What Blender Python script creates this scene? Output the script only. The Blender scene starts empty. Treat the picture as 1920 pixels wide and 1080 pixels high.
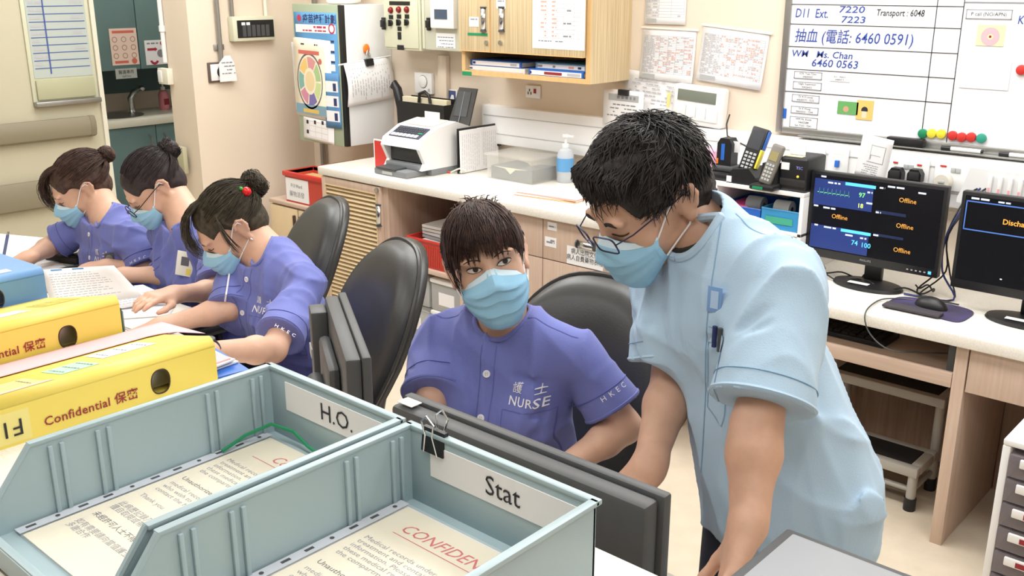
import bpy, bmesh, math, random
import numpy as np
from mathutils import Vector, Matrix, Euler, Quaternion
from mathutils.bvhtree import BVHTree

SC = bpy.context.scene
COL = SC.collection
R = math.radians
# ------------------------------------------------------------------ camera
CAM_H = 1.70
FPX = 1850.0
PITCH = math.atan((540 + 30.0) / FPX)
YAW = math.atan(math.hypot(FPX, 570.0) ** -1 * (960 + 1200.0))     # angle from the -x axis to the view direction
YAWZ = math.pi / 2 - YAW
cam_d = bpy.data.cameras.new('camera')
cam = bpy.data.objects.new('camera', cam_d)
COL.objects.link(cam)
cam_d.sensor_width = 36.0
cam_d.lens = FPX / 1920.0 * 36.0
cam_d.clip_start = 0.02
cam.location = (0, 0, CAM_H)
cam.rotation_euler = (math.pi / 2 - PITCH, 0, YAWZ)
SC.camera = cam
# ------------------------------------------------------------------ world, lamps, exposure
SC.view_settings.view_transform = 'Standard'
SC.view_settings.look = 'None'
SC.view_settings.gamma = 1.0
SC.view_settings.use_curve_mapping = False
SC.view_settings.exposure = 0.0
world = bpy.data.worlds.new('world')
SC.world = world
world.use_nodes = True
world.node_tree.nodes['Background'].inputs[0].default_value = (0.97, 0.985, 1.0, 1)
world.node_tree.nodes['Background'].inputs[1].default_value = 0.35
LAMPS = [(-4.2, 2.05), (-2.75, 2.05), (-1.3, 2.05), (0.15, 2.05), (-3.4, 2.85), (-1.2, 2.95), (-3.5, 0.3), (-2.0, 0.3), (-0.5, 0.3), (1.0, 0.3),  # the two lamps nearest the back wall are added to brighten it and the pillar
         (-5.55, 0.6), (-5.55, 2.9)]
LAMP_W = 15.0
CEIL = 2.62
for lx, ly in LAMPS:
    ld = bpy.data.lights.new('ceiling_light', 'AREA')
    ld.shape = 'RECTANGLE'
    corridor = lx < -5
    ld.size, ld.size_y = (0.3, 1.1) if corridor else (1.15, 0.55)
    ld.energy = LAMP_W * (0.62 if corridor else 0.5 if ly < 1 else 1.1)
    ld.color = (0.965, 0.985, 1.0)
    lo = bpy.data.objects.new('ceiling_light', ld)
    COL.objects.link(lo)
    lo.location = (lx, ly, CEIL - 0.045)

# ------------------------------------------------------------------ photo pixel -> point on a plane of the room
_F = Vector((-math.cos(YAW), math.sin(YAW), 0))
_R = Vector((math.sin(YAW), math.cos(YAW), 0))


def ray(px, py):
    dx = (px - 960) / FPX
    dy = (540 - py) / FPX
    return _F * (math.cos(PITCH) + dy * math.sin(PITCH)) + _R * dx + Vector((0, 0, -math.sin(PITCH) + dy * math.cos(PITCH)))


def at(px, py, X=None, Y=None, Z=None, S=None):
    r = ray(px, py)
    s = X / r.x if X is not None else Y / r.y if Y is not None else (Z - CAM_H) / r.z if Z is not None else S
    return r * s + Vector((0, 0, CAM_H))


# ------------------------------------------------------------------ materials
def lin(c):
    return tuple((v / 255.0 / 12.92) if v / 255.0 <= 0.04045 else ((v / 255.0 + 0.055) / 1.055) ** 2.4 for v in c)


MATS = {}


def mat(name, rgb, rough=0.5, var=0.0, scale=8.0, stretch=(1, 1, 1), bump=0.0, bscale=None, metal=0.0, spec=0.5,
        rgb2=None, emit=0.0, trans=0.0, alpha=1.0, sheen=0.0, sss=0.0, coat=0.0, detail=4.0):
    if name in MATS:
        return MATS[name]
    m = bpy.data.materials.new(name)
    m.use_nodes = True
    nt = m.node_tree
    b = nt.nodes['Principled BSDF']
    c = lin(rgb)
    b.inputs['Base Color'].default_value = (*c, 1)
    b.inputs['Roughness'].default_value = rough
    b.inputs['Metallic'].default_value = metal
    b.inputs['Specular IOR Level'].default_value = spec
    if trans:
        b.inputs['Transmission Weight'].default_value = trans
    if alpha < 1:
        b.inputs['Alpha'].default_value = alpha
    if sheen:
        b.inputs['Sheen Weight'].default_value = sheen
    if coat:
        b.inputs['Coat Weight'].default_value = coat
    if sss:
        b.inputs['Subsurface Weight'].default_value = sss
        b.inputs['Subsurface Radius'].default_value = (0.012, 0.005, 0.003)
        b.inputs['Subsurface Scale'].default_value = 1.0
    if emit:
        b.inputs['Emission Color'].default_value = (*c, 1)
        b.inputs['Emission Strength'].default_value = emit
    tc = mp = None
    if var or bump or rgb2:
        tc = nt.nodes.new('ShaderNodeTexCoord')
        mp = nt.nodes.new('ShaderNodeMapping')
        mp.inputs['Scale'].default_value = stretch
        nt.links.new(tc.outputs['Object'], mp.inputs['Vector'])
    if var or rgb2:
        nz = nt.nodes.new('ShaderNodeTexNoise')
        nz.inputs['Scale'].default_value = scale
        nz.inputs['Detail'].default_value = detail
        nt.links.new(mp.outputs['Vector'], nz.inputs['Vector'])
        mx = nt.nodes.new('ShaderNodeMix')
        mx.data_type = 'RGBA'
        c2 = lin(rgb2) if rgb2 else tuple(v * (1 - var) for v in c)
        c1 = c if rgb2 else tuple(min(1.0, v * (1 + var * 0.5)) for v in c)
        mx.inputs[6].default_value = (*c1, 1)
        mx.inputs[7].default_value = (*c2, 1)
        rp = nt.nodes.new('ShaderNodeMapRange')
        rp.inputs[1].default_value = 0.35
        rp.inputs[2].default_value = 0.65
        nt.links.new(nz.outputs['Fac'], rp.inputs[0])
        nt.links.new(rp.outputs[0], mx.inputs[0])
        nt.links.new(mx.outputs[2], b.inputs['Base Color'])
    if bump:
        nb = nt.nodes.new('ShaderNodeTexNoise')
        nb.inputs['Scale'].default_value = bscale or scale
        nb.inputs['Detail'].default_value = detail
        nt.links.new(mp.outputs['Vector'], nb.inputs['Vector'])
        bp = nt.nodes.new('ShaderNodeBump')
        bp.inputs['Strength'].default_value = min(1.0, bump)
        bp.inputs['Distance'].default_value = 0.002
        nt.links.new(nb.outputs['Fac'], bp.inputs['Height'])
        nt.links.new(bp.outputs['Normal'], b.inputs['Normal'])
    MATS[name] = m
    return m


def glassy(name, rgb, alpha, rough=0.12):
    """thin clear plastic: part transparent, part glossy film"""
    if name in MATS:
        return MATS[name]
    m = bpy.data.materials.new(name)
    m.use_nodes = True
    nt = m.node_tree
    b = nt.nodes['Principled BSDF']
    b.inputs['Base Color'].default_value = (*lin(rgb), 1)
    b.inputs['Roughness'].default_value = rough
    b.inputs['Alpha'].default_value = alpha
    MATS[name] = m
    return m


M = dict(
    wall=mat('wall_paint', (231, 216, 197), 0.7, var=0.03, scale=2.0, bump=0.08, bscale=160),
    wall_l=mat('wall_corridor', (203, 197, 172), 0.6, var=0.03, scale=2.0),
    ceil=mat('ceiling_tile', (236, 234, 226), 0.9, bump=0.2, bscale=90),
    floor=mat('floor_vinyl', (217, 203, 182), 0.45, var=0.05, scale=14, detail=8),
    wood=mat('laminate_pink_oak', (208, 185, 167), 0.45, rgb2=(199, 172, 153), scale=5, stretch=(16, 16, 0.7), bump=0.05, bscale=8),
    woodh=mat('laminate_pink_oak_across', (208, 185, 167), 0.45, rgb2=(198, 171, 152), scale=5, stretch=(0.7, 16, 16), bump=0.05, bscale=8),
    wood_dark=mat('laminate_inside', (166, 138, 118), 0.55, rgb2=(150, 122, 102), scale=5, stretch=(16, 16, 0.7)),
    zebra=mat('laminate_zebra', (219, 199, 160), 0.4, rgb2=(194, 172, 134), scale=6, stretch=(26, 26, 0.5), detail=2),
    edge_oak=mat('edge_oak', (222, 182, 126), 0.45, var=0.08, scale=6, stretch=(8, 8, 1)),
    louvre=mat('louvre_slat', (219, 196, 158), 0.45, var=0.05, scale=9),
    stone=mat('worktop_white', (240, 236, 228), 0.3, rgb2=(230, 224, 212), scale=260, detail=2),
    white=mat('white_plastic', (238, 237, 236), 0.4),
    white_m=mat('white_metal', (233, 234, 234), 0.35),
    offwhite=mat('cream_plastic', (232, 228, 210), 0.42),
    ivory=mat('ivory_enamel', (214, 214, 188), 0.42, var=0.02),
    grey=mat('grey_plastic', (128, 131, 134), 0.45),
    lgrey=mat('light_grey_plastic', (178, 180, 180), 0.45),
    dgrey=mat('dark_grey_plastic', (74, 76, 78), 0.5, var=0.04, scale=40),
    black=mat('black_plastic', (26, 26, 28), 0.42),
    blackm=mat('black_matte', (34, 33, 34), 0.7),
    leather=mat('black_leather', (50, 50, 50), 0.36, bump=0.12, bscale=300, spec=0.5),
    chrome=mat('chrome', (205, 207, 210), 0.18, metal=1.0),
    steel=mat('brushed_steel', (168, 168, 165), 0.38, metal=0.85),
    pipe=mat('galvanised_pipe', (150, 148, 142), 0.4, metal=0.6),
    teal=mat('teal_laminate', (110, 138, 138), 0.45, var=0.03),
    teal_d=mat('teal_backing', (84, 108, 108), 0.6),
    ngreen=mat('grey_green_enamel', (164, 178, 152), 0.5, var=0.02),
    paper=mat('paper', (240, 239, 240), 0.85),
    paper_w=mat('paper_warm', (238, 234, 224), 0.85),
    cream=mat('cream_card', (241, 233, 210), 0.7),
    pinkp=mat('pink_paper', (234, 188, 194), 0.85),
    ink=mat('black_ink', (40, 40, 46), 0.7),
    inkg=mat('grey_ink', (138, 138, 146), 0.8),
    inkl=mat('light_grey_ink', (188, 188, 194), 0.8),
    inkr=mat('red_ink', (214, 68, 66), 0.7),
    inkp=mat('pale_red_ink', (232, 168, 150), 0.8),
    inkb=mat('blue_ink', (52, 76, 158), 0.7),
    navy=mat('navy_print', (40, 52, 104), 0.6),
    bluebar=mat('blue_tape', (72, 92, 158), 0.6),
    red=mat('red_plastic', (206, 54, 48), 0.4),
    redbox=mat('red_corrugated', (198, 70, 58), 0.5),
    green=mat('green_plastic', (34, 138, 92), 0.35),
    yellow=mat('yellow_board', (240, 218, 104), 0.42, var=0.04, scale=3),
    yellowm=mat('yellow_plastic', (240, 222, 66), 0.35),
    maroon=mat('maroon_print', (150, 40, 50), 0.6),
    tray=mat('tray_blue_grey', (166, 187, 194), 0.36, var=0.03, scale=4),
    bluebox=mat('blue_binder', (106, 152, 204), 0.45, var=0.03),
    blue=mat('blue_plastic', (44, 104, 196), 0.4),
    lblue=mat('light_blue_plastic', (62, 150, 204), 0.4),
    sky=mat('poster_blue', (96, 156, 206), 0.7),
    pink=mat('pink_card', (238, 178, 204), 0.5),
    orange=mat('orange_plastic', (240, 130, 44), 0.4),
    mint=mat('mint_label', (178, 232, 196), 0.7),
    brown=mat('dark_brown', (70, 50, 40), 0.6),
)


STUFF = {'print', 'red_print', 'grey_print', 'handwriting', 'table_lines', 'name_strip', 'drawing', 'strands', 'print_rows', 'blue_print', 'key_rows', 'punch_holes'}
# ------------------------------------------------------------------ mesh builder
class MB:
    def __init__(s, M_=None):
        s.v = []
        s.f = []
        s.M = M_

    def add(s, vs, fs, T=None):
        o = len(s.v)
        for p in vs:
            p = Vector(p)
            if T is not None:
                p = T @ p
            if s.M is not None:
                p = s.M @ p
            s.v.append(p)
        s.f += [tuple(i + o for i in f) for f in fs]
        return s

    def box(s, x0, x1, y0, y1, z0, z1, bev=0.0, T=None, seg=2):
        x0, x1 = min(x0, x1), max(x0, x1)
        y0, y1 = min(y0, y1), max(y0, y1)
        z0, z1 = min(z0, z1), max(z0, z1)
        vs = [(x, y, z) for z in (z0, z1) for y in (y0, y1) for x in (x0, x1)]
        fs = [(0, 2, 3, 1), (4, 5, 7, 6), (0, 1, 5, 4), (2, 6, 7, 3), (0, 4, 6, 2), (1, 3, 7, 5)]
        if bev <= 0:
            return s.add(vs, fs, T)
        bm = bmesh.new()
        bv = [bm.verts.new(p) for p in vs]
        for f in fs:
            bm.faces.new([bv[i] for i in f])
        bmesh.ops.bevel(bm, geom=bm.edges[:], offset=bev, segments=seg, affect='EDGES', profile=0.5)
        bm.verts.index_update()
        s.add([v.co.copy() for v in bm.verts], [[v.index for v in f.verts] for f in bm.faces], T)
        bm.free()
        return s

    def quad(s, a, b, c, d, T=None):
        return s.add([a, b, c, d], [(0, 1, 2, 3)], T)

    def prism(s, poly, y0, y1, T=None, axis='y'):
        """poly in the x,z plane (or x,y with axis z; y,z with axis x), extruded along axis"""
        n = len(poly)
        def P(p, t):
            return (p[0], t, p[1]) if axis == 'y' else (p[0], p[1], t) if axis == 'z' else (t, p[0], p[1])
        vs = [P(p, y0) for p in poly] + [P(p, y1) for p in poly]
        fs = [tuple(range(n)), tuple(range(2 * n - 1, n - 1, -1))]
        fs += [(i, i + n, (i + 1) % n + n, (i + 1) % n) for i in range(n)]
        return s.add(vs, fs, T)

    def tube(s, pts, r, n=8, caps=True, T=None):
        pts = [Vector(p) for p in pts]
        rs = r if isinstance(r, (list, tuple)) else [r] * len(pts)
        vs, fs = [], []
        up = None
        for i, p in enumerate(pts):
            t = (pts[min(i + 1, len(pts) - 1)] - pts[max(i - 1, 0)]).normalized()
            if up is None:
                up = t.orthogonal().normalized()
            else:
                up = (up - t * up.dot(t))
                up = up.normalized() if up.length > 1e-6 else t.orthogonal().normalized()
            w = t.cross(up)
            for k in range(n):
                a = 2 * math.pi * k / n
                vs.append(p + (up * math.cos(a) + w * math.sin(a)) * rs[i])
        for i in range(len(pts) - 1):
            for k in range(n):
                a, b = i * n + k, i * n + (k + 1) % n
                fs.append((a, b, b + n, a + n))
        if caps:
            fs.append(tuple(range(n - 1, -1, -1)))
            o = (len(pts) - 1) * n
            fs.append(tuple(range(o, o + n)))
        return s.add(vs, fs, T)

    def cyl(s, p0, p1, r0, r1=None, n=20, T=None):
        return s.tube([p0, p1], [r0, r0 if r1 is None else r1], n, True, T)

    def lathe(s, prof, n=24, T=None):
        vs = [(r * math.cos(2 * math.pi * k / n), r * math.sin(2 * math.pi * k / n), z) for r, z in prof for k in range(n)]
        fs = []
        for i in range(len(prof) - 1):
            for k in range(n):
                a, b = i * n + k, i * n + (k + 1) % n
                fs.append((a, b, b + n, a + n))
        fs.append(tuple(range(n - 1, -1, -1)))
        o = (len(prof) - 1) * n
        fs.append(tuple(range(o, o + n)))
        return s.add(vs, fs, T)

    def ball(s, c, r, n=14, sc=(1, 1, 1), T=None):
        vs, fs = [], []
        m = n // 2
        for i in range(m + 1):
            th = math.pi * i / m
            for k in range(n):
                a = 2 * math.pi * k / n
                vs.append((c[0] + r * sc[0] * math.sin(th) * math.cos(a), c[1] + r * sc[1] * math.sin(th) * math.sin(a), c[2] + r * sc[2] * math.cos(th)))
        for i in range(m):
            for k in range(n):
                a, b = i * n + k, i * n + (k + 1) % n
                fs.append((a, a + n, b + n, b))
        return s.add(vs, fs, T)

    def grid(s, fn, nu, nv, T=None):
        vs = [fn(i / nu, j / nv) for j in range(nv + 1) for i in range(nu + 1)]
        fs = [(j * (nu + 1) + i, j * (nu + 1) + i + 1, (j + 1) * (nu + 1) + i + 1, (j + 1) * (nu + 1) + i) for j in range(nv) for i in range(nu)]
        return s.add(vs, fs, T)

    def mesh(s, name):
        me = bpy.data.meshes.new(name)
        me.from_pydata([tuple(p) for p in s.v], [], s.f)
        me.validate()
        me.update()
        return me

    def build(s, name, m, parent=None, smooth=True, solid=0.0, label=None, ang=38):
        me = s.mesh(name)
        if m is not None:
            me.materials.append(M[m] if isinstance(m, str) else m)
        if smooth:
            me.polygons.foreach_set('use_smooth', [True] * len(me.polygons))
            me.set_sharp_from_angle(angle=R(ang))
        o = bpy.data.objects.new(name, me)
        COL.objects.link(o)
        if parent is not None:
            o.parent = parent
        if solid:
            md = o.modifiers.new('solid', 'SOLIDIFY')
            md.thickness = solid
            md.offset = 0
        if label:
            o['label'] = label
        if name in STUFF:
            o['kind'] = 'stuff'
        return o


def tag(o, label=None, cat=None, group=None, kind=None):
    if label:
        o['label'] = label
    if cat:
        o['category'] = cat
    if group:
        o['group'] = group
    if kind:
        o['kind'] = kind
    return o


def thing(name, label, cat, loc=(0, 0, 0), rz=0.0, group=None, rot=None):
    o = bpy.data.objects.new(name, None)
    o.empty_display_size = 0.05
    COL.objects.link(o)
    o.location = loc
    o.rotation_euler = rot if rot is not None else (0, 0, rz)
    return tag(o, label, cat, group)


def struct(o):
    o['kind'] = 'structure'
    return o


def copy_tree(o, parent=None):
    c = o.copy()
    COL.objects.link(c)
    if parent is not None:
        c.parent = parent
    for ch in [x for x in bpy.data.objects if x.parent == o]:
        copy_tree(ch, c)
    return c


_fontcache = {}


def text(body, size, m, parent=None, T=None, name='lettering', align='CENTER', extrude=0.0, shear=0.0, bold=0.0, sx=1.0, spacing=1.0, link=True):
    """flat lettering lying in local x (right), y (up); T places it; converted to a mesh"""
    cu = bpy.data.curves.new('lettering', 'FONT')
    cu.body = body
    cu.size = size
    cu.align_x = align
    cu.align_y = 'CENTER'
    cu.extrude = extrude
    cu.shear = shear
    cu.offset = bold
    cu.space_character = spacing
    cu.resolution_u = 2
    tmp = bpy.data.objects.new('lettering', cu)
    COL.objects.link(tmp)
    dg = bpy.context.evaluated_depsgraph_get()
    me = bpy.data.meshes.new_from_object(tmp.evaluated_get(dg))
    bpy.data.objects.remove(tmp)
    bpy.data.curves.remove(cu)
    me.materials.clear()
    me.materials.append(M[m] if isinstance(m, str) else m)
    if sx != 1.0:
        me.transform(Matrix.Diagonal((sx, 1, 1, 1)))
    if T is not None:
        me.transform(T)
    if not link:
        return me
    o = bpy.data.objects.new(name, me)
    COL.objects.link(o)
    if parent is not None:
        o.parent = parent
    if name in STUFF:
        o['kind'] = 'stuff'
    return o


def frame(origin, xdir, ydir):
    """4x4 whose x,y axes follow xdir,ydir and whose z points out of the sheet"""
    x = Vector(xdir).normalized()
    y = Vector(ydir)
    y = (y - x * y.dot(x)).normalized()
    z = x.cross(y)
    m = Matrix((x, y, z)).transposed().to_4x4()
    m.translation = Vector(origin)
    return m



def spline(pts, n=5):
    c = [Vector(p) for p in pts]
    o = []
    for i in range(len(c) - 1):
        a, b, d, e = c[max(i - 1, 0)], c[i], c[i + 1], c[min(i + 2, len(c) - 1)]
        for j in range(n):
            u = j / n
            o.append(.5 * ((2 * b) + (d - a) * u + (2 * a - 5 * b + 4 * d - e) * u * u + (3 * b - a - 3 * d + e) * u ** 3))
    return o + [c[-1]]


WALLF = Matrix.Rotation(R(90), 4, 'X')        # sheet x right, y up, facing -y (towards the room)


def wordrow(mb, x0, x1, y, h, rng, z=0.0004, T=None, fill=0.8, wmin=1.5, wmax=5):
    """a row of word-like dashes on a sheet (sheet x right, y up)"""
    x = x0
    while x < x1:
        w = h * rng.uniform(wmin, wmax)
        e = min(x + w, x1)
        if rng.random() < fill:
            mb.quad((x, y, z), (e, y, z), (e, y + h, z), (x, y + h, z), T)
        x = e + h * 0.8


def rules(mb, xs, ys, w=0.0006, z=0.0005, T=None):
    """ruled table lines: all xs as verticals, all ys as horizontals"""
    for x in xs:
        mb.quad((x - w, ys[0], z), (x + w, ys[0], z), (x + w, ys[-1], z), (x - w, ys[-1], z), T)
    for y in ys:
        mb.quad((xs[0], y - w, z), (xs[-1], y - w, z), (xs[-1], y + w, z), (xs[0], y + w, z), T)


def rect(mb, x0, x1, y0, y1, z=0.0004, T=None):
    return mb.quad((x0, y0, z), (x1, y0, z), (x1, y1, z), (x0, y1, z), T)


def disc(mb, cx, cy, r, z=0.0005, n=24, T=None, r0=0.0, a0=0.0, a1=2 * math.pi, ry=1.0):
    vs, fs = [], []
    for k in range(n + 1):
        a = a0 + (a1 - a0) * k / n
        vs += [(cx + r0 * math.cos(a), cy + r0 * ry * math.sin(a), z), (cx + r * math.cos(a), cy + r * ry * math.sin(a), z)]
    for k in range(n):
        fs.append((2 * k, 2 * k + 1, 2 * k + 3, 2 * k + 2))
    mb.add(vs, fs, T)
# ================================================================== ROOM
YW = 3.55          # back wall plane
XP = -4.75         # pillar wall face
XL = -5.30         # corridor wall face
XT = -5.90         # teal sink unit front


def sbox(name, x0, x1, y0, y1, z0, z1, m):
    return struct(MB().box(x0, x1, y0, y1, z0, z1).build(name, m, smooth=False))


sbox('floor', -6.6, 2.3, -2.7, 4.4, -0.1, 0.0, 'floor')
sbox('ceiling', -6.6, 2.3, -2.7, 4.4, CEIL, CEIL + 0.1, 'ceil')
sbox('wall_back', -4.99, 2.3, YW, YW + 0.12, 0, CEIL, 'wall')
sbox('wall_corner', -4.99, XP, 2.80, YW, 0, CEIL, 'wall')
sbox('wall_left', -6.4, XL, -2.7, 2.56, 0, CEIL, 'wall_l')
sbox('wall_recess', -6.52, -6.4, 2.56, 4.4, 0, CEIL, 'wall')
sbox('wall_corridor_end', -6.4, -4.99, 4.3, 4.4, 0, CEIL, 'wall')
sbox('wall_right', 2.2, 2.3, -2.7, YW, 0, CEIL, 'wall')
sbox('wall_front', -5.3, 2.2, -2.7, -2.6, 0, CEIL, 'wall')
sbox('baseboard_corner', XP, XP + 0.012, 2.80, YW, 0, 0.1, 'wall_l')
sbox('baseboard_left', XL, XL + 0.012, -2.6, 2.56, 0, 0.1, 'grey')
sbox('trim_1', XL - 0.1, XL + 0.016, 2.548, 2.572, 0, CEIL, 'offwhite')
_lampmat = mat('lamp_diffuser', (255, 250, 240), 0.6, emit=2.0)
for i, (lx, ly) in enumerate(LAMPS):
    cor = lx < -5
    hx, hy = (0.17, 0.6) if cor else (0.6, 0.3)
    t = thing('ceiling_lamp', 'recessed white fluorescent ceiling lamp with a flat diffuser, outside the picture', 'lamp', (lx, ly, CEIL), group='ceiling lamps')
    fr = MB()
    for (a, b, c, d) in ((-hx, hx, -hy, -hy + 0.02), (-hx, hx, hy - 0.02, hy), (-hx, -hx + 0.02, -hy + 0.02, hy - 0.02), (hx - 0.02, hx, -hy + 0.02, hy - 0.02)):
        fr.box(a, b, c, d, -0.04, 0)
    fr.build('lamp_frame', 'white_m', t, smooth=False)
    MB().box(-hx + 0.02, hx - 0.02, -hy + 0.02, hy - 0.02, -0.03, -0.012).build('diffuser', _lampmat, t, smooth=False)


def wallrect(x0, y0, x1, y1, off=0.0, **pl):
    """pixel box on a wall plane -> (matrix of a sheet frame, width, height)"""
    cx, cy = (x0 + x1) / 2, (y0 + y1) / 2
    c = at(cx, cy, **pl)
    w = (at(x1, cy, **pl) - at(x0, cy, **pl)).length
    h = abs(at(cx, y0, **pl).z - at(cx, y1, **pl).z)
    if 'Y' in pl:
        return frame(c + Vector((0, -off, 0)), (1, 0, 0), (0, 0, 1)), w, h
    return frame(c + Vector((off, 0, 0)), (0, 1, 0), (0, 0, 1)), w, h


def wthing(name, label, cat, x0, y0, x1, y1, off=0.0, tilt=0.0, group=None, **pl):
    """thing hung on a wall: local x right, y up, z out of the wall"""
    T, w, h = wallrect(x0, y0, x1, y1, off, **pl)
    o = thing(name, label, cat, group=group)
    if tilt:
        T = T @ Matrix.Rotation(tilt, 4, 'Z')
    o.matrix_world = T
    return o, w, h


def B3(mb, x0, x1, y0, y1, z0, z1, bev=0.0):
    return mb.box(x0, x1, y0, y1, z0, z1, bev)


# ------------------------------------------------------------------ corridor: board, rails, sink unit
t, w, h = wthing('duty_board', 'pale grey duty board ruled with blue lines on the corridor wall', 'board', 47, -40, 172, 193, 0.0, X=XL)
hw, hh = w / 2, h / 2
MB().box(-hw, hw, -hh, hh, 0.001, 0.012, 0.003).build('frame', 'ivory', t)
MB().box(-hw + 0.02, hw - 0.02, -hh + 0.13, hh - 0.02, 0.012, 0.015).build('panel', mat('board_grey', (186, 196, 190), 0.5), t, smooth=False)
MB().box(-hw + 0.02, hw - 0.02, -hh + 0.02, -hh + 0.12, 0.012, 0.028, 0.004).build('lower_panel', mat('board_sill', (182, 182, 150), 0.5), t)
MB().box(-hw, hw, -hh - 0.012, -hh + 0.012, 0.002, 0.045, 0.003).build('pen_ledge', 'steel', t)
ys = [hh - 0.1 - 0.0386 * i for i in range(15)]
ys = [y for y in ys if y > -hh + 0.16]
for y in ys:
    MB().box(-hw + 0.03, hw - 0.03, y - 0.002, y + 0.002, 0.015, 0.0165).build('blue_line', 'bluebar', t, smooth=False)
MB().box(-hw + 0.105, -hw + 0.112, -hh + 0.15, hh - 0.03, 0.0165, 0.018).build('blue_line', 'bluebar', t, smooth=False)
rng = random.Random(3)
mb = MB()
for i, y in enumerate(ys[:-1]):
    wordrow(mb, -hw + 0.035, -hw + 0.1, y - 0.025, 0.012, rng, 0.0166, fill=0.9)
    if i % 2 == 0:
        wordrow(mb, hw - 0.10, hw - 0.035, y - 0.025, 0.012, rng, 0.0166, fill=0.9)
mb.build('name_strip', 'inkl', t, smooth=False)


def rail(label, y0, y1, zc, hgt, plane_x):
    t = thing('crash_rail', label, 'rail', (plane_x, y0, zc))
    L = y1 - y0
    prof = [(0.02, -hgt / 2), (0.05, -hgt / 2 + 0.012), (0.058, -hgt / 2 + 0.04), (0.058, hgt / 2 - 0.03), (0.045, hgt / 2), (0.02, hgt / 2)]
    MB().prism(prof, 0, L).build('rail', mat('rail_vinyl', (142, 134, 112), 0.5), t, ang=30)
    for y in (0.0, L - 0.03):
        MB().prism([(x + 0.002, z * 1.02) for x, z in prof], y, y + 0.03).build('end_cap', mat('rail_cap', (134, 126, 104), 0.5), t, ang=30)
    for k in range(max(2, int(L / 0.8))):
        y = 0.08 + k * (L - 0.16) / max(1, int(L / 0.8) - 1)
        MB().box(0, 0.024, y - 0.03, y + 0.03, -hgt / 2 + 0.02, hgt / 2 - 0.02).build('bracket', 'grey', t, smooth=False)
    return t


pU, pL_ = at(120, 240, X=XL), at(40, 368, X=XL)
rail('brown-grey crash rail on the corridor wall below the duty board', 0.6, at(172, 236, X=XL).y, pU.z, 0.11, XL)
rail('lower brown-grey crash rail near the floor of the corridor wall', 0.6, 2.38, pL_.z, 0.15, XL)
# short bumper on the pillar end
p = at(346, 297, Y=2.80)
t = thing('corner_bumper', 'short grey-green crash rail end on the pillar edge', 'rail', (p.x, 2.80, p.z))
MB().box(-0.12, 0.075, -0.05, -0.02, -0.075, 0.075, 0.012).build('rail', mat('rail_green', (180, 176, 146), 0.5), t)
MB().box(-0.06, 0.03, -0.02, 0, -0.05, 0.05).build('bracket', 'grey', t, smooth=False)

# teal sink unit
zt = at(250, 127, X=XT).z
zc = at(262, 236, X=XT).z
ysm = at(257, 60, X=XT).y
U0, U1 = 2.58, 4.2
t = thing('wall_cabinet', 'teal wall cabinet above the sink across the corridor', 'cabinet', (XT, 0, zt))
MB().box(-0.38, -0.02, U0, U1, 0, 1.1).build('body', 'teal_d', t, smooth=False)
for y0, y1 in ((U0, ysm - 0.9), (ysm - 0.896, ysm - 0.003), (ysm + 0.003, U1)):
    if y1 - y0 > 0.1:
        MB().box(-0.02, 0, max(y0, U0), y1, -0.01, 1.1, 0.002).build('door', 'teal', t)
tt = thing('back_panel', 'dark teal panel behind the sink under the teal wall cabinet', 'panel', (-6.4, 0, 0))
MB().box(0.001, 0.03, U0, U1, at(255, 172, X=-6.37).z, zt).build('panel', 'teal_d', tt, smooth=False)
zs = at(262, 222, X=XT).z
t = thing('sink_unit', 'teal sink cabinet with a cream worktop across the corridor', 'sink', (XT, 0, 0))
MB().box(-0.48, 0.02, U0, U1, zc, zs, 0.004).build('worktop', 'offwhite', t)
MB().box(-0.47, -0.02, U0, U1, 0.08, zc).build('body', 'teal_d', t, smooth=False)
yd = at(293, 250, X=XT).y
for y0, y1, hy in ((U0, yd - 0.003, yd - 0.05), (yd + 0.003, U1, yd + 0.05)):
    d = MB().box(-0.02, 0, y0, y1, 0.1, zc - 0.005, 0.002).build('door', 'teal', t)
    MB().tube([(0, hy, zc - 0.06), (0.03, hy, zc - 0.075), (0.03, hy, zc - 0.125), (0, hy, zc - 0.14)], 0.006, 8).build('handle', 'chrome', d)
bs = MB().lathe([(0.17, 0.001), (0.16, -0.004), (0.12, -0.006), (0.0, -0.007)], 28, Matrix.Translation((-0.24, 3.05, zs + 0.004)))
bs.build('basin', 'steel', t)
# tap
p = at(248, 216, X=-6.22)
t = thing('tap', 'bent chrome tap standing at the corridor sink', 'tap', (p.x, p.y, zs))
MB().cyl((0, 0, 0), (0, 0, 0.02), 0.028, 0.024).build('base', 'chrome', t)
MB().tube([(0, 0, 0.0), (0, 0, 0.09), (0.015, 0.02, 0.13), (0.06, 0.05, 0.155)], [0.022, 0.02, 0.02, 0.02], 14).build('spout', 'chrome', t)
MB().ball((0.065, 0.052, 0.157), 0.021, 12).build('spout_end', 'chrome', t)
p = at(310, 214, X=-6.2)
t = thing('soap_bottle', 'pink hand-soap bottle with a pump beside the corridor tap', 'bottle', (p.x, p.y, zs))
MB().lathe([(0.03, 0), (0.034, 0.01), (0.034, 0.1), (0.024, 0.125), (0.012, 0.13)], 18).build('body', mat('soap_pink', (222, 140, 150), 0.3), t)
MB().lathe([(0.014, 0.13), (0.014, 0.15), (0.006, 0.152), (0.006, 0.185), (0.014, 0.186), (0.013, 0.2)], 14).build('pump', 'white', t)
MB().box(-0.004, 0.05, -0.006, 0.006, 0.188, 0.198, 0.002).build('nozzle', 'white', t)
MB().box(0.0335, 0.0345, -0.018, 0.018, 0.035, 0.075).build('sticker', 'maroon', t, smooth=False)

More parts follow.
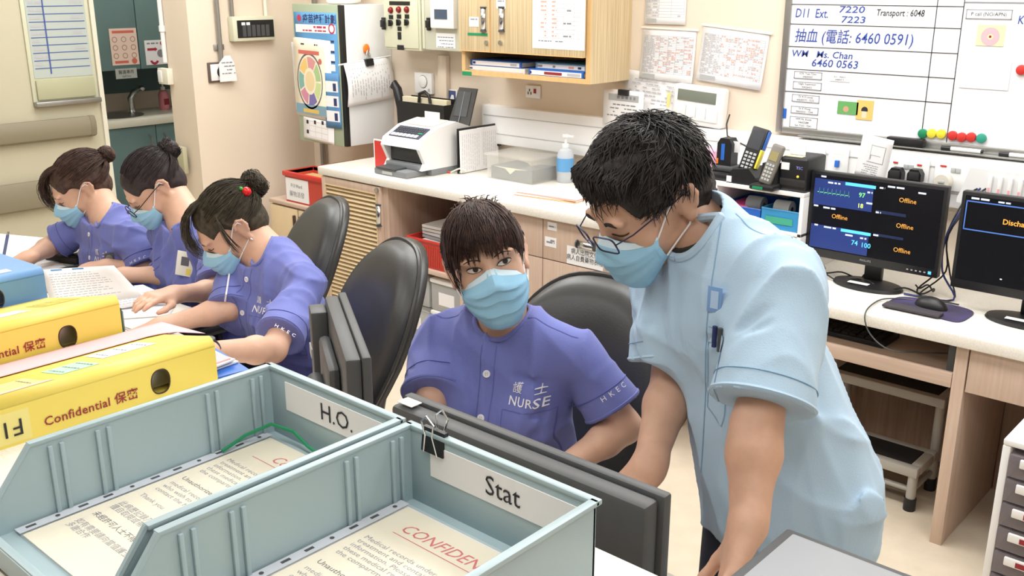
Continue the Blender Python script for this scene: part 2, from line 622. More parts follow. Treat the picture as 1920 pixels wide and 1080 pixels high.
# posters on the teal doors
t, w, h = wthing('poster', 'pink poster of small round faces taped to the teal cabinet door', 'poster', 207, 53, 258, 122, 0.003, X=XT)
MB().box(-w / 2, w / 2, -h / 2, h / 2, 0, 0.0015).build('sheet', mat('poster_pink', (236, 208, 194), 0.8), t, smooth=False)
mb = MB()
for i in range(9):
    disc(mb, -w / 3 + (i % 3) * w / 3, h / 5 - (i // 3) * h / 4.5, w * 0.1, 0.002, 14, r0=w * 0.07)
mb.build('drawing', mat('poster_line', (176, 150, 130), 0.8), t, smooth=False)
mb = MB()
rect(mb, -w * 0.4, w * 0.4, h * 0.37, h * 0.44, 0.002)
rect(mb, -w * 0.4, w * 0.1, -h * 0.45, -h * 0.38, 0.002)
disc(mb, w * 0.32, -h * 0.4, w * 0.1, 0.002, 14)
mb.build('print', mat('poster_red', (214, 110, 92), 0.8), t, smooth=False)
t, w, h = wthing('poster', 'white poster with red arrows taped to the teal cabinet door', 'poster', 272, 75, 313, 121, 0.003, X=XT)
MB().box(-w / 2, w / 2, -h / 2, h / 2, 0, 0.0015).build('sheet', 'paper', t, smooth=False)
mb = MB()
rect(mb, -w * 0.4, -w * 0.05, h * 0.08, h * 0.18, 0.002)
mb.add([(-w * .05, h * .04, .002), (w * .06, h * .13, .002), (-w * .05, h * .22, .002)], [(0, 1, 2)])
disc(mb, w * 0.3, h * 0.36, w * 0.1, 0.002, 12)
disc(mb, -w * 0.12, -h * 0.3, w * 0.2, 0.002, 14, r0=w * 0.1, a0=3.3, a1=6.0)
mb.build('red_print', mat('poster_crimson', (176, 44, 66), 0.8), t, smooth=False)
mb = MB()
disc(mb, w * 0.2, -h * 0.05, w * 0.17, 0.002, 12)
wordrow(mb, -w * 0.4, w * 0.15, h * 0.34, h * 0.06, random.Random(4), 0.002)
mb.build('grey_print', 'inkg', t, smooth=False)
t, w, h = wthing('sign', 'small grey sign with dark characters under the teal wall cabinet', 'sign', 216, 128, 256, 147, 0.004, X=XT + .001)
MB().box(-w / 2, w / 2, -h / 2, h / 2, 0, 0.003).build('plate', mat('sign_grey', (176, 180, 174), 0.6), t, smooth=False)
text('醫護專用', h * 0.42, 'ink', t, Matrix.Translation((0, h * 0.12, 0.0035)))
text('Staff Only', h * 0.24, 'ink', t, Matrix.Translation((0, -h * 0.28, 0.0035)))

# pillar: white conduit with a switch box
p0, p1 = at(316, 131, Y=2.80), at(309, -30, Y=2.80)
t = thing('switch_conduit', 'white conduit running down the pillar edge to a white switch box', 'switch', (p0.x, 2.80, p0.z))
MB().cyl((0, -0.014, 0.04), (0, -0.014, CEIL - p0.z), 0.012, n=12).build('conduit', 'white', t)
MB().box(-0.055, 0.045, -0.035, 0, -0.075, 0.01, 0.004).build('box', 'offwhite', t)
MB().box(-0.05, -0.01, -0.04, -0.034, -0.065, -0.002, 0.003).build('rocker', 'white', t)
MB().cyl((0, -0.014, 0.2), (0, -0.014, 0.23), 0.017, n=12).build('clip', 'white', t)

# pillar face: steel conduit, paper tag, framed isolator, indicator panel
p = at(411, 112, X=XP)
t = thing('wall_conduit', 'galvanised steel conduit running down the beige pillar wall', 'pipe', (XP, p.y, p.z))
MB().cyl((0.02, 0, -0.05), (0.02, 0, CEIL - p.z), 0.0125, n=14).build('pipe', 'pipe', t)
for dz in (0.05, 0.6):
    MB().box(0, 0.012, -0.03, 0.03, dz, dz + 0.03, 0.003).build('saddle', 'steel', t)
t, w, h = wthing('isolator', 'square switch plate with a dark patterned frame on the pillar wall', 'switch', 389, 116, 432, 154, 0.0, X=XP)
MB().box(-w / 2, w / 2, -h / 2, h / 2, 0, 0.012, 0.003).build('frame', mat('frame_dark', (92, 78, 72), 0.5), t)
MB().box(-w / 2 + 0.012, w / 2 - 0.012, -h / 2 + 0.01, h / 2 - 0.01, 0.012, 0.016, 0.002).build('plate', 'white', t)
mb = MB()
disc(mb, 0.01, 0.0, h * 0.3, 0.0175, 24)
mb.build('dial', 'ink', t, smooth=False)
t, w, h = wthing('paper_tag', 'white paper tag with handwriting hanging over the pillar switch', 'tag', 404, 104, 436, 152, 0.035, X=XP)
MB().add([(-w * .5, -h * .5, 0), (w * .5, -h * .5, 0), (w * .4, h * .2, .002), (w * .2, h * .5, 0), (-w * .12, h * .5, 0), (-w * .5, h * .22, .002)], [(0, 1, 2, 3, 4, 5)]).build('tag', 'paper', t, smooth=False, solid=0.001)
mb = MB()
for i, ww in enumerate((0.3, 0.4, 0.25, 0.42)):
    wordrow(mb, -w * 0.35, w * ww, h * (0.22 - i * 0.14), h * 0.04, random.Random(i), 0.003)
mb.build('handwriting', 'inkg', t, smooth=False)
t, w, h = wthing('indicator_panel', 'cream call-indicator panel with a dark window on the pillar wall', 'panel', 428, 30, 507, 76, 0.0, X=XP)
MB().box(-w / 2, w / 2, -h / 2, h / 2, 0, 0.05, 0.006).build('housing', 'ivory', t)
MB().box(-w / 2 + 0.025, w / 2 - 0.012, -h / 2 + 0.018, h / 2 - 0.02, 0.05, 0.053).build('window', 'black', t, smooth=False)
for k in range(6):
    x = -w / 2 + 0.055 + k * (w - 0.09) / 6
    MB().box(x, x + 0.022, -h / 2 + 0.024, h / 2 - 0.045, 0.053, 0.0545).build('slot', 'dgrey', t, smooth=False)
for x in (-w / 2 + 0.05, -w / 2 + 0.08):
    MB().box(x, x + 0.022, h / 2 - 0.045, h / 2 - 0.03, 0.0545, 0.056).build('tab', 'paper', t, smooth=False)
MB().cyl((-w / 2 + 0.02, h / 2, 0.02), (-w / 2 + 0.02, 1.3, 0.02), 0.011, n=12).build('conduit', 'pipe', t)
MB().cyl((w / 2 - 0.035, h / 2, 0.02), (w / 2 - 0.035, 1.3, 0.02), 0.010, n=12).build('conduit', 'offwhite', t)
# ================================================================== BUILT-IN COUNTERS
YF = 2.95          # cabinet fronts
YE = 2.925         # worktop front edge
ZC = 0.85          # high counter top
ZD = 0.71          # lower desk top
XS = -1.93         # where the counter steps down to the desk
XC0 = -3.90

t = thing('worktop', 'white stone worktop of the high counter under the wall cabinets', 'worktop', (XC0, YW, 0))
MB().box(0, XS - XC0, YE - YW, -0.001, ZC - 0.04, ZC, 0.006).build('slab', 'stone', t)
t = thing('desk_worktop', 'white stone worktop of the lower desk under the whiteboard', 'worktop', (XS, YW, 0))
MB().box(0.022, 2.6, YE - YW, -0.001, ZD - 0.04, ZD, 0.006).build('slab', 'stone', t)

# louvred cupboard
x0, x1 = at(605, 325, Y=YF).x, at(722, 360, Y=YF).x
t = thing('louvred_cupboard', 'pale oak cupboard with a louvred door at the counter end', 'cupboard', (x0, YF, 0))
W_ = x1 - x0
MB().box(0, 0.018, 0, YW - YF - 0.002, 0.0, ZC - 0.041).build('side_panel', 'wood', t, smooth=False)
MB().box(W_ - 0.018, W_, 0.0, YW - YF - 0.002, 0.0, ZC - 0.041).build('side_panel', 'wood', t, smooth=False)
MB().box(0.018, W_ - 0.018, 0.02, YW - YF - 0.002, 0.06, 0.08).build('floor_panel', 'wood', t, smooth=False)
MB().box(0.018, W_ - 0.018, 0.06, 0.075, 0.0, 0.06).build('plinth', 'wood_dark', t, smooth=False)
dz1 = ZC - 0.046
d = MB()
L0, L1 = at(616, 345, Y=YF).x - x0, at(710, 365, Y=YF).x - x0
zl1, zl0 = 0.765, 0.14
for (a, b, c, e) in ((0.012, L0, 0.085, dz1), (L1, W_ - 0.016, 0.085, dz1), (L0, L1, zl1, dz1), (L0, L1, 0.085, zl0)):
    d.box(a, b, -0.018, 0, c, e, 0.001)
door = d.build('door', 'wood', t)
ns = 30
pitch = (zl1 - zl0) / ns
sl = MB().box(L0, L1, -0.011, 0.011, -0.0032, 0.0032, T=Matrix.Rotation(R(38), 4, 'X')).mesh('slat')
sl.materials.append(M['louvre'])
for k in range(ns):
    o = bpy.data.objects.new('slat', sl)
    COL.objects.link(o)
    o.parent = door
    o.location = (0, -0.008, zl0 + (k + 0.5) * pitch)
MB().box(L0, L1, 0.004, 0.006, zl0, zl1).build('backing', 'wood_dark', door, smooth=False)
fr = MB()
for (a, b, c, e) in ((L0 - 0.006, L0, zl0, zl1), (L1, L1 + 0.006, zl0, zl1), (L0 - 0.006, L1 + 0.006, zl1, zl1 + 0.006), (L0 - 0.006, L1 + 0.006, zl0 - 0.006, zl0)):
    fr.box(a, b, -0.021, -0.018, c, e)
fr.build('bead', 'louvre', door, smooth=False)
hx = (L1 + W_) / 2 - 0.004
MB().cyl((hx - 0.004, -0.018, at(712, 355, Y=YF).z), (hx - 0.004, -0.03, at(712, 355, Y=YF).z), 0.011, n=16).build('lock', 'chrome', door)
zh = at(716, 402, Y=YF).z


def cup_handle(parent, x, y, z, L, vert=True, name='handle'):
    """recessed chrome cup handle with dark ends"""
    mb = MB()
    n = 10
    T = Matrix.Translation((x, y, z)) @ (Matrix.Identity(4) if vert else Matrix.Rotation(R(90), 4, 'Y'))
    mb.grid(lambda u, v: (0.014 * math.cos(math.pi * u), -0.012 * math.sin(math.pi * u) - 0.002, (v - 0.5) * L), n, 1, T)
    h_ = mb.build(name, 'chrome', parent, solid=0.0015)
    for e in (-1, 1):
        m2 = MB()
        vs = [(0.017 * math.cos(math.pi * k / n), -0.016 * math.sin(math.pi * k / n), e * L / 2 - 0.003) for k in range(n + 1)]
        vs += [(a, b, c + 0.006) for a, b, c in vs]
        fs = [tuple(range(n + 1)), tuple(range(2 * n + 1, n, -1))] + [(i, i + 1, i + n + 2, i + n + 1) for i in range(n)]
        m2.add(vs, fs, T)
        m2.build('end_piece', 'dgrey', h_)
    return h_


cup_handle(door, hx, -0.018, zh, 0.1)

# open bay
b0, b1 = x1 + 0.001, at(866, 400, Y=YF).x
t = thing('open_bay', 'open pale oak bay with a middle shelf under the white worktop', 'shelf', (b0, YF, 0))
W_ = b1 - b0
D_ = YW - YF - 0.002
MB().box(0, 0.02, 0, D_, 0, ZC - 0.041).build('side_panel', 'wood', t, smooth=False)
MB().box(W_ - 0.02, W_, 0, D_, 0, ZC - 0.041).build('side_panel', 'wood', t, smooth=False)
MB().box(0.02, W_ - 0.02, D_ - 0.015, D_, 0.07, ZC - 0.041).build('back_panel', 'wood', t, smooth=False)
zsh = at(820, 512, Y=YF).z
MB().box(0.02, W_ - 0.02, 0.01, D_ - 0.015, zsh - 0.02, zsh, 0.001).build('shelf', 'woodh', t)
zlo = at(780, 640, Y=YF).z
MB().box(0.02, W_ - 0.02, 0.0, D_ - 0.015, 0.09, 0.11, 0.001).build('shelf', 'woodh', t)
MB().box(0.02, W_ - 0.02, 0.05, 0.065, 0, 0.09).build('plinth', 'wood', t, smooth=False)
BAY = (b0, W_, zsh)

# drawer units
def drawer_unit(label, xa, xb, splits, handle=True):
    t = thing('drawer_unit', label, 'drawers', (xa, YF, 0))
    W_ = xb - xa
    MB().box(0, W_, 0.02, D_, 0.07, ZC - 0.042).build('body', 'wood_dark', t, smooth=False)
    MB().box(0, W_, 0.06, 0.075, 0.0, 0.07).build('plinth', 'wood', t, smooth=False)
    out = []
    for z0, z1 in splits:
        d = MB().box(0.002, W_ - 0.002, 0.0, 0.02, z0 + 0.002, z1 - 0.002, 0.0015).build('drawer', 'wood', t)
        if handle:
            cup_handle(d, W_ / 2, 0.0, z1 - 0.075, 0.085, vert=False)
        out.append(d)
    return t, out


xd1, xd2, xd3 = at(1018, 430, Y=YF).x, at(1186, 515, Y=YF).x, XS - 0.003
sp = [(0.64, ZC - 0.044), (0.35, 0.64), (0.075, 0.35)]
drawer_unit('pale oak drawer unit with plain fronts just right of the open bay', b1 + 0.001, xd1 - 0.001, sp, handle=False)
t, dr = drawer_unit('pale oak drawer unit with white labels and a chrome cup handle', xd1, xd2 - 0.001, sp)
for (px0, py0, px1, py1, s) in ((1027, 417, 1044, 432, 1), (1022, 445, 1043, 463, 2)):
    T, w, h = wallrect(px0, py0, px1, py1, 0.0, Y=YF)
    loc = T.translation - Vector((xd1, YF, 0))
    l_ = MB(Matrix.Translation(loc) @ WALLF).box(-w / 2, w / 2, -h / 2, h / 2, 0, 0.001).build('label', 'paper', dr[0], smooth=False)
    mb = MB(Matrix.Translation(loc) @ WALLF)
    for k in range(s):
        wordrow(mb, -w * 0.35, w * 0.35, h * (-0.12 + 0.2 * k), h * 0.18, random.Random(k), 0.0014)
    mb.build('print', 'inkg', l_, smooth=False)
T, w, h = wallrect(1063, 467, 1130, 501, 0.0, Y=YF)
loc = T.translation - Vector((xd1, YF, 0))
l_ = MB(Matrix.Translation(loc) @ WALLF).box(-w / 2, w / 2, -h / 2, h / 2, 0, 0.001).build('label', 'paper', dr[0], smooth=False)
text('病人出院文件\n病人自費藥物表格', h * 0.36, 'ink', l_, Matrix.Translation(loc) @ WALLF @ Matrix.Translation((0, 0.004, 0.0016)), align='CENTER', sx=0.86)
pk = at(1095, 520, Y=YF)
MB(Matrix.Translation(pk - Vector((xd1, YF, 0)))).cyl((0, 0, 0), (0, -0.012, 0), 0.008, n=12).box(-0.003, 0.003, -0.03, -0.012, -0.01, 0.008).build('lock_key', 'steel', dr[1])
drawer_unit('pale oak drawer unit at the step beside the lower desk', xd2, xd3, sp)

# lower desk: panels, keyboard tray, drawer
xk0, xk1 = XS + 0.05, at(1793, 700, Y=YF).x - 0.02
tag(MB().box(XS, XS + 0.02, YF, YW - 0.002, 0, ZC - 0.041).build('counter_end_board', 'wood', None, smooth=False), 'pale oak end board of the high counter beside the keyboard bay', 'board')
xp = at(1800, 690, Y=YF).x
t = thing('desk_support_panel', 'upright pale oak panel carrying the lower desk right of the keyboard tray', 'panel', (xp, YF, 0))
MB().box(-0.018, 0.018, 0, YW - YF - 0.002, 0, ZD - 0.041, 0.001).build('panel', 'wood', t)
tk = thing('keyboard_tray', 'pale oak pull-out keyboard tray under the lower desk', 'tray', (xk0, YF, 0))
zk = at(1600, 640, Y=YF + 0.02).z
zka, zkb = at(1780, 700, Y=YF).z, at(1780, 727, Y=YF).z
ZK = zka - 0.012
MB().box(0, xp - 0.02 - xk0, 0.0, 0.02, zkb, zka, 0.001).build('tray_front', 'woodh', tk)
MB().box(0, xp - 0.02 - xk0, 0.02, 0.36, ZK - 0.016, ZK).build('tray_board', 'woodh', tk, smooth=False)
for x in (0.005, xp - 0.045 - xk0):
    MB().box(x, x + 0.02, 0.02, 0.4, ZK + 0.001, ZD - 0.042).build('runner', 'dgrey', tk, smooth=False)
xr = 0.45
t = thing('desk_cabinet', 'pale oak desk cabinet with one drawer above an open bay', 'cabinet', (xp + 0.02, YF, 0))
Wd = 0.42
zdb = at(1860, 748, Y=YF).z
d = MB().box(0.003, Wd - 0.003, -0.0, 0.02, zdb, ZD - 0.046, 0.0015).build('drawer', 'wood', t)
MB().box(0, Wd, 0.02, 0.5, zdb - 0.001, zdb + 0.017).build('shelf', 'woodh', t, smooth=False)
MB().box(0, Wd, 0.5, 0.515, 0, ZD - 0.046).build('back_panel', 'wood_dark', t, smooth=False)
MB().box(Wd, Wd + 0.02, 0, YW - YF - 0.002, 0, ZD - 0.041).build('side_panel', 'wood', t, smooth=False)
MB().box(XS + 0.02, xp - 0.02, YW - YF - 0.03, YW - YF - 0.012, 0.0, ZD - 0.041, T=Matrix.Translation((-xp - 0.02, 0, 0))).build('back_board', 'wood_dark', t, smooth=False)

# ------------------------------------------------------------------ wall cabinet
YC = 3.27
cx0, cx1 = at(867, 120, Y=YC).x, at(1107, 130, Y=YC).x
zcb = at(990, 149, Y=YC).z           # underside of the open shelf
zdo = at(990, 102, Y=YC).z           # underside of the doors
t = thing('wall_cabinet', 'zebra-grain wall cabinet with two doors above an open shelf', 'cabinet', (cx0, YC, 0))
W_ = cx1 - cx0
dep = YW - YC - 0.001
ztop = 2.0
MB().box(0, 0.02, 0.0, dep, zcb, ztop).build('side_panel', 'zebra', t, smooth=False)
MB().box(W_ - 0.02, W_, 0.0, dep, zcb, ztop).build('side_panel', 'zebra', t, smooth=False)
MB().box(0.02, W_ - 0.02, 0.004, dep, zcb, zcb + 0.018).build('bottom_panel', 'edge_oak', t, smooth=False)
MB().box(0.02, W_ - 0.02, 0.02, dep, zdo, zdo + 0.018).build('shelf_panel', 'edge_oak', t, smooth=False)
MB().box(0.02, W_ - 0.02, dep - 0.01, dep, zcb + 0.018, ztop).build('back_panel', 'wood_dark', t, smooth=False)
MB().box(0.0, W_, 0, dep, ztop, ztop + 0.02).build('top_panel', 'zebra', t, smooth=False)
e = MB()
e.box(0, 0.02, -0.003, 0, zcb, zdo + 0.01)
e.box(W_ - 0.022, W_, -0.003, 0, zcb, ztop)
e.box(0.02, W_ - 0.022, -0.003, 0.004, zcb, zcb + 0.02)
e.build('oak_edging', 'edge_oak', t, smooth=False)
xsp = at(925, 50, Y=YC).x - cx0
doors = []
for a, b in ((0.0, xsp - 0.002), (xsp + 0.002, W_ - 0.024)):
    d = MB().box(a, b, -0.02, -0.002, zdo + 0.004, ztop, 0.001).build('door', 'zebra', t)
    e = MB()
    e.box(a, b, -0.0215, -0.002, zdo, zdo + 0.004)
    e.box(b - 0.003 if a == 0 else a, b if a == 0 else a + 0.003, -0.0215, -0.0195, zdo + 0.004, ztop)
    e.build('oak_edge', 'edge_oak', d, smooth=False)
    doors.append(d)
for px, d in ((907, doors[0]), (941, doors[1])):
    p = at(px, 36, Y=YC - 0.02)
    cup_handle(d, p.x - cx0, -0.02, p.z, 0.1)
    q = at(px + (6 if px < 920 else -2), 80, Y=YC - 0.02)
    MB(Matrix.Translation((q.x - cx0, -0.02, q.z))).cyl((0, 0, 0), (0, -0.008, 0), 0.01, n=16).build('lock', 'chrome', d)


def doorlabel(d, px0, py0, px1, py1, m, words=0, name='label'):
    T, w, h = wallrect(px0, py0, px1, py1, 0.0, Y=YC - 0.02)
    loc = T.translation - Vector((cx0, YC, 0)) + Vector((0, -0.0005, 0))
    l_ = MB(Matrix.Translation(loc) @ WALLF).box(-w / 2, w / 2, -h / 2, h / 2, 0, 0.001).build(name, m, d, smooth=False)
    if words:
        mb = MB(Matrix.Translation(loc) @ WALLF)
        for k in range(words):
            wordrow(mb, -w * 0.35, w * 0.35, h * (0.2 - 0.25 * k), h * 0.14, random.Random(k), 0.0014)
        mb.build('print', 'inkg', l_, smooth=False)
    return l_, w, h, Matrix.Translation(loc) @ WALLF


doorlabel(doors[0], 880, 32, 898, 50, 'paper', 1)
doorlabel(doors[0], 877, 62, 914, 67, 'green')
doorlabel(doors[1], 931, -2, 948, 16, 'paper', 1)
l_, w, h, T = doorlabel(doors[1], 998, -14, 1096, 93, 'paper', 0, 'notice_sheet')
mb = MB(T)
rules(mb, [-w * .4, -w * .22, -w * .02, w * .1, w * .3, w * .42], [-h * .3 + k * h * .075 for k in range(11)], 0.0007, 0.0014)
mb.build('table_lines', 'inkl', l_, smooth=False)
mb, mr = MB(T), MB(T)
rg = random.Random(8)
for k in range(10):
    y = -h * .28 + k * h * .075
    wordrow(mr, -w * .34, -w * .23, y, h * .03, rg, 0.0015)
    wordrow(mr, -w * .12, -w * .03, y, h * .03, rg, 0.0015)
    if k % 3 == 0:
        wordrow(mb, w * .1, w * .25, y, h * .03, rg, 0.0015)
wordrow(mb, -w * .38, w * .1, -h * .37, h * .02, rg, 0.0015)
mb.build('print', 'inkg', l_, smooth=False)
mr.build('red_print', 'inkp', l_, smooth=False)
q = at(872, 144, Y=YC)
MB().box(.004, .06, -.006, -.003, zcb - .004, zcb + .014).build('green_tab', 'green', t, smooth=False)
CABX, CABZ = cx0, zcb + 0.018

# binders lying in the open shelf
def flat_binder(label, xa, xb, z, hgt, body, spine, y0=0.03, marks=()):
    t = thing('ring_binder', label, 'binder', (xa, YC + y0, z), group='binders in the wall cabinet shelf')
    L = xb - xa
    MB().box(0, L, 0, 0.2, 0, 0.004, 0.001).build('cover', body, t)
    MB().box(0, L, 0, 0.2, hgt - 0.004, hgt, 0.001).build('cover', body, t)
    MB().box(0.0, L, -0.003, 0.003, 0.0, hgt, 0.001).build('spine', body, t)
    MB().box(0.006, L - 0.006, 0.006, 0.19, 0.004, hgt - 0.004).build('pages', 'paper', t, smooth=False)
    MB().box(0.012, L - 0.01, -0.0045, -0.003, 0.004, hgt - 0.005).build('spine_label', spine, t, smooth=False)
    for a, b, m in marks:
        MB().box(L * a, L * b, -0.0055, -0.0045, 0.008, hgt - 0.009).build('mark', m, t, smooth=False)
    return t


xa = lambda px: at(px, 130, Y=YC + 0.03).x
z0 = CABZ
flat_binder('white ring binder at the bottom left of the wall cabinet shelf', xa(877), xa(985), z0, 0.022, 'white', 'paper', marks=((0.05, 0.1, 'navy'),))
flat_binder('blue ring binder with a white spine, lying on the white one', xa(884), xa(978), z0 + 0.0225, 0.027, 'blue', 'paper', marks=((0.05, 0.1, 'navy'), (0.8, 0.92, 'inkl')))
flat_binder('blue ring binder with a red mark on its white spine', xa(997), xa(1100), z0, 0.028, 'blue', 'paper', y0=0.012, marks=((0.03, 0.06, 'navy'), (0.3, 0.62, 'maroon'), (0.72, 0.95, 'inkl')))
flat_binder('light blue ring binder lying on the red-marked one', xa(1005), xa(1101), z0 + 0.0285, 0.026, 'sky', 'paper', y0=0.03, marks=((0.02, 0.14, 'inkg'), (0.35, 0.4, 'inkg'), (0.66, 0.76, 'inkp'), (0.84, 0.9, 'navy')))
# ================================================================== FIELD MESHER (smooth unions -> one continuous surface)
class Field:
    def __init__(s, lo, hi, vox):
        s.lo = np.array(lo, dtype=np.float32)
        s.vox = float(vox)
        s.n = [int(math.ceil((hi[i] - lo[i]) / vox)) + 1 for i in range(3)]
        s.ax = [s.lo[i] + np.arange(s.n[i], dtype=np.float32) * np.float32(vox) for i in range(3)]
        s.d = np.full(s.n, 0.2, dtype=np.float32)

    def _win(s, lo, hi):
        sl = []
        for i in range(3):
            a = int(max(0, math.floor((lo[i] - s.lo[i]) / s.vox)))
            b = int(min(s.n[i], math.ceil((hi[i] - s.lo[i]) / s.vox) + 1))
            if b <= a:
                return None
            sl.append(slice(a, b))
        return tuple(sl)

    def pts(s, sl):
        return np.meshgrid(s.ax[0][sl[0]], s.ax[1][sl[1]], s.ax[2][sl[2]], indexing='ij', sparse=True)

    def apply(s, fn, lo, hi, k=0.02, op='add', pad=None):
        pad = (k + 3 * s.vox) if pad is None else pad
        sl = s._win([v - pad for v in lo], [v + pad for v in hi])
        if sl is None:
            return
        x, y, z = s.pts(sl)
        e = fn(x, y, z).astype(np.float32)
        a = s.d[sl]
        if op == 'add':
            h = np.clip(k - np.abs(a - e), 0, None) / max(k, 1e-6)
            s.d[sl] = np.minimum(a, e) - h * h * k * 0.25
        elif op == 'sub':
            e = -e
            h = np.clip(k - np.abs(a - e), 0, None) / max(k, 1e-6)
            s.d[sl] = np.maximum(a, e) + h * h * k * 0.25
        elif op == 'and':
            s.d[sl] = np.maximum(a, e)
        elif op == 'disp':
            s.d[sl] = a + e

    def cone(s, a, b, r1, r2, k=0.02, op='add', flat=None):
        """tapered capsule; flat=(dir, factor) squeezes it along dir"""
        a, b = np.array(a, float), np.array(b, float)
        ba = b - a
        L2 = float(ba @ ba) + 1e-12
        rm = max(r1, r2) * 1.05
        lo, hi = np.minimum(a, b) - rm, np.maximum(a, b) + rm
        def fn(x, y, z):
            px, py, pz = x - a[0], y - a[1], z - a[2]
            t = np.clip((px * ba[0] + py * ba[1] + pz * ba[2]) / L2, 0, 1)
            qx, qy, qz = px - t * ba[0], py - t * ba[1], pz - t * ba[2]
            if flat is not None:
                u = np.array(flat[0], float)
                u = u / np.linalg.norm(u)
                w = qx * u[0] + qy * u[1] + qz * u[2]
                g = (1.0 / flat[1] - 1.0) * w
                qx, qy, qz = qx + g * u[0], qy + g * u[1], qz + g * u[2]
            return np.sqrt(qx * qx + qy * qy + qz * qz) - (r1 + (r2 - r1) * t)
        s.apply(fn, lo, hi, k, op)

    def ell(s, c, r, Rm=None, k=0.02, op='add'):
        c = np.array(c, float)
        rm = max(r)
        Rm = np.eye(3) if Rm is None else np.array(Rm)
        def fn(x, y, z):
            px, py, pz = x - c[0], y - c[1], z - c[2]
            q = [(px * Rm[0, i] + py * Rm[1, i] + pz * Rm[2, i]) for i in range(3)]
            k0 = np.sqrt((q[0] / r[0]) ** 2 + (q[1] / r[1]) ** 2 + (q[2] / r[2]) ** 2)
            k1 = np.sqrt((q[0] / r[0] ** 2) ** 2 + (q[1] / r[1] ** 2) ** 2 + (q[2] / r[2] ** 2) ** 2)
            return k0 * (k0 - 1.0) / np.maximum(k1, 1e-6)
        s.apply(fn, c - rm, c + rm, k, op)

    def plane(s, p, n, lo, hi):
        """keep the side the normal points away from, inside the box lo..hi"""
        p, n = np.array(p, float), np.array(n, float)
        n = n / np.linalg.norm(n)
        s.apply(lambda x, y, z: (x - p[0]) * n[0] + (y - p[1]) * n[1] + (z - p[2]) * n[2], lo, hi, 0.0, 'and', pad=0.0)

    def mesh(s):
        d = s.d
        ins = d < 0
        c = np.zeros([n - 1 for n in s.n], dtype=np.int8)
        for i in (0, 1):
            for j in (0, 1):
                for k in (0, 1):
                    c += ins[i:s.n[0] - 1 + i, j:s.n[1] - 1 + j, k:s.n[2] - 1 + k]
        act = (c > 0) & (c < 8)
        idx = np.argwhere(act)
        vid = np.full(act.shape, -1, dtype=np.int64)
        vid[act] = np.arange(len(idx))
        acc = np.zeros((len(idx), 3), dtype=np.float64)
        cnt = np.zeros(len(idx))
        corners = [(i, j, k) for i in (0, 1) for j in (0, 1) for k in (0, 1)]
        val = {cc: d[idx[:, 0] + cc[0], idx[:, 1] + cc[1], idx[:, 2] + cc[2]].astype(np.float64) for cc in corners}
        for cc in corners:
            for a in range(3):
                if cc[a] == 0:
                    c2 = list(cc)
                    c2[a] = 1
                    v0, v1 = val[cc], val[tuple(c2)]
                    m = (v0 < 0) != (v1 < 0)
                    t = np.where(m, v0 / np.where(m, v0 - v1, 1), 0)
                    p = np.zeros((len(idx), 3)) + np.array(cc, float)
                    p[:, a] += t
                    acc[m] += p[m]
                    cnt[m] += 1
        P = (idx + acc / np.maximum(cnt, 1)[:, None]) * s.vox + s.lo
        faces = []
        for a in range(3):
            b_, c_ = (a + 1) % 3, (a + 2) % 3
            s0 = [slice(None)] * 3
            s1 = [slice(None)] * 3
            s0[a], s1[a] = slice(0, -1), slice(1, None)
            i0, i1 = ins[tuple(s0)], ins[tuple(s1)]
            e = np.argwhere(i0 != i1)
            e = e[(e[:, b_] > 0) & (e[:, c_] > 0) & (e[:, b_] < s.n[b_] - 1) & (e[:, c_] < s.n[c_] - 1)]
            up = i0[e[:, 0], e[:, 1], e[:, 2]]
            q = []
            for db, dc in ((-1, -1), (0, -1), (0, 0), (-1, 0)):
                w = e.copy()
                w[:, b_] += db
                w[:, c_] += dc
                q.append(vid[w[:, 0], w[:, 1], w[:, 2]])
            q = np.stack(q, 1)
            q[~up] = q[~up][:, ::-1]
            faces.append(q)
        return P, np.concatenate(faces)


def field_obj(name, F, m, parent=None, smooth_it=2, keep=None):
    P, Q = F.mesh()
    if keep is not None:
        ok = keep(P)
        Q = Q[ok[Q].all(1)]
        used = np.zeros(len(P), bool)
        used[Q.ravel()] = True
        mp = np.cumsum(used) - 1
        P, Q = P[used], mp[Q]
    # a few rounds of gentle relaxing take out the grid steps
    for it in range(smooth_it):
        for f in (0.5, -0.48):
            acc = np.zeros_like(P)
            cnt = np.zeros(len(P))
            for i in range(4):
                np.add.at(acc, Q[:, i], P[Q[:, (i + 1) % 4]] + P[Q[:, (i + 3) % 4]])
                np.add.at(cnt, Q[:, i], 2)
            P = P + f * (acc / np.maximum(cnt, 1)[:, None] - P)
    me = bpy.data.meshes.new(name)
    me.vertices.add(len(P))
    me.vertices.foreach_set('co', P.astype(np.float32).ravel())
    me.loops.add(Q.size)
    me.loops.foreach_set('vertex_index', Q.astype(np.int32).ravel())
    me.polygons.add(len(Q))
    me.polygons.foreach_set('loop_start', np.arange(0, Q.size, 4, dtype=np.int32))
    me.update(calc_edges=True)
    me.validate()
    me.polygons.foreach_set('use_smooth', [True] * len(me.polygons))
    me.materials.append(M[m] if isinstance(m, str) else m)
    o = bpy.data.objects.new(name, me)
    COL.objects.link(o)
    if parent is not None:
        o.parent = parent
        o.matrix_parent_inverse = parent.matrix_world.inverted() if False else Matrix.Translation(-parent.location)
    return o
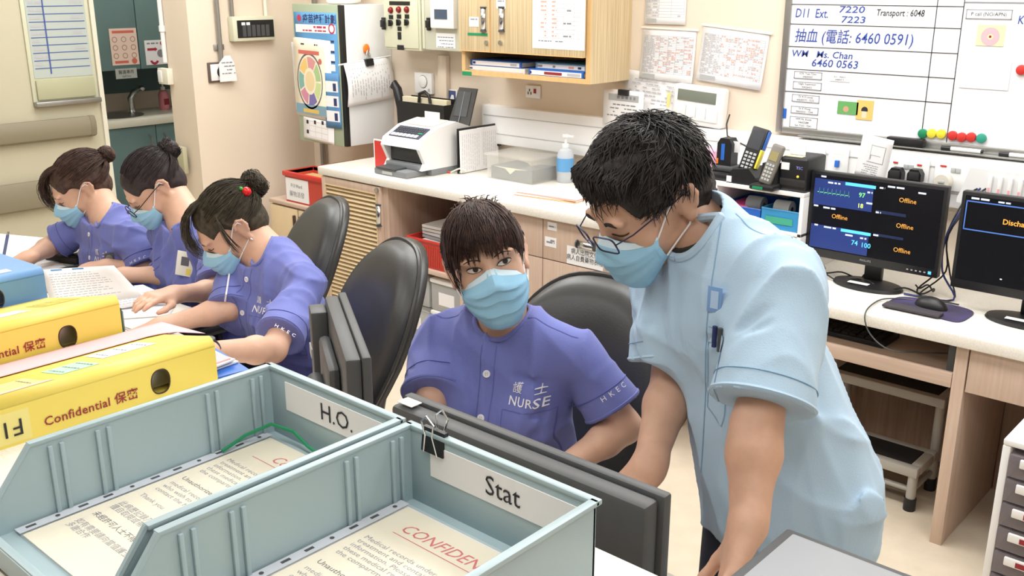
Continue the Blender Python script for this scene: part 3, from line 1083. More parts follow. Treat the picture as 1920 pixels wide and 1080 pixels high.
# ================================================================== PEOPLE
SKIN = mat('skin', (214, 172, 148), 0.5, var=0.06, scale=30, sss=0.12, bump=0.05, bscale=220)
SKIN_M = mat('skin_tan', (204, 162, 138), 0.5, var=0.07, scale=30, sss=0.12, bump=0.06, bscale=200)
SCRUB = mat('scrub_periwinkle', (106, 114, 182), 0.8, var=0.05, scale=5, bump=0.25, bscale=420, sheen=0.15)
SCRUB_B = mat('scrub_light_blue', (176, 204, 228), 0.8, var=0.04, scale=5, bump=0.25, bscale=420, sheen=0.15)
TROUS = mat('trousers_periwinkle', (98, 106, 172), 0.85)
TROUS_D = mat('trousers_dark', (52, 56, 70), 0.85)
MASKM = mat('mask_blue', (150, 200, 230), 0.8, bump=0.2, bscale=500)
MASKT = mat('mask_edge', (205, 226, 238), 0.8)
LOOP = mat('mask_loop', (240, 240, 240), 0.7)
THREAD = mat('white_thread', (232, 232, 240), 0.7)
SEAM = mat('seam_periwinkle', (88, 96, 166), 0.85)
SEAM_B = mat('seam_light_blue', (128, 166, 198), 0.85)
EYEW = mat('eye_white', (224, 218, 214), 0.25)
IRIS = mat('iris_dark', (44, 32, 26), 0.2)
LASH = mat('lash', (42, 32, 30), 0.7)
NAIL = mat('finger_nail', (226, 178, 160), 0.3)


def hairmat(name, rgb, rgb2):
    return mat(name, rgb, 0.5, rgb2=rgb2, scale=70, stretch=(1, 1, 1), spec=0.28, bump=0.3, bscale=140)


HAIR = dict(A=hairmat('hair_brown', (84, 62, 52), (58, 43, 37)), B=hairmat('hair_black_brown', (60, 50, 50), (42, 36, 38)),
            C=hairmat('hair_olive_brown', (74, 66, 52), (50, 45, 36)), D=hairmat('hair_red_brown', (72, 50, 44), (48, 34, 32)),
            M=hairmat('hair_black', (58, 54, 53), (36, 34, 34)))


def V(*a):
    return Vector(a)


def head_rot(fd, pitch, roll):
    """columns: person's left, back, up; fd is the horizontal facing, pitch down > 0, roll > 0 lowers the person's right"""
    h = Vector((fd[0], fd[1], 0)).normalized()
    f = h * math.cos(pitch) + V(0, 0, -math.sin(pitch))
    up = h * math.sin(pitch) + V(0, 0, math.cos(pitch))
    q = Quaternion(f, roll)
    up = q @ up
    y = -f
    x = y.cross(up)
    return Matrix((x, y, up)).transposed()


class Head:
    def __init__(s, c, Rh, sc=1.0):
        s.c, s.R, s.s = Vector(c), Rh, sc
        s.N = np.array(Rh)

    def w(s, x, y, z):
        return s.c + s.R @ (Vector((x, y, z)) * s.s)

    def cone(s, F, a, b, r1, r2, k=0.012, op='add'):
        F.cone(s.w(*a), s.w(*b), r1 * s.s, r2 * s.s, k * s.s, op)

    def ell(s, F, c, r, k=0.015, op='add', rot=None):
        Rm = s.N if rot is None else s.N @ np.array(rot)
        F.ell(s.w(*c), [v * s.s for v in r], Rm, k * s.s, op)


def head_field(F, h, male=False):
    h.ell(F, (0, .018, .035), (.076, .097, .085), .02)
    h.ell(F, (0, -.026, -.006), (.066, .070, .085), .03)
    h.ell(F, (0, -.034, -.062), (.054 if male else .050, .056, .048), .03)
    h.ell(F, (0, -.072, -.098), (.023, .018, .017), .025)
    for e in (-1, 1):
        h.ell(F, (e * .040, -.056, -.030), (.025, .028, .028), .02)
        h.ell(F, (e * .030, -.086, .027), (.028, .012, .009), .012)
        h.ell(F, (e * .031, -.106, .008), (.019, .015, .011), .014, 'sub')
    h.cone(F, (0, -.092, .014), (0, -.114, -.028), .008, .011, .014)
    for e in (-1, 1):
        h.ell(F, (e * .012, -.104, -.034), (.009, .010, .008), .008)
    h.ell(F, (0, -.099, -.064), (.022, .009, .007), .008)
    for e in (-1, 1):
        ro = Matrix.Rotation(e * R(-22), 3, 'Z') @ Matrix.Rotation(R(-12), 3, 'X')
        h.ell(F, (e * .079, .024, -.006), (.007, .018, .030), .008, rot=ro)
        pts = [(.080, .004, .006), (.083, .010, .022), (.086, .026, .029), (.089, .040, .020), (.089, .043, .002), (.086, .036, -.016)]
        for a, b in zip(pts, pts[1:]):
            h.cone(F, (e * a[0], a[1], a[2]), (e * b[0], b[1], b[2]), .0045, .0045, .005)
        h.ell(F, (e * .080, .022, -.033), (.006, .010, .011), .008)
        h.ell(F, (e * .090, .022, -.002), (.008, .010, .016), .006, 'sub', rot=ro)


def hand_field(F, w, f, n, side, curl=(0.35, 0.4, 0.45, 0.5), sc=1.0, spread=0.06, thumb=0.5, base=0.25):
    """palm + five fingers. w wrist, f towards the knuckles, n out of the palm, side=+1 puts the thumb along f x n"""
    w, f, n = Vector(w), Vector(f).normalized(), Vector(n)
    n = (n - f * n.dot(f)).normalized()
    s = f.cross(n) * side
    kn = [w + f * (.086 - .004 * abs(i - 1)) * sc + s * (.030 - .0195 * i) * sc for i in range(4)]
    for i, p in enumerate(kn):
        F.cone(w + s * (.014 - .009 * i) * sc, p, .017 * sc, .0115 * sc, .02 * sc)
    F.cone(w, w - f * .02 * sc, .024 * sc, .024 * sc, .02, flat=(n, .8))
    L = (.070, .078, .072, .056)
    for i, p in enumerate(kn):
        d = (f + s * spread * (1.5 - i)).normalized()
        ang = base * 0.5
        q = p
        for j, fr in enumerate((.45, .31, .24)):
            ang += curl[i] * (1.0 if j else 0.8)
            dd = d * math.cos(ang) + n * math.sin(ang)
            e = q + dd * L[i] * fr * sc
            F.cone(q, e, (.0088 - .0008 * j) * sc, (.0082 - .0010 * j) * sc, .006)
            q = e
    b = w + f * .024 * sc + s * .022 * sc + n * .006 * sc
    m = b + (f * .72 + s * .65 + n * thumb * .5).normalized() * .042 * sc
    e = m + (f * .93 + s * .20 + n * thumb * .6).normalized() * .034 * sc
    t = e + (f * .95 - s * .05 + n * thumb * .5).normalized() * .024 * sc
    F.cone(b, m, .0135 * sc, .0105 * sc, .016)
    F.cone(m, e, .0102 * sc, .0092 * sc, .006)
    F.cone(e, t, .0092 * sc, .0075 * sc, .006)
    return kn, e


def bounds(pts, pad):
    a = np.array([tuple(p) for p in pts])
    return a.min(0) - pad, a.max(0) + pad


def torso_field(F, J, inf=0.0, male=False, loose=0.0):
    N, Ls, Rs, P, fr = J['N'], J['Ls'], J['Rs'], J['P'], J['front']
    r0 = .150 if male else .128
    mid = (Ls + Rs) / 2
    ch = mid.lerp(P, .22)
    wa = mid.lerp(P, .68)
    lat = (Ls - Rs).normalized()
    F.cone(Rs.lerp(Ls, .14), Ls.lerp(Rs, .14), .046 + inf, .046 + inf, .035)
    for sh in (Ls, Rs):
        F.cone(N + V(0, 0, -.014), sh.lerp(N, .08) + V(0, 0, -.006), .036 + inf * .7, .040 + inf * .7, .035)
    ct = mid.lerp(P, .13)
    F.cone(ct, wa, r0 + inf, r0 * .88 + inf + loose * .6, .05, flat=(fr, .66 if not male else .64))
    F.cone(wa, P, r0 * .88 + inf + loose * .6, r0 * (.92 if male else 1.02) + inf + loose, .06, flat=(fr, .74))
    if not male:
        for e in (-1, 1):
            F.ell(ch + lat * e * .062 + Vector(fr) * .062 + V(0, 0, -.035), (.062 + inf * .6, .058 + inf * .6, .062 + inf * .6), None, .06)
    else:
        for e in (-1, 1):
            F.ell(ch + lat * e * .07 + Vector(fr) * .045, (.08 + inf * .5, .05 + inf * .5, .07 + inf * .5), None, .06)


def folds(rng, n, kdir, wl, amp):
    """sum of warped sine ridges: cloth folds running across kdir"""
    W = []
    for _ in range(n):
        k = Vector(kdir) + V(rng.uniform(-.5, .5), rng.uniform(-.5, .5), rng.uniform(-.35, .35))
        k = k.normalized() * (2 * math.pi / (wl * rng.uniform(.7, 1.5)))
        wv = V(rng.uniform(-1, 1), rng.uniform(-1, 1), rng.uniform(-1, 1)).normalized() * rng.uniform(9, 18)
        W.append((k, rng.uniform(0, 6.28), wv, rng.uniform(0, 6.28), amp * rng.uniform(.5, 1.0), rng.uniform(.6, 1.6)))
    def fn(x, y, z):
        o = 0
        for k, ph, wv, p2, a, wa in W:
            g = np.sin(wv.x * x + wv.y * y + wv.z * z + p2)
            f = 1 - np.abs(np.sin(.5 * (k.x * x + k.y * y + k.z * z + ph + wa * 1.6 * g)))
            o = o - a * (2.2 * f * f - .7) * np.clip(.35 + .65 * g, 0, 1)
        return o
    return fn


def crease(F, a, b, w, depth):
    """one pulled fold: a groove with a ridge beside it from a to b"""
    a, b = np.array(a, float), np.array(b, float)
    ba = b - a
    L2 = float(ba @ ba)
    lo, hi = np.minimum(a, b) - w * 3, np.maximum(a, b) + w * 3
    def fn(x, y, z):
        px, py, pz = x - a[0], y - a[1], z - a[2]
        t = np.clip((px * ba[0] + py * ba[1] + pz * ba[2]) / L2, 0, 1)
        q = np.sqrt((px - t * ba[0]) ** 2 + (py - t * ba[1]) ** 2 + (pz - t * ba[2]) ** 2)
        return depth * np.exp(-(q / w) ** 2) * np.sin(np.pi * np.clip(t * .9 + .1, 0, 1))
    F.apply(fn, lo, hi, 0, 'disp', pad=0)


def surf(o):
    me = o.data
    return BVHTree.FromPolygons([v.co for v in me.vertices], [p.vertices for p in me.polygons])


def conform(me, bvh, T, off, d=None):
    """drop a flat mesh (local x,y; z towards the viewer) onto a surface along -z of T"""
    dirv = (T.to_3x3() @ Vector((0, 0, -1))).normalized()
    for v in me.vertices:
        p = T @ v.co
        hit, nrm, i, dist = bvh.ray_cast(p - dirv * 0.15, dirv, 0.5)
        if hit is None:
            v.co = p
        else:
            if nrm.dot(dirv) > 0:
                nrm = -nrm
            v.co = hit + nrm * off + dirv * (-v.co.z)
    me.update()


def dress(name, me, m, parent):
    me.materials.clear()
    me.materials.append(m)
    o = bpy.data.objects.new(name, me)
    COL.objects.link(o)
    o.parent = parent
    if parent.parent is None:
        o.matrix_parent_inverse = Matrix.Translation(-parent.location)
    if name == 'embroidery':
        o['kind'] = 'stuff'
    return o


def wp(mb, name, m, parent, **k):
    """world-space mesh parented to a person"""
    o = mb.build(name, m, parent, **k)
    if parent.parent is None:
        o.matrix_parent_inverse = Matrix.Translation(-parent.location)
    return o


def strip_mesh(pts, w, T=None):
    """thin ribbon along 2-D points for seams, flat in x,y"""
    mb = MB()
    for (a, b) in zip(pts, pts[1:]):
        n = max(1, int((Vector(b) - Vector(a)).length / .008))
        a_, b_ = Vector((*a, 0)), Vector((*b, 0))
        d = (b_ - a_).normalized()
        s = Vector((-d.y, d.x, 0)) * w / 2
        mb.grid(lambda u, v: a_.lerp(b_, u) + s * (2 * v - 1), n, 1)
    return mb.mesh('seam')


def mask_part(h, parent, rng, tilt=0.0):
    """pleated surgical mask with two ear loops per side"""
    nu, nv = 26, 22
    amax = R(76)
    def pt(u, v, off=0.0):
        th = (u * 2 - 1) * amax
        c, s_ = math.cos(th), math.sin(th)
        sd = abs(math.sin(th)) / math.sin(amax)
        top = .002 - .030 * sd ** 1.3 + (.004 if sd < .25 else 0) * math.cos(sd / .25 * math.pi / 2)
        bot = -.125 + .050 * sd ** 3
        z = top + (bot - top) * v
        prof = np.interp(v, [0, .12, .28, .45, .7, .88, 1], [.082, .096, .108, .106, .101, .094, .078])
        ax = np.interp(v, [0, .5, .85, 1], [.070, .0725, .070, .064])
        pl = 0.0
        for v0 in (.34, .54, .74):
            d = v - v0
            if -.16 < d < 0:
                pl += .0050 * (1 + d / .16) * (1 - sd ** 3)
        wr = .0012 * math.sin(v * 17 + u * 9) * sd
        nose = .010 * math.exp(-(sd / .22) ** 2) * math.exp(-((v - .2) / .16) ** 2)
        r = prof + pl + wr + nose + off
        return h.w((ax + .3 * (pl + wr) + off) * s_, -.02 - r * max(0, c) ** .85, z)
    mb = MB()
    mb.grid(lambda u, v: pt(u, v), nu, nv)
    o = wp(mb, 'face_mask', MASKM, parent, solid=0.0016)
    o['label'] = 'pleated light blue surgical mask'
    e = MB()
    e.grid(lambda u, v: pt(u, v * .085, .0014), nu, 2)
    e2 = wp(e, 'mask_edge', MASKT, o)
    e = MB()
    for (u0, u1) in ((0, .035), (.965, 1)):
        e = MB()
        e.grid(lambda u, v: pt(u0 + (u1 - u0) * u, v, .0012), 2, nv)
        wp(e, 'mask_side_edge', MASKM, o)
    for e_ in (0, 1):
        sx = -1 if e_ == 0 else 1
        a = h.w(*(Vector((sx * .0, 0, 0))))
        p1 = pt(e_, .04)
        p2 = pt(e_, .93)
        mb = MB()
        mb.tube([p1, h.w(sx * .077, -.012, .004), h.w(sx * .083, .006, .020), h.w(sx * .088, .024, .022), h.w(sx * .082, .034, .004),
                 h.w(sx * .080, .030, -.022), h.w(sx * .078, .012, -.044), p2], .0017, 6)
        wp(mb, 'ear_loop', LOOP, o)
    return o


def brow_eye(h, bvh, parent, open_=True, gaze=(0, 0), iris_r=.0058, bw=.0048):
    fd = -(h.R @ Vector((0, 1, 0)))
    def P(x, z, off):
        o = h.w(x, -.25, z)
        hit, nrm, i, d = bvh.ray_cast(o, -fd, .4)
        if hit is None:
            return h.w(x, -.1, z)
        return hit + fd * off
    for e in (-1, 1):
        # eyebrow
        mb = MB()
        mb.grid(lambda u, v: P(e * (.014 + .036 * u), .024 + .007 * math.sin(math.pi * u * .8) - .002 * u + (v - .5) * (bw - .45 * bw * u), .0012), 12, 2)
        wp(mb, 'eyebrow', LASH, parent)
        cx, cz = e * .0315, .006
        hw, hu, hl = .0152, .0062, .0046
        if open_:
            def lid(u, v):
                x = (u * 2 - 1)
                up = hu * (1 - x * x) ** .6
                lo = -hl * (1 - x * x) ** .8
                return P(cx + x * hw, cz + lo + (up - lo) * v + .0015 * x * e, .0008)
            mb = MB()
            mb.grid(lid, 14, 5)
            eye = wp(mb, 'eye', EYEW, parent)
            mb = MB()
            gx, gz = gaze
            def ir(u, v):
                a = 2 * math.pi * u
                x, z = gx + iris_r * v * math.cos(a), gz + iris_r * v * math.sin(a)
                xr = max(-.98, min(.98, x / hw))
                up = hu * (1 - xr * xr) ** .6
                lo = -hl * (1 - xr * xr) ** .8
                return P(cx + x, cz + max(lo, min(up, z)), .0016)
            mb.grid(ir, 18, 3)
            wp(mb, 'iris', IRIS, eye)
            mb = MB()
            mb.grid(lambda u, v: P(cx + (u * 2 - 1) * hw * 1.08, cz + hu * (1 - min(1, (u * 2 - 1) ** 2)) ** .6 + (v - .3) * .0026 + .0015 * (u * 2 - 1) * e, .0022), 14, 1)
            wp(mb, 'eyelash', LASH, eye)
            mb = MB()
            mb.grid(lambda u, v: P(cx + (u * 2 - 1) * hw, cz - hl * (1 - min(1, (u * 2 - 1) ** 2)) ** .8 - v * .0010, .0014), 14, 1)
            wp(mb, 'lower_lash', LASH, eye)
        else:
            mb = MB()
            mb.grid(lambda u, v: P(cx + (u * 2 - 1) * hw * 1.05, cz - .004 - .0045 * (1 - (u * 2 - 1) ** 2) + (v - .5) * .0026, .0014), 14, 1)
            wp(mb, 'closed_eyelash', LASH, parent)


def strands(h, parent, m, paths, r=0.0011, name='strands', n=3):
    """paths: lists of head-local points; thin tapered tubes joined into one part"""
    vs, fs = [], []
    for pts in paths:
        P = [h.w(*p) for p in pts]
        K = len(P)
        up = None
        o = len(vs)
        for i, p in enumerate(P):
            t = (P[min(i + 1, K - 1)] - P[max(i - 1, 0)])
            t = t.normalized() if t.length > 1e-9 else Vector((0, 0, 1))
            up = t.orthogonal().normalized() if up is None else (up - t * up.dot(t)).normalized() if (up - t * up.dot(t)).length > 1e-6 else t.orthogonal().normalized()
            w = t.cross(up)
            rr = r * h.s * (1.0 - .75 * (i / (K - 1)) ** 2)
            for k in range(n):
                a = 2 * math.pi * k / n
                vs.append(p + (up * math.cos(a) + w * math.sin(a)) * rr)
        for i in range(K - 1):
            for k in range(n):
                a, b = o + i * n + k, o + i * n + (k + 1) % n
                fs.append((a, b, b + n, a + n))
    mb = MB()
    mb.v, mb.f = vs, fs
    o = mb.build(name, m, parent, ang=180)
    if parent.parent is None:
        o.matrix_parent_inverse = Matrix.Translation(-parent.location)
    o['kind'] = 'stuff'
    return o


HC, HRAD = Vector((0, .020, .036)), Vector((.086, .108, .094))


def onscalp(d, lift=0.0):
    d = Vector(d)
    d = Vector((d.x / HRAD.x, d.y / HRAD.y, d.z / HRAD.z)).normalized()
    return HC + Vector((d.x * (HRAD.x + lift), d.y * (HRAD.y + lift), d.z * (HRAD.z + lift)))


def slerp_path(a, b, n, lift, rng, jit=.002, bow=0.0):
    """path over the scalp from a to b (points), lifted"""
    def unit(p):
        q = Vector(p) - HC
        return Vector((q.x / HRAD.x, q.y / HRAD.y, q.z / HRAD.z))
    ua, ub = unit(a), unit(b)
    la, lb = ua.length, ub.length
    qa, qb = ua.normalized(), ub.normalized()
    ang = max(1e-4, qa.angle(qb))
    out = []
    side = qa.cross(qb)
    side = side.normalized() if side.length > 1e-5 else Vector((1, 0, 0))
    j1 = rng.uniform(-jit, jit)
    ph = rng.uniform(0, 6.28)
    for i in range(n + 1):
        t = i / n
        d = (qa * math.sin((1 - t) * ang) + qb * math.sin(t * ang)) / math.sin(ang)
        l = la * (1 - t) + lb * t
        p = HC + Vector((d.x * HRAD.x, d.y * HRAD.y, d.z * HRAD.z)) * l
        e = Vector((d.x / HRAD.x, d.y / HRAD.y, d.z / HRAD.z)).normalized()
        p = p + e * (lift * math.sin(math.pi * min(1, t * 1.0)) + j1 + jit * .6 * math.sin(ph + 5 * t)) + side * bow * math.sin(math.pi * t)
        out.append(tuple(p))
    return out


def legs(J, parent, m, shoe='black'):
    P, fr = J['P'], Vector(J['front'])
    lat = Vector((J['Ls'] - J['Rs'])).normalized()
    lat.z = 0
    lat.normalize()
    pts = [P]
    spec = []
    for e in (-1, 1):
        hip = P + lat * e * .085 + V(0, 0, -.02)
        if J.get('stand'):
            kn = V(hip.x, hip.y, .46) + fr * .02 + lat * e * .02
            an = V(hip.x, hip.y, .09) + lat * e * .03
        else:
            kn = hip + fr * .40 + lat * e * .05
            kn.z = .49
            an = V(kn.x, kn.y, .09) - fr * .06
        spec.append((e, hip, kn, an))
        pts += [hip, kn, an]
    lo, hi = bounds(pts, .14)
    lo[2] = 0.05
    F = Field(lo, hi, .012)
    F.cone(P + V(0, 0, .06), P + V(0, 0, -.02), .135, .145, .03, flat=(fr, .8))
    for e, hip, kn, an in spec:
        F.cone(hip, kn, .088, .066, .04)
        F.cone(kn, an, .064, .056, .03)
    F.plane((0, 0, .085), (0, 0, -1), lo, hi)
    o = field_obj('trousers', F, m, parent, 1)
    for e, hip, kn, an in spec:
        q = frame(V(an.x, an.y, 0), fr, lat)
        s = MB(Matrix.Translation((an.x, an.y, 0)) @ Matrix.Rotation(math.atan2(fr.y, fr.x), 4, 'Z'))
        s.ball((.05, 0, .0), 1, 18, (.13, .047, .07))
        s.v = [Vector((p.x, p.y, max(p.z, .0))) for p in s.v]
        wp(s, 'shoe', shoe, parent)
        mb = MB().cyl((an.x, an.y, .05), (an.x, an.y, .14), .036, .04, 14)
        wp(mb, 'ankle', 'white', parent)
    return o


def person(key, label, base, J, h, vox, male=False, skin=None, shirt=None, hands=(), sleeve=(0.72, 0.72), neck_r=.062, neckdrop=0.0,
           hem=None, arm_r=None, loose=0.02, fold_amp=.0052, seed=1, sleeve_r=(.085, .080), cuff=True):
    skin = skin or SKIN
    shirt = shirt or SCRUB
    t = thing('person', label, 'person', base)
    rng = random.Random(seed)
    ar = arm_r or ((.047, .041, .037, .026) if male else (.038, .032, .029, .022))
    # ---- body
    pts = [J[k] for k in ('N', 'Ls', 'Rs', 'P', 'Le', 'Re', 'Lw', 'Rw')] + [h.w(0, 0, .14), h.w(0, -.13, -.05), h.w(0, .13, 0)]
    for (sd, f, n, kw) in hands:
        w_ = J[sd + 'w']
        pts += [w_ + Vector(f).normalized() * .18, w_ + Vector(n).normalized() * .06]
    lo, hi = bounds(pts, .12)
    lo[2] = max(lo[2], J['P'].z - .1)
    lo[2] = min(lo[2], min(J['Lw'].z, J['Rw'].z) - .07)
    F = Field(lo, hi, vox)
    torso_field(F, J, -.014, male)
    hb = h.w(0, .022, -.055)
    F.cone(hb, J['N'] + V(0, 0, -.03), .054 if male else .045, .054 if male else .044, .03)
    F.cone(h.w(0, .045, -.03), J['N'] - Vector(J['front']) * .02, .036, .036, .04)
    head_field(F, h, male)
    for sd in 'LR':
        s_, e_, w_ = J[sd + 's'], J[sd + 'e'], J[sd + 'w']
        F.cone(s_, e_, ar[0] * .86, ar[1], .03)
        m_ = e_.lerp(w_, .28)
        F.cone(e_, m_, ar[1] * .95, ar[2] * 1.08, .02)
        F.cone(m_, w_, ar[2] * 1.08, ar[3], .02)
    for (sd, f, n, kw) in hands:
        side = -1 if sd == 'R' else 1
        hand_field(F, J[sd + 'w'], f, n, side, **kw)
    body = field_obj('body', F, skin, t, 2)
    # ---- tunic
    pts = [J[k] for k in ('N', 'Ls', 'Rs', 'P', 'Le', 'Re')]
    lo, hi = bounds(pts, .19)
    hz = hem if hem is not None else J['P'].z - .06
    lo[2] = hz - .02
    F = Field(lo, hi, max(vox, .0045))
    cuts = []
    for i, sd in enumerate('LR'):
        s_, e_ = J[sd + 's'], J[sd + 'e']
        end = s_.lerp(e_, sleeve[i])
        ax = (e_ - s_).normalized()
        cuts.append((s_, e_, end, ax))
        F.cone(s_ + ax * .03, end + ax * .01, sleeve_r[0], sleeve_r[1], .001)
        l2, h2 = bounds([end, end + ax * .1], sleeve_r[1] + .04)
        def cutter(x, y, z, p=end, a=ax):
            px, py, pz = x - p.x, y - p.y, z - p.z
            tt = px * a.x + py * a.y + pz * a.z
            rr = np.sqrt(np.maximum(0, px * px + py * py + pz * pz - tt * tt))
            return np.maximum(-tt, rr - (sleeve_r[1] + .03))
        F.apply(cutter, l2, h2, .002, 'sub', pad=.02)
    torso_field(F, J, .014, male, loose)
    if hem is not None and male:
        P_ = J['P']
        F.cone(P_, V(P_.x, P_.y, hz - .05) - Vector(J['front']) * .01, .138 + loose, .146 + loose, .08, flat=(J['front'], .8))
    def calm(fn):
        """folds die out towards the stitched cuffs"""
        def g(x, y, z):
            w = 1.0
            for c in cuts:
                d = np.sqrt((x - c[2].x) ** 2 + (y - c[2].y) ** 2 + (z - c[2].z) ** 2) / (sleeve_r[1] * 1.45)
                w = w * np.clip((d - .62) * 2.2, 0.04, 1)
            return fn(x, y, z) * w
        return g
    F.apply(calm(folds(rng, 5, Vector((J['Ls'] - J['Rs'])).normalized(), .075, fold_amp)), lo, hi, 0, 'disp', pad=0)
    F.apply(calm(folds(rng, 3, (0.2, 0.1, 1), .10, fold_amp * .7)), lo, hi, 0, 'disp', pad=0)
    fr = Vector(J['front'])
    for i, sd in enumerate('LR'):
        s_, e_, end, ax = cuts[i]
        arm_in = (J['P'] - s_).normalized()
        lat = (s_ - (J['Ls'] + J['Rs']) / 2).normalized()
        for q in range(4):
            a = s_ - lat * .02 + fr * (.07 + .01 * q) + V(0, 0, -.045 - .02 * q)
            b = a - lat * rng.uniform(.07, .12) + V(0, 0, rng.uniform(-.12, .02)) + fr * .01
            crease(F, a, b, .009, .010)
        for q in range(3):
            c = s_.lerp(end, rng.uniform(.2, .5))
            a = c + fr * .085 + V(0, 0, rng.uniform(-.03, .03))
            b = c + lat * .05 + fr * .05 + V(0, 0, rng.uniform(-.06, .06))
            crease(F, a, b, .008, .008)
    # neck opening, hem, cuffs
    nd = Vector(J.get('neckdir', (0, 0, 1))).normalized()
    if male:
        F.cone(J['N'] - nd * .03 + fr * .004, J['N'] + nd * .022 + fr * .006, neck_r + .016, neck_r + .012, .03)
    F.cone(J['N'] + fr * (.014 + neckdrop) - nd * .010, J['N'] + nd * .2 + fr * .02, neck_r, neck_r * 1.2, .008, 'sub')
    F.plane((0, 0, hz), (0, 0, -1), lo, hi)
    tunic = field_obj('tunic', F, shirt, t, 1)
    bv = surf(tunic)
    u = (fr - nd * fr.dot(nd)).normalized()
    v = nd.cross(u)
    ring = []
    for q in range(36):
        a = 2 * math.pi * q / 36
        d = u * math.cos(a) + v * math.sin(a)
        o = J['N'] + fr * (.014 + neckdrop) + d * (neck_r + .007)
        hit = bv.ray_cast(o + nd * .09, -nd, .16)[0]
        ring.append(hit if hit is not None and (hit - o).length < .045 else (ring[-1] + (o - J['N']) * 0 if ring else o))
    for it in range(9):
        ring = [(ring[i - 1] + ring[i] * 2 + ring[(i + 1) % 36]) / 4 for i in range(36)]
    ring.append(ring[0])
    wp(MB().tube(ring, .0085 if male else .0052, 8, caps=False), 'neck_binding', shirt, t)
    return t, body, tunic, cuts
# ------------------------------------------------------------------ the five people
def facing(deg):
    """horizontal facing: 0 = towards the camera, positive turns to picture left"""
    a = R(deg)
    f = -_F * math.cos(a) - _R * math.sin(a)
    return Vector((f.x, f.y, 0)).normalized()


def scalp_hair(key, h, parent, cut, extra=(), thick=.012, vox=.0045, amp=.0016, seed=0, low=-.06):
    """hair cap as one surface; cut = list of (centre, radii) removed for the face"""
    pts = [h.w(x, y, z) for x in (-.14, .14) for y in (-.16, .19) for z in (-.13, .20)]
    lo, hi = bounds(pts, .02)
    F = Field(lo, hi, vox)
    h.ell(F, (0, .020, .036), (.077 + thick, .098 + thick, .085 + thick), .02)
    h.ell(F, (0, .060, -.030), (.062 + thick * .6, .050 + thick * .6, .050), .03)
    for it in extra:
        if it[0] == 'ell':
            h.ell(F, it[1], it[2], it[3] if len(it) > 3 else .02)
        else:
            h.cone(F, it[1], it[2], it[3], it[4], .015)
    rng = random.Random(seed)
    F.apply(folds(rng, 5, h.R @ Vector((1, 0, .3)), .022, amp), lo, hi, 0, 'disp', pad=0)
    for c, r in cut:
        h.ell(F, c, r, .012, 'sub')
    for e in (-1, 1):
        h.ell(F, (e * .088, .022, -.010), (.030, .026, .038), .010, 'sub')
    return field_obj('hair', F, HAIR[key], parent, 1)


def nurse_front(t, tunic, J, h, text_dx, font, buttons, bvh, fr, placket=True, pocket=True, name_scale=1.0, sleeve_txt=None):
    up = V(0, 0, 1)
    right = fr.cross(up) * -1        # picture right when looking at the chest
    right = up.cross(fr)
    o = J['N'] + fr * .1
    T0 = frame(o, right, up)
    for z in buttons:
        p = T0 @ Vector((0, z, .1))
        hit, nrm, i, d = bvh.ray_cast(p, -fr, .4)
        if hit is None:
            continue
        q = nrm.to_track_quat('Z', 'Y').to_matrix().to_4x4()
        q.translation = hit
        b = MB(q).lathe([(.0075, 0), (.0078, .002), (.0068, .0032), (.0055, .0026), (.0, .0024)], 16)
        bo = wp(b, 'button', THREAD, t)
        hb = MB(q)
        for (a, c) in ((-.0018, -.0018), (.0018, -.0018), (-.0018, .0018), (.0018, .0018)):
            hb.box(a - .0007, a + .0007, c - .0007, c + .0007, .0026, .0031)
        hb_ = wp(hb, 'thread_cross', 'inkg', bo, smooth=False)
        hb_['kind'] = 'stuff'
    if placket:
        for x in (-.014, .014):
            me = strip_mesh([(x, -.02), (x, -.30)], .0014)
            conform(me, bvh, T0, .0008)
            dress('seam', me, SEAM, t)
    me = text('護    士', .021 * name_scale, THREAD, link=False)
    conform(me, bvh, T0 @ Matrix.Translation((text_dx, -.098, 0)), .0012)
    dress('embroidery', me, THREAD, t)
    me = text('NURSE', .024 * name_scale, THREAD, link=False, spacing=1.05, bold=.0002)
    conform(me, bvh, T0 @ Matrix.Translation((text_dx, -.122, 0)), .0012)
    dress('embroidery', me, THREAD, t)
    if pocket:
        x0, x1, y0, y1 = text_dx - .048, text_dx + .048, -.262, -.140
        me = strip_mesh([(x0, y1), (x1, y1), (x1, y0), (x0, y0), (x0, y1)], .0014)
        conform(me, bvh, T0, .0008)
        dress('pocket_seam', me, SEAM, t)
    return T0


def sleeve_text(t, bvh, cut, body, size, m, lookdir):
    """small lettering near a cuff, read along the cuff"""
    s_, e_, end, ax = cut
    c = end - ax * .028
    look = Vector(lookdir).normalized()
    x = ax.cross(look).normalized()
    T = frame(c + look * .1, x, -ax)
    if (T.to_3x3() @ Vector((0, 0, 1))).dot(look) < 0:
        T = frame(c + look * .1, -x, -ax)
    me = text(body, size, m, link=False, spacing=1.2)
    conform(me, bvh, T, .0012)
    dress('sleeve_lettering', me, m, t)


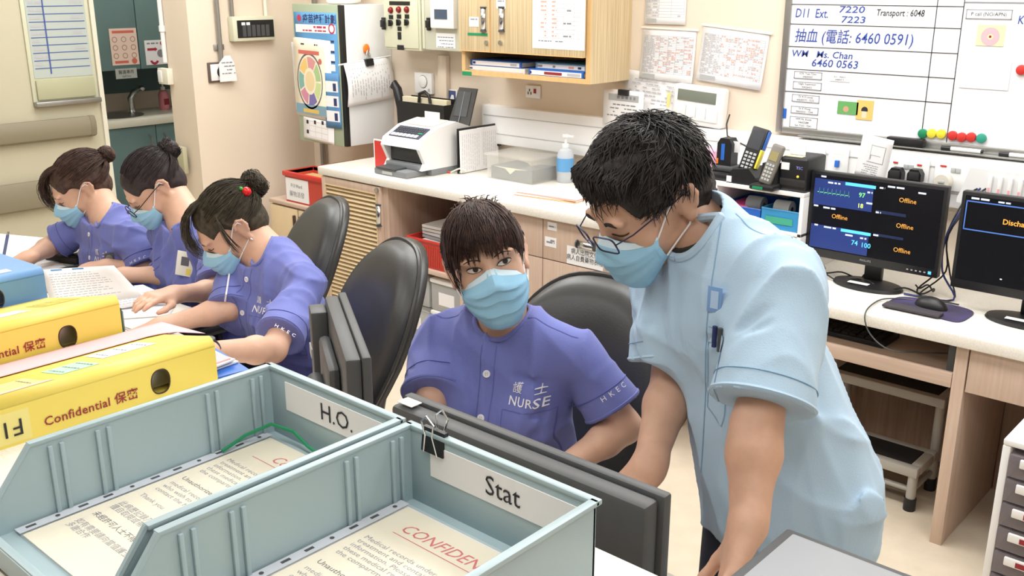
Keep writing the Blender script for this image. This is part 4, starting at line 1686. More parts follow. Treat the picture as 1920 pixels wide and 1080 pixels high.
def hem_ring(t, bvh_o, cut, m, r, dist=.026, thick=.0010):
    """stitched band line around a cuff"""
    s_, e_, end, ax = cut
    u = ax.orthogonal().normalized()
    v = ax.cross(u)
    bv = bvh_o
    ring = []
    for k in range(40):
        a = 2 * math.pi * k / 40
        d = u * math.cos(a) + v * math.sin(a)
        o = end - ax * dist
        hit, nrm, i, dd = bv.ray_cast(o + d * (r + .06), -d, .2)
        hr = r * .85 if hit is None else (hit - o).length
        ring.append(hr if abs(hr - r * .85) < .022 else None)
    ok = [q for q in ring if q is not None]
    if len(ok) > 8:
        md = sorted(ok)[len(ok) // 2]
        rr = [md if q is None else q for q in ring]
        rr = [(rr[k - 1] + 2 * rr[k] + rr[(k + 1) % 40]) / 4 + (.0008 if thick < .002 else -.0005) for k in range(40)]
        ring = [end - ax * dist + (u * math.cos(2 * math.pi * k / 40) + v * math.sin(2 * math.pi * k / 40)) * rr[k] for k in range(40)]
        ring.append(ring[0])
        wp(MB().tube(ring, thick, 5, caps=False), 'cuff_seam' if thick < .002 else 'cuff_hem', m, t)


def flat_card(t, bvh, p, look, w, h, m, name, roll=0.0, up=(0, 0, 1)):
    look = Vector(look).normalized()
    hit, nrm, i, d = bvh.ray_cast(Vector(p) + look * .2, -look, .5)
    hit = Vector(p) if hit is None else hit
    nrm = look if nrm is None else (nrm if nrm.dot(look) > 0 else -nrm)
    nrm = (nrm + look).normalized()
    x = Vector(up).cross(nrm).normalized()
    T = frame(hit + nrm * .006, x, up) @ Matrix.Rotation(roll, 4, 'Z')
    o = wp(MB(T).box(-w / 2, w / 2, -h / 2, h / 2, 0, .0015, .0005), name, m, t)
    return o, T


# ---- seated nurse looking up (centre)
def make_D():
    fr = facing(24)
    lat = V(0, 0, 1).cross(fr)
    N = at(948, 608, S=2.03)
    J = dict(N=N, front=tuple(fr), Ls=N + lat * .165 + V(0, 0, -.045), Rs=N - lat * .165 + V(0, 0, -.055), P=N - fr * .03 + V(0, 0, -.47))
    J['Le'] = at(1172, 800, S=1.98)
    J['Lw'] = at(1035, 893, S=1.90)
    J['Re'] = at(806, 785, S=1.98)
    J['Rw'] = at(752, 836, S=1.98)
    hc = at(914, 492, S=1.985)
    h = Head(hc, head_rot(facing(-5), R(-6), R(15)), .95)
    hands = [('L', (J['Lw'] - J['Le']).normalized() + V(-.2, -.5, .1), (0, 0, -1), dict(sc=.92)),
             ('R', V(.9, -.45, -.1), (0, 0, -1), dict(sc=.92))]
    t, body, tunic, cuts = person('D', 'seated nurse with a dark fringe in a periwinkle tunic and blue mask, looking up', (N.x, N.y, 0), J, h, .0042,
                                  hands=hands, sleeve=(.74, .72), seed=5, sleeve_r=(.052, .064), neck_r=.054)
    bb, bt = surf(body), surf(tunic)
    brow_eye(h, bb, t, True, (.0028, .0022), bw=.003)
    mask_part(h, t, random.Random(1))
    fr = Vector(J['front'])
    nurse_front(t, tunic, J, h, .088, None, (-.075, -.16, -.25), bt, fr)
    for c in cuts:
        hem_ring(t, bt, c, SEAM, .08, .045)
        hem_ring(t, bt, c, SCRUB, .08, .006, .0032)
    sleeve_text(t, bt, cuts[0], 'H K E C', .015, THREAD, (.75, -.5, .5))
    # shoulder seam
    up = V(0, 0, 1)
    T = frame(J['Ls'].lerp(J['N'], .5) + V(0, 0, .2), lat, -fr)
    for sd in ('Ls', 'Rs'):
        e = 1 if sd == 'Ls' else -1
        T = frame(J[sd].lerp(J['N'], .5) + V(0, 0, .2), lat, -fr)
        me = strip_mesh([(-.085, -.03), (.085, -.022)] if e > 0 else [(-.085, -.022), (.085, -.03)], .0018)
        conform(me, bt, T, .0008)
        dress('seam', me, SEAM, t)
    # hair: cap, fringe, low bun
    hair = scalp_hair('D', h, t, [((0, -.100, -.050), (.070, .062, .118))], extra=[('ell', (0, .105, .02), (.04, .035, .04))], thick=.012, seed=2)
    rng = random.Random(11)
    P = []
    for i in range(520):                      # fringe from the crown down to the brows
        u = rng.uniform(-1, 1)
        a = onscalp((rng.uniform(-.03, .03) + .01, -.02 + rng.uniform(-.015, .03), .12))
        x = .071 * u
        cl = round(u * 13) / 13
        x = .071 * (cl + (u - cl) * .45)
        gap = 0.010 * math.sin(cl * 37) + .010 + rng.uniform(-.004, .012) + .022 * math.exp(-((u + .12) / .07) ** 2)
        zt = (.020 if abs(u) < .74 else .020 - (abs(u) - .74) * (.30 if u < 0 else .14)) + gap
        yb = -.118 * math.sqrt(max(.02, 1 - (x / .088) ** 2)) + .008
        P.append(slerp_path(a, (x, yb, zt), 9, .004, rng, .002))
    for i in range(620):                      # sides and back drawn to the bun
        th = rng.uniform(-2.4, 2.4)
        a = onscalp((.09 * math.sin(th) * .9, -.03 + .02 * rng.random(), .10 * math.cos(th) + .02))
        b = (rng.uniform(-.03, .03), .115, .02 + rng.uniform(-.03, .03))
        P.append(slerp_path(a, b, 8, .004, rng, .0025))
    for i in range(46):                      # loose wisps on the crown
        a = onscalp((rng.uniform(-.06, .07), rng.uniform(-.03, .06), .11))
        d = V(rng.uniform(-.5, 1), rng.uniform(-.3, .6), .35).normalized() * rng.uniform(.012, .028)
        P.append([tuple(a), tuple(a + d * .5 + V(0, 0, .004)), tuple(a + d + V(0, 0, -.002))])
    strands(h, hair, HAIR['D'], P, .0013)
    # fringe sheet under the strands so that no skin gaps show at the sides
    mb = MB()
    def fs(u, v):
        x = (u * 2 - 1) * .074
        z0, z1 = .098, .066 - (abs(x) > .055) * (abs(x) - .055) * 1.2
        z = z0 + (z1 - z0) * v
        r = math.sqrt(max(.02, 1 - (x / .088) ** 2))
        return h.w(x, -(.066 + .036 * math.sin(v * 1.45)) * r + .012 * (1 - r) , z)
    mb.grid(fs, 20, 8)
    wp(mb, 'fringe', HAIR['D'], hair, solid=.002)
    legs(J, t, TROUS, 'white')
    return t


def make_M():
    fr = facing(62)
    N = at(1338, 448, S=1.74)
    J = dict(N=N, front=tuple(fr))
    J['Ls'] = at(1478, 520, S=1.60)
    J['Rs'] = at(1252, 535, S=1.88)
    J['P'] = at(1478, 915, S=1.78)
    J['Le'] = at(1418, 800, S=1.53)
    J['Lw'] = at(1402, 985, S=1.47)
    J['Re'] = at(1262, 715, S=1.86)
    J['Rw'] = at(1214, 880, S=1.76)
    J['stand'] = True
    J['neckdir'] = (-.35, -.45, .75)
    hc = at(1214, 372, S=1.74)
    h = Head(hc, head_rot(facing(64), R(34), R(-2)), 1.02)
    hands = [('L', (J['Lw'] - J['Le']).normalized() + V(-.2, -.2, -.1), (-.7, -.6, 0), dict(sc=1.02)),
             ('R', V(-.25, -.75, -.65), (0, .5, -1), dict(sc=1.0))]
    t, body, tunic, cuts = person('M', 'standing man in a light blue tunic, mask and glasses, leaning over the desk', (J['P'].x, J['P'].y, 0), J, h, .0042, male=True,
                                  skin=SKIN_M, shirt=SCRUB_B, hands=hands, sleeve=(.86, .78), seed=9, sleeve_r=(.070, .084), hem=.735, loose=.018, fold_amp=.0062, neck_r=.060, neckdrop=.006,
                                  arm_r=(.046, .038, .037, .027))
    bb, bt = surf(body), surf(tunic)
    brow_eye(h, bb, t, False, bw=.0095)
    mask_part(h, t, random.Random(2))
    for c in cuts:
        hem_ring(t, bt, c, SEAM_B, .095, .034)
        hem_ring(t, bt, c, SCRUB_B, .095, .006, .0035)
    # collar band and dark undershirt edge
    nd = Vector(J['neckdir']).normalized()
    # pocket, card, pens on the left chest
    right = V(0, 0, 1).cross(fr)
    lk = (-_F * .9 + fr * .5).normalized()
    lk = Vector((lk.x, lk.y, 0)).normalized()
    rt = V(0, 0, 1).cross(lk)
    pc = at(1336, 720, S=1.62)
    T0 = frame(pc + lk * .05, rt, (0, 0, 1))
    x0, x1, y0, y1 = -.018, .016, -.075, .085
    me = strip_mesh([(x0, y1), (x1, y1), (x1, y0), (x0 + .03, y0 - .02), (x0, y0), (x0, y1)], .0016)
    conform(me, bt, T0, .0008)
    dress('pocket_seam', me, SEAM_B, t)
    g = MB().grid(lambda u, v: (x0 + (x1 - x0) * u, y1 - .028 + .028 * v, 0), 6, 3).mesh('pocket_band')
    conform(g, bt, T0, .0022)
    dress('pocket_band', g, SCRUB_B, t)
    for i, (dx, L, m) in enumerate(((-.006, .006, 'navy'), (.006, .010, 'dgrey'))):
        p = T0 @ Vector((dx, y1, .1))
        hit, nrm, _, _ = bt.ray_cast(p, -lk, .4)
        if hit is not None:
            wp(MB().tube([hit + lk * .004 + V(0, 0, -.03), hit + lk * .005 + V(0, 0, L)], .0042, 8), 'pen', m, t)
    cc = at(1343, 562, S=1.62)
    b, T1 = flat_card(t, bt, cc, lk, .026, .044, mat('badge_blue', (120, 160, 212), 0.5), 'badge')
    wp(MB(T1).box(-.007, .007, -.015, .015, .0015, .002), 'badge_crest', mat('badge_pale', (176, 204, 236), 0.5), b, smooth=False)
    # front placket line
    T2 = frame(at(1318, 660, S=1.62) + lk * .05, rt, (0, 0, 1))
    me = strip_mesh([(-.0, .2), (-.004, -.26)], .0018)
    conform(me, bt, T2, .0008)
    dress('seam', me, SEAM_B, t)
    # shoulder yoke seam
    T3 = frame(J['Ls'].lerp(J['N'], .45) + V(0, 0, .2), (J['Ls'] - J['N']).normalized(), (0, 1, 0))
    me = strip_mesh([(-.02, -.005), (.05, .005), (.09, .02)], .0018)
    conform(me, bt, T3, .0008)
    dress('seam', me, SEAM_B, t)
    # hair
    hair = scalp_hair('M', h, t, [((0, -.112, -.034), (.092, .080, .122)), ((0, .02, -.125), (.12, .12, .085)), ((.080, -.032, -.04), (.04, .036, .062)), ((-.080, -.032, -.04), (.04, .036, .062))],
                      extra=[('ell', (0, -.020, .100), (.060, .050, .022))], thick=.012, amp=.0035, seed=4)
    rng = random.Random(21)
    P = []
    global HRAD
    keep = HRAD.copy()
    HRAD = Vector((.091, .112, .100))
    for i in range(3200):
        th, ph = rng.uniform(0, 6.283), rng.uniform(0, 1.75)
        d = V(math.sin(ph) * math.cos(th), math.sin(ph) * math.sin(th), math.cos(ph))
        a = onscalp(V(d.x * .09, d.y * .11, d.z * .1), -.004)
        if a.y < -.03 and a.z < .075 or (a.z < .02 and a.y < .03):
            continue
        fwd = V(rng.uniform(-.45, .45), -1.0 if a.y < .05 else -.1, -.15 if a.z > .06 else -1.0)
        fwd = fwd + V(a.x * 3, 0, 0)
        nrm = (a - HC).normalized()
        tg = (fwd - nrm * fwd.dot(nrm)).normalized()
        L = rng.uniform(.025, .052) if a.z > .03 else rng.uniform(.015, .028)
        lift = rng.uniform(.08, .42) if a.z > .05 else .12
        sw = nrm.cross(tg) * rng.uniform(-.35, .35)
        p1 = a + (tg + nrm * lift + sw * .3) * L * .35
        p2 = a + (tg + nrm * lift * .7 + sw) * L * .7
        p3 = a + (tg + nrm * lift * .25 + sw * 1.5) * L
        P.append([tuple(a), tuple(p1), tuple(p2), tuple(p3)])
    for i in range(620):                    # fringe tufts over the forehead
        x = rng.uniform(-.065, .07)
        a = V(x, -.048 + abs(x) * .2 + rng.uniform(-.02, .02), .118 - abs(x) * .25 + rng.uniform(-.006, .006))
        e = V(x * 1.05 + rng.uniform(-.012, .012), -.098 + abs(x) * .35, .078 + rng.uniform(-.012, .012))
        P.append([tuple(a), tuple(a.lerp(e, .5) + V(rng.uniform(-.006, .006), -.006 + rng.uniform(-.005, .003), .010 + rng.uniform(-.004, .004))), tuple(e)])
    HRAD = keep
    strands(h, hair, HAIR['M'], P, .0014)
    # dark undershirt edge inside the collar
    c0 = J['N'] + fr * .016 + nd * .024
    u = nd.orthogonal().normalized()
    v = nd.cross(u)
    ring = [c0 + (u * math.cos(a) + v * math.sin(a)) * .0575 for a in [2 * math.pi * k / 28 for k in range(29)]]
    wp(MB().tube(ring, .0065, 6, caps=False), 'undershirt_collar', 'blackm', t)
    # glasses
    g = glasses(h, t, mat('frame_gunmetal', (58, 60, 84), 0.3, metal=.6), .005, rect_=True)
    legs(J, t, TROUS_D, 'black')
    return t


def glasses(h, parent, m, dz=0.0, rect_=True, drop=.0):
    o = thing('spectacles_tmp', 'x', 'x')
    bpy.data.objects.remove(o)
    root = None
    for e in (-1, 1):
        ring = []
        for k in range(29):
            a = 2 * math.pi * k / 28
            c, s_ = math.cos(a), math.sin(a)
            n = 4.5 if rect_ else 2.6
            x = .0255 * math.copysign(abs(c) ** (2 / n), c)
            z = .0165 * math.copysign(abs(s_) ** (2 / n), s_)
            ring.append(h.w(e * (.034) + x, -.133 + drop * .2 + .22 * abs(e * .034 + x) ** 1.0 * .9 - .0 + .006, .000 + z + dz - drop))
        fr_ = wp(MB().tube(ring, .0016, 6, caps=False), 'glasses_frame', m, parent)
        if root is None:
            root = fr_
        vs = [h.w(e * .034, -.133 + .22 * .034 * .9 + .006 + drop * .2, dz - drop)] + ring[:-1]
        mb = MB()
        mb.add(vs, [(0, i, i % 28 + 1) for i in range(1, 29)])
        wp(mb, 'lens', glassy('lens_glass', (225, 232, 245), .10, .05), fr_)
        tip = [h.w(e * .0595, -.114 + drop * .2, .004 + dz - drop), h.w(e * .074, -.085, .006 + dz - drop * .7), h.w(e * .084, .0, .014), h.w(e * .086, .022, .014), h.w(e * .083, .040, -.006)]
        wp(MB().tube(tip, .0014, 6), 'temple_arm', m, fr_)
    br = [h.w(x, -.129 + drop * .2, .004 + dz - drop + .004 * (1 - (x / .01) ** 2)) for x in (-.011, -.005, 0, .005, .011)]
    wp(MB().tube(br, .0015, 6), 'bridge', m, root)
    return root


def bun_strands(rng, bc, n_pull, n_bun, br=.034, part=None):
    P = []
    for i in range(n_pull):
        th = rng.uniform(-2.5, 2.5)
        y0 = -.06 + .02 * rng.random() if abs(th) < 1.2 else rng.uniform(-.02, .05)
        z0 = .10 * math.cos(th) + .015
        if abs(th) > 1.7:
            z0, y0 = rng.uniform(-.055, -.02), rng.uniform(.04, .09)
        a = onscalp((.09 * math.sin(th), y0 - .03, z0))
        b = Vector(bc) + V(rng.uniform(-.5, .5), -.3, rng.uniform(-.5, .5)) * br
        P.append(slerp_path(a, b, 8, .004, rng, .0022))
    for i in range(n_bun):                   # coils round the bun
        ax = V(rng.uniform(-.6, .6), 1, rng.uniform(-.6, .6)).normalized()
        u = ax.orthogonal().normalized()
        v = ax.cross(u)
        r_ = br * rng.uniform(.75, 1.12)
        a0 = rng.uniform(0, 6.28)
        L = rng.uniform(1.5, 3.2)
        P.append([tuple(Vector(bc) + (u * math.cos(a0 + L * k / 6) + v * math.sin(a0 + L * k / 6)) * r_ + ax * rng.uniform(-.4, .4) * br) for k in range(7)])
    return P


def seated_nurse(key, label, N, S_unused, head_px, headS, face, pitch, roll, arms, hands, seed, vox, sleeve=(.74, .74), hs=.88, front=44, pel=(0, .14, -.44)):
    fr = facing(front)
    lat = V(0, 0, 1).cross(fr)
    J = dict(N=N, front=tuple(fr), Ls=N + lat * .165 + V(0, 0, -.05), Rs=N - lat * .165 + V(0, 0, -.05), P=N + Vector(pel))
    J.update(arms(J, lat, fr))
    h = Head(at(*head_px, S=headS), head_rot(facing(face), R(pitch), R(roll)), hs)
    J['neckdir'] = (h.c - N).normalized()
    t, body, tunic, cuts = person(key, label, (N.x, N.y, 0), J, h, vox, hands=hands(J), sleeve=sleeve, seed=seed, sleeve_r=(.052, .064), neck_r=.050)
    bb, bt = surf(body), surf(tunic)
    brow_eye(h, bb, t, False)
    mask_part(h, t, random.Random(seed))
    for c in cuts:
        hem_ring(t, bt, c, SEAM, .08, .035)
        hem_ring(t, bt, c, SCRUB, .08, .006, .0032)
    return t, J, h, bb, bt, cuts, fr, lat


def make_C():
    N = at(507, 480, S=2.70)
    def arms(J, lat, fr):
        d = dict(Le=at(512, 655, S=2.42), Lw=at(385, 660, S=2.14), Re=at(432, 578, S=2.70), Rw=at(302, 612, S=2.62))
        return d
    hands = lambda J: [('L', (J['Lw'] - J['Le']).normalized() + V(-.15, 0, -.1), (0, 0, -1), dict(sc=.92)),
                       ('R', (J['Rw'] - J['Re']).normalized() + V(0, 0, -.1), (0, 0, -1), dict(sc=.92, curl=(.2, .25, .3, .35)))]
    t, J, h, bb, bt, cuts, fr, lat = seated_nurse('C', 'nurse with a red cherry band round her bun, bent over papers by the empty chair', N, 0, (432, 428), 2.72, 62, 38, 2, arms, hands, 31, .005, (.82, 1.05))
    nurse_front(t, None, J, h, .075, None, (-.05, -.14), bt, fr)
    sleeve_text(t, bt, cuts[0], 'H K E C', .014, THREAD, (.8, -.5, .3))
    hair = scalp_hair('C', h, t, [((0, -.110, -.034), (.080, .070, .118)), ((.080, -.034, -.03), (.036, .040, .066)), ((-.080, -.034, -.03), (.036, .040, .066))],
                      extra=[('ell', (0, .150, .052), (.040, .038, .044), .010)], thick=.012, seed=6)
    rng = random.Random(41)
    P = bun_strands(rng, (0, .150, .052), 560, 220, .042)
    for i in range(110):                    # long fringe falling forward
        x = rng.uniform(-.07, .03)
        a = onscalp((x, -.03, .11))
        P.append(slerp_path(a, (x * .9 - .03 + rng.uniform(-.012, .012), -.120 + rng.uniform(-.008, .012), .0 + rng.uniform(-.03, .03)), 7, .012, rng, .003))
    for i in range(40):
        e = rng.choice((-1, 1))
        a = onscalp((e * .085, -.03, .05))
        P.append(slerp_path(a, (e * .082 + rng.uniform(-.006, .006), -.03 + rng.uniform(-.02, .01), -.04 + rng.uniform(-.02, .02)), 6, .006, rng, .003))
    strands(h, hair, HAIR['C'], P, .0014)
    tie = wp(MB().tube([h.w(.030 * math.cos(a) , .116 + .004 * math.sin(a), .050 + .030 * math.sin(a)) for a in [2 * math.pi * k / 20 for k in range(21)]], .004, 6, caps=False), 'hair_tie', 'black', hair)
    wp(MB().ball(h.w(.060, .112, .066), .0130, 16), 'cherry_bead', mat('cherry_red', (216, 30, 34), 0.2), tie)
    lf = MB()
    c = h.w(.058, .106, .084)
    lf.ball(c, .007, 10, (1.2, .5, .8))
    wp(lf, 'bead_leaf', mat('leaf_green', (80, 190, 80), 0.4), tie)
    wp(MB().tube([h.w(.088, .02, -.040), h.w(.089, .022, -.048)], .003, 8), 'ear_stud', 'chrome', t)
    # watch on the left wrist
    w, e = J['Lw'], J['Le']
    ax = (w - e).normalized()
    u = ax.orthogonal().normalized()
    v = ax.cross(u)
    ring = [w - ax * .012 + (u * math.cos(a) + v * math.sin(a)) * .0265 for a in [2 * math.pi * k / 20 for k in range(21)]]
    st = wp(MB().tube(ring, .0055, 6, caps=False), 'watch_strap', 'black', t)
    top = w - ax * .012 + V(0, 0, .028)
    wp(MB(Matrix.Translation(top)).lathe([(.016, -.004), (.017, .003), (.014, .005), (0, .005)], 18), 'watch_case', 'dgrey', st)
    # white lanyard
    pts = []
    for k in range(6):
        r_ = ray(432 - 2 * k, 500 + 13 * k)
        hit = bt.ray_cast(V(0, 0, CAM_H), r_.normalized(), 4)[0]
        if hit is not None and (not pts or (hit - pts[-1]).length < .06):
            pts.append(hit - r_.normalized() * .005)
    if len(pts) > 3:
        wp(MB().tube(pts, .0026, 6), 'lanyard', LOOP, t)
    legs(J, t, TROUS, 'white')


def make_B():
    N = at(354, 415, S=3.10)
    def arms(J, lat, fr):
        return dict(Le=at(408, 545, S=2.92), Lw=at(328, 552, S=2.75), Re=at(335, 515, S=3.16), Rw=at(232, 516, S=3.10))
    hands = lambda J: [('L', (J['Lw'] - J['Le']).normalized() + V(-.1, -.1, -.05), (0, -.2, -1), dict(sc=.92, curl=(.15, .2, .25, .3))),
                       ('R', (J['Rw'] - J['Re']).normalized() + V(-.2, 0, -.1), (0, 0, -1), dict(sc=.92))]
    t, J, h, bb, bt, cuts, fr, lat = seated_nurse('B', 'nurse with black-framed glasses and a bun, seated between two other nurses', N, 0, (288, 352), 3.14, 60, 40, 0, arms, hands, 33, .0052, (.82, .95))
    hair = scalp_hair('B', h, t, [((0, -.110, -.034), (.080, .070, .118)), ((.080, -.034, -.03), (.036, .040, .066)), ((-.080, -.034, -.03), (.036, .040, .066))],
                      extra=[('ell', (.0, .140, .060), (.042, .034, .034), .010)], thick=.010, seed=7)
    rng = random.Random(43)
    P = bun_strands(rng, (0, .140, .060), 560, 200, .038)
    strands(h, hair, HAIR['B'], P, .0014)
    glasses(h, t, mat('frame_black', (30, 28, 34), 0.35), -.001, rect_=False, drop=.004)
    # badge clipped to the chest
    right = V(0, 0, 1).cross(fr)
    b, T = flat_card(t, bt, at(348, 494, S=2.9), -ray(348, 494), .052, .078, mat('badge_white', (236, 236, 226), 0.4), 'badge', R(-12))
    b['label'] = 'white name badge with a photo'
    wp(MB(T).box(-.012, .012, -.006, .022, .0015, .002), 'badge_photo', mat('badge_grey', (92, 92, 100), 0.5), b, smooth=False)
    wp(MB(T).box(.006, .020, -.034, -.014, .0015, .002), 'badge_stripe', 'yellow', b, smooth=False)
    legs(J, t, TROUS, 'white')


def make_A():
    N = at(206, 408, S=3.36)
    def arms(J, lat, fr):
        return dict(Le=at(276, 508, S=3.26), Lw=at(200, 500, S=3.26), Re=at(100, 458, S=3.48), Rw=at(52, 484, S=3.32))
    hands = lambda J: [('L', V(-.75, -.5, -.05), (0, 0, -1), dict(sc=.92)),
                       ('R', V(-.45, -.75, -.25), (.3, -.1, -1), dict(sc=.92, curl=(.55, .6, .7, .75), thumb=.9))]
    t, J, h, bb, bt, cuts, fr, lat = seated_nurse('A', 'brown-haired nurse with a bun writing with a pen, farthest along the desk', N, 0, (150, 354), 3.42, 60, 30, 0, arms, hands, 35, .0052, (.80, .88))
    o, T = flat_card(t, bt, at(206, 484, S=3.2), -ray(206, 484), .03, .036, 'dgrey', 'fob_watch')
    wp(MB(T).lathe([(.012, .0015), (.011, .003), (0, .0032)], 16), 'watch_face', 'grey', o)
    nurse_front(t, None, J, h, .075, None, (-.045, -.125), bt, fr)
    sleeve_text(t, bt, cuts[0], 'H K E C', .014, THREAD, (.7, -.6, .2))
    hair = scalp_hair('A', h, t, [((0, -.110, -.034), (.080, .070, .118)), ((.080, -.034, -.03), (.036, .040, .066)), ((-.080, -.034, -.03), (.036, .040, .066))],
                      extra=[('ell', (.0, .128, .045), (.026, .026, .028), .012), ('ell', (.0, .168, .055), (.030, .026, .034), .008)], thick=.012, seed=8)
    rng = random.Random(45)
    P = bun_strands(rng, (0, .160, .054), 520, 150, .032)
    for i in range(130):                   # loose side fringe hanging past the temple
        x = rng.uniform(-.075, -.02) if i % 3 else rng.uniform(-.02, .05)
        a = onscalp((x * .8 + .005, -.05, .11))
        P.append(slerp_path(a, (-.062 + rng.uniform(-.02, .02), -.112 + rng.uniform(-.02, .02), -.012 + rng.uniform(-.045, .03)), 8, .007, rng, .004))
    strands(h, hair, HAIR['A'], P, .0014)
    wp(MB().tube([h.w(.024 * math.cos(a), .146, .049 + .024 * math.sin(a)) for a in [2 * math.pi * k / 20 for k in range(21)]], .006, 6, caps=False), 'hair_tie', 'black', hair)
    legs(J, t, TROUS, 'white')
    # pen held in the right hand
    tip = J['Rw'] + V(-.05, -.075, -.045)
    pt = thing('pen', 'blue-grey ballpoint pen held upright by the writing nurse', 'pen', tip)
    d = at(15, 438, S=3.30) - tip
    MB().tube([(0, 0, 0), tuple(d * .12)], [.0008, .004], 10).build('tip', 'steel', pt)
    MB().tube([tuple(d * .12), tuple(d * .97)], .0052, 10).build('barrel', mat('pen_blue', (96, 112, 150), 0.35), pt)
    MB().tube([tuple(d * .97), tuple(d * 1.05)], .0035, 8).build('button', 'chrome', pt)


make_D()
make_M()
make_C()
make_B()
make_A()
# ================================================================== FOREGROUND: nurse station
ZH = 1.165         # raised counter
ZN = 0.75          # nurses' desk
YH = 0.70         # far edge of the raised counter
t = thing('raised_counter', 'white raised ledge of the nurse station in the foreground', 'counter', (-1.6, 0.3, 0))
MB().box(-1.6, 1.25, -0.15, YH - 0.3, ZH - 0.035, ZH, 0.005).build('ledge', 'stone', t)
MB().box(-1.58, 1.23, YH - 0.38, YH - 0.34, 0, ZH - 0.036).build('front_panel', 'wood', t, smooth=False)
for x in (-1.6, 1.23):
    MB().box(x, x + 0.02, -0.13, YH - 0.32, 0, ZH - 0.036).build('end_panel', 'wood', t, smooth=False)
t = thing('nurse_desk', 'long white desk where the nurses sit, behind the raised ledge', 'desk', (-2.0, 1.05, 0))
MB().box(-2.2, 1.65, -0.345, 0.21, ZN - 0.035, ZN, 0.005).build('desk_top', 'stone', t)
for x in (-2.15, 1.6):
    MB().box(x, x + 0.025, -0.33, 0.13, 0, ZN - 0.036).build('leg_panel', 'wood', t, smooth=False)
MB().box(-2.12, 1.6, -0.342, -0.325, 0.1, ZN - 0.036).build('modesty_panel', 'wood', t, smooth=False)


# ---- letter trays
def tray(label, xa, xb, ya, yb, front_low=0.02, word='H.O.', clip=False):
    W_, L_ = xb - xa, yb - ya
    H_ = 0.095
    th = 0.004
    t = thing('letter_tray', label, 'tray', (xa, ya, ZH), group='letter trays on the ledge')
    MB().box(0, W_, 0, L_, 0.004, 0.009).build('tray_floor', 'tray', t, smooth=False)
    # side walls with a sloping front
    prof = [(0.0, 0.004), (L_, 0.004), (L_, H_), (0.062, H_), (0.012, 0.032), (0.0, 0.028)]
    for x in (0.0, W_ - th):
        s = MB().prism(prof, x, x + th, axis='x').build('side_wall', 'tray', t, smooth=False)
        e = MB()
        xo = x - 0.004 if x == 0 else x - 0.0012
        e.box(xo, xo + th + 0.0052, 0.06, L_, H_ - 0.004, H_ + 0.001, 0.0012)
        e.build('rim', 'tray', s)
        e = MB().tube([(x + th / 2, 0.0, 0.028), (x + th / 2, 0.012, 0.033), (x + th / 2, 0.061, H_ - 0.001)], 0.0034, 6).build('sloping_rim', 'tray', s)
        for y in (0.085, 0.135, L_ - 0.085, L_ - 0.025):
            for d in (-0.006, 0.006):
                xi = x + th if x == 0 else x - 0.004
                MB().box(xi, xi + 0.004, y + d - 0.0022, y + d + 0.0022, 0.012, H_ - 0.008, 0.0008).build('rib', 'tray', s)
    MB().box(0, W_, L_ - th, L_, 0.004, H_, 0.0008).build('end_wall', 'tray', t)
    MB().box(-0.004, W_ + 0.004, L_ - 0.0052, L_ + 0.004, H_ - 0.0042, H_ + 0.001, 0.0012).build('end_rim', 'tray', t)
    MB().box(0, W_, -0.001, th, 0.004, 0.028, 0.0008).build('front_lip', 'tray', t)
    MB().box(0, W_, 0.0, th + 0.004, 0.024, 0.030, 0.0012).build('front_rim', 'tray', t)
    for x in (0.004, W_ - 0.02):
        for y in (0.004, L_ - 0.02):
            MB().box(x, x + 0.016, y, y + 0.016, 0, 0.004).build('foot', 'tray', t, smooth=False)
    # label on the inside of the far wall
    lb = MB().box(0.034, W_ - 0.008, L_ - th - 0.001, L_ - th, H_ - 0.048, H_ - 0.012).build('label', 'paper', t, smooth=False, label='white strip reading %s' % word)
    text(word, 0.030, 'ink', lb, Matrix.Translation((0.034 + (W_ - 0.042) * 0.5, L_ - th - 0.0016, H_ - 0.030)) @ WALLF)
    return t


T1 = tray('blue-grey letter tray labelled H.O., beside the yellow files', -0.962, -0.727, 0.285, 0.635, word='H.O.')
T2 = tray('blue-grey letter tray labelled Stat, with a binder clip on its rim', -0.712, -0.468, 0.285, 0.635, word='Stat')


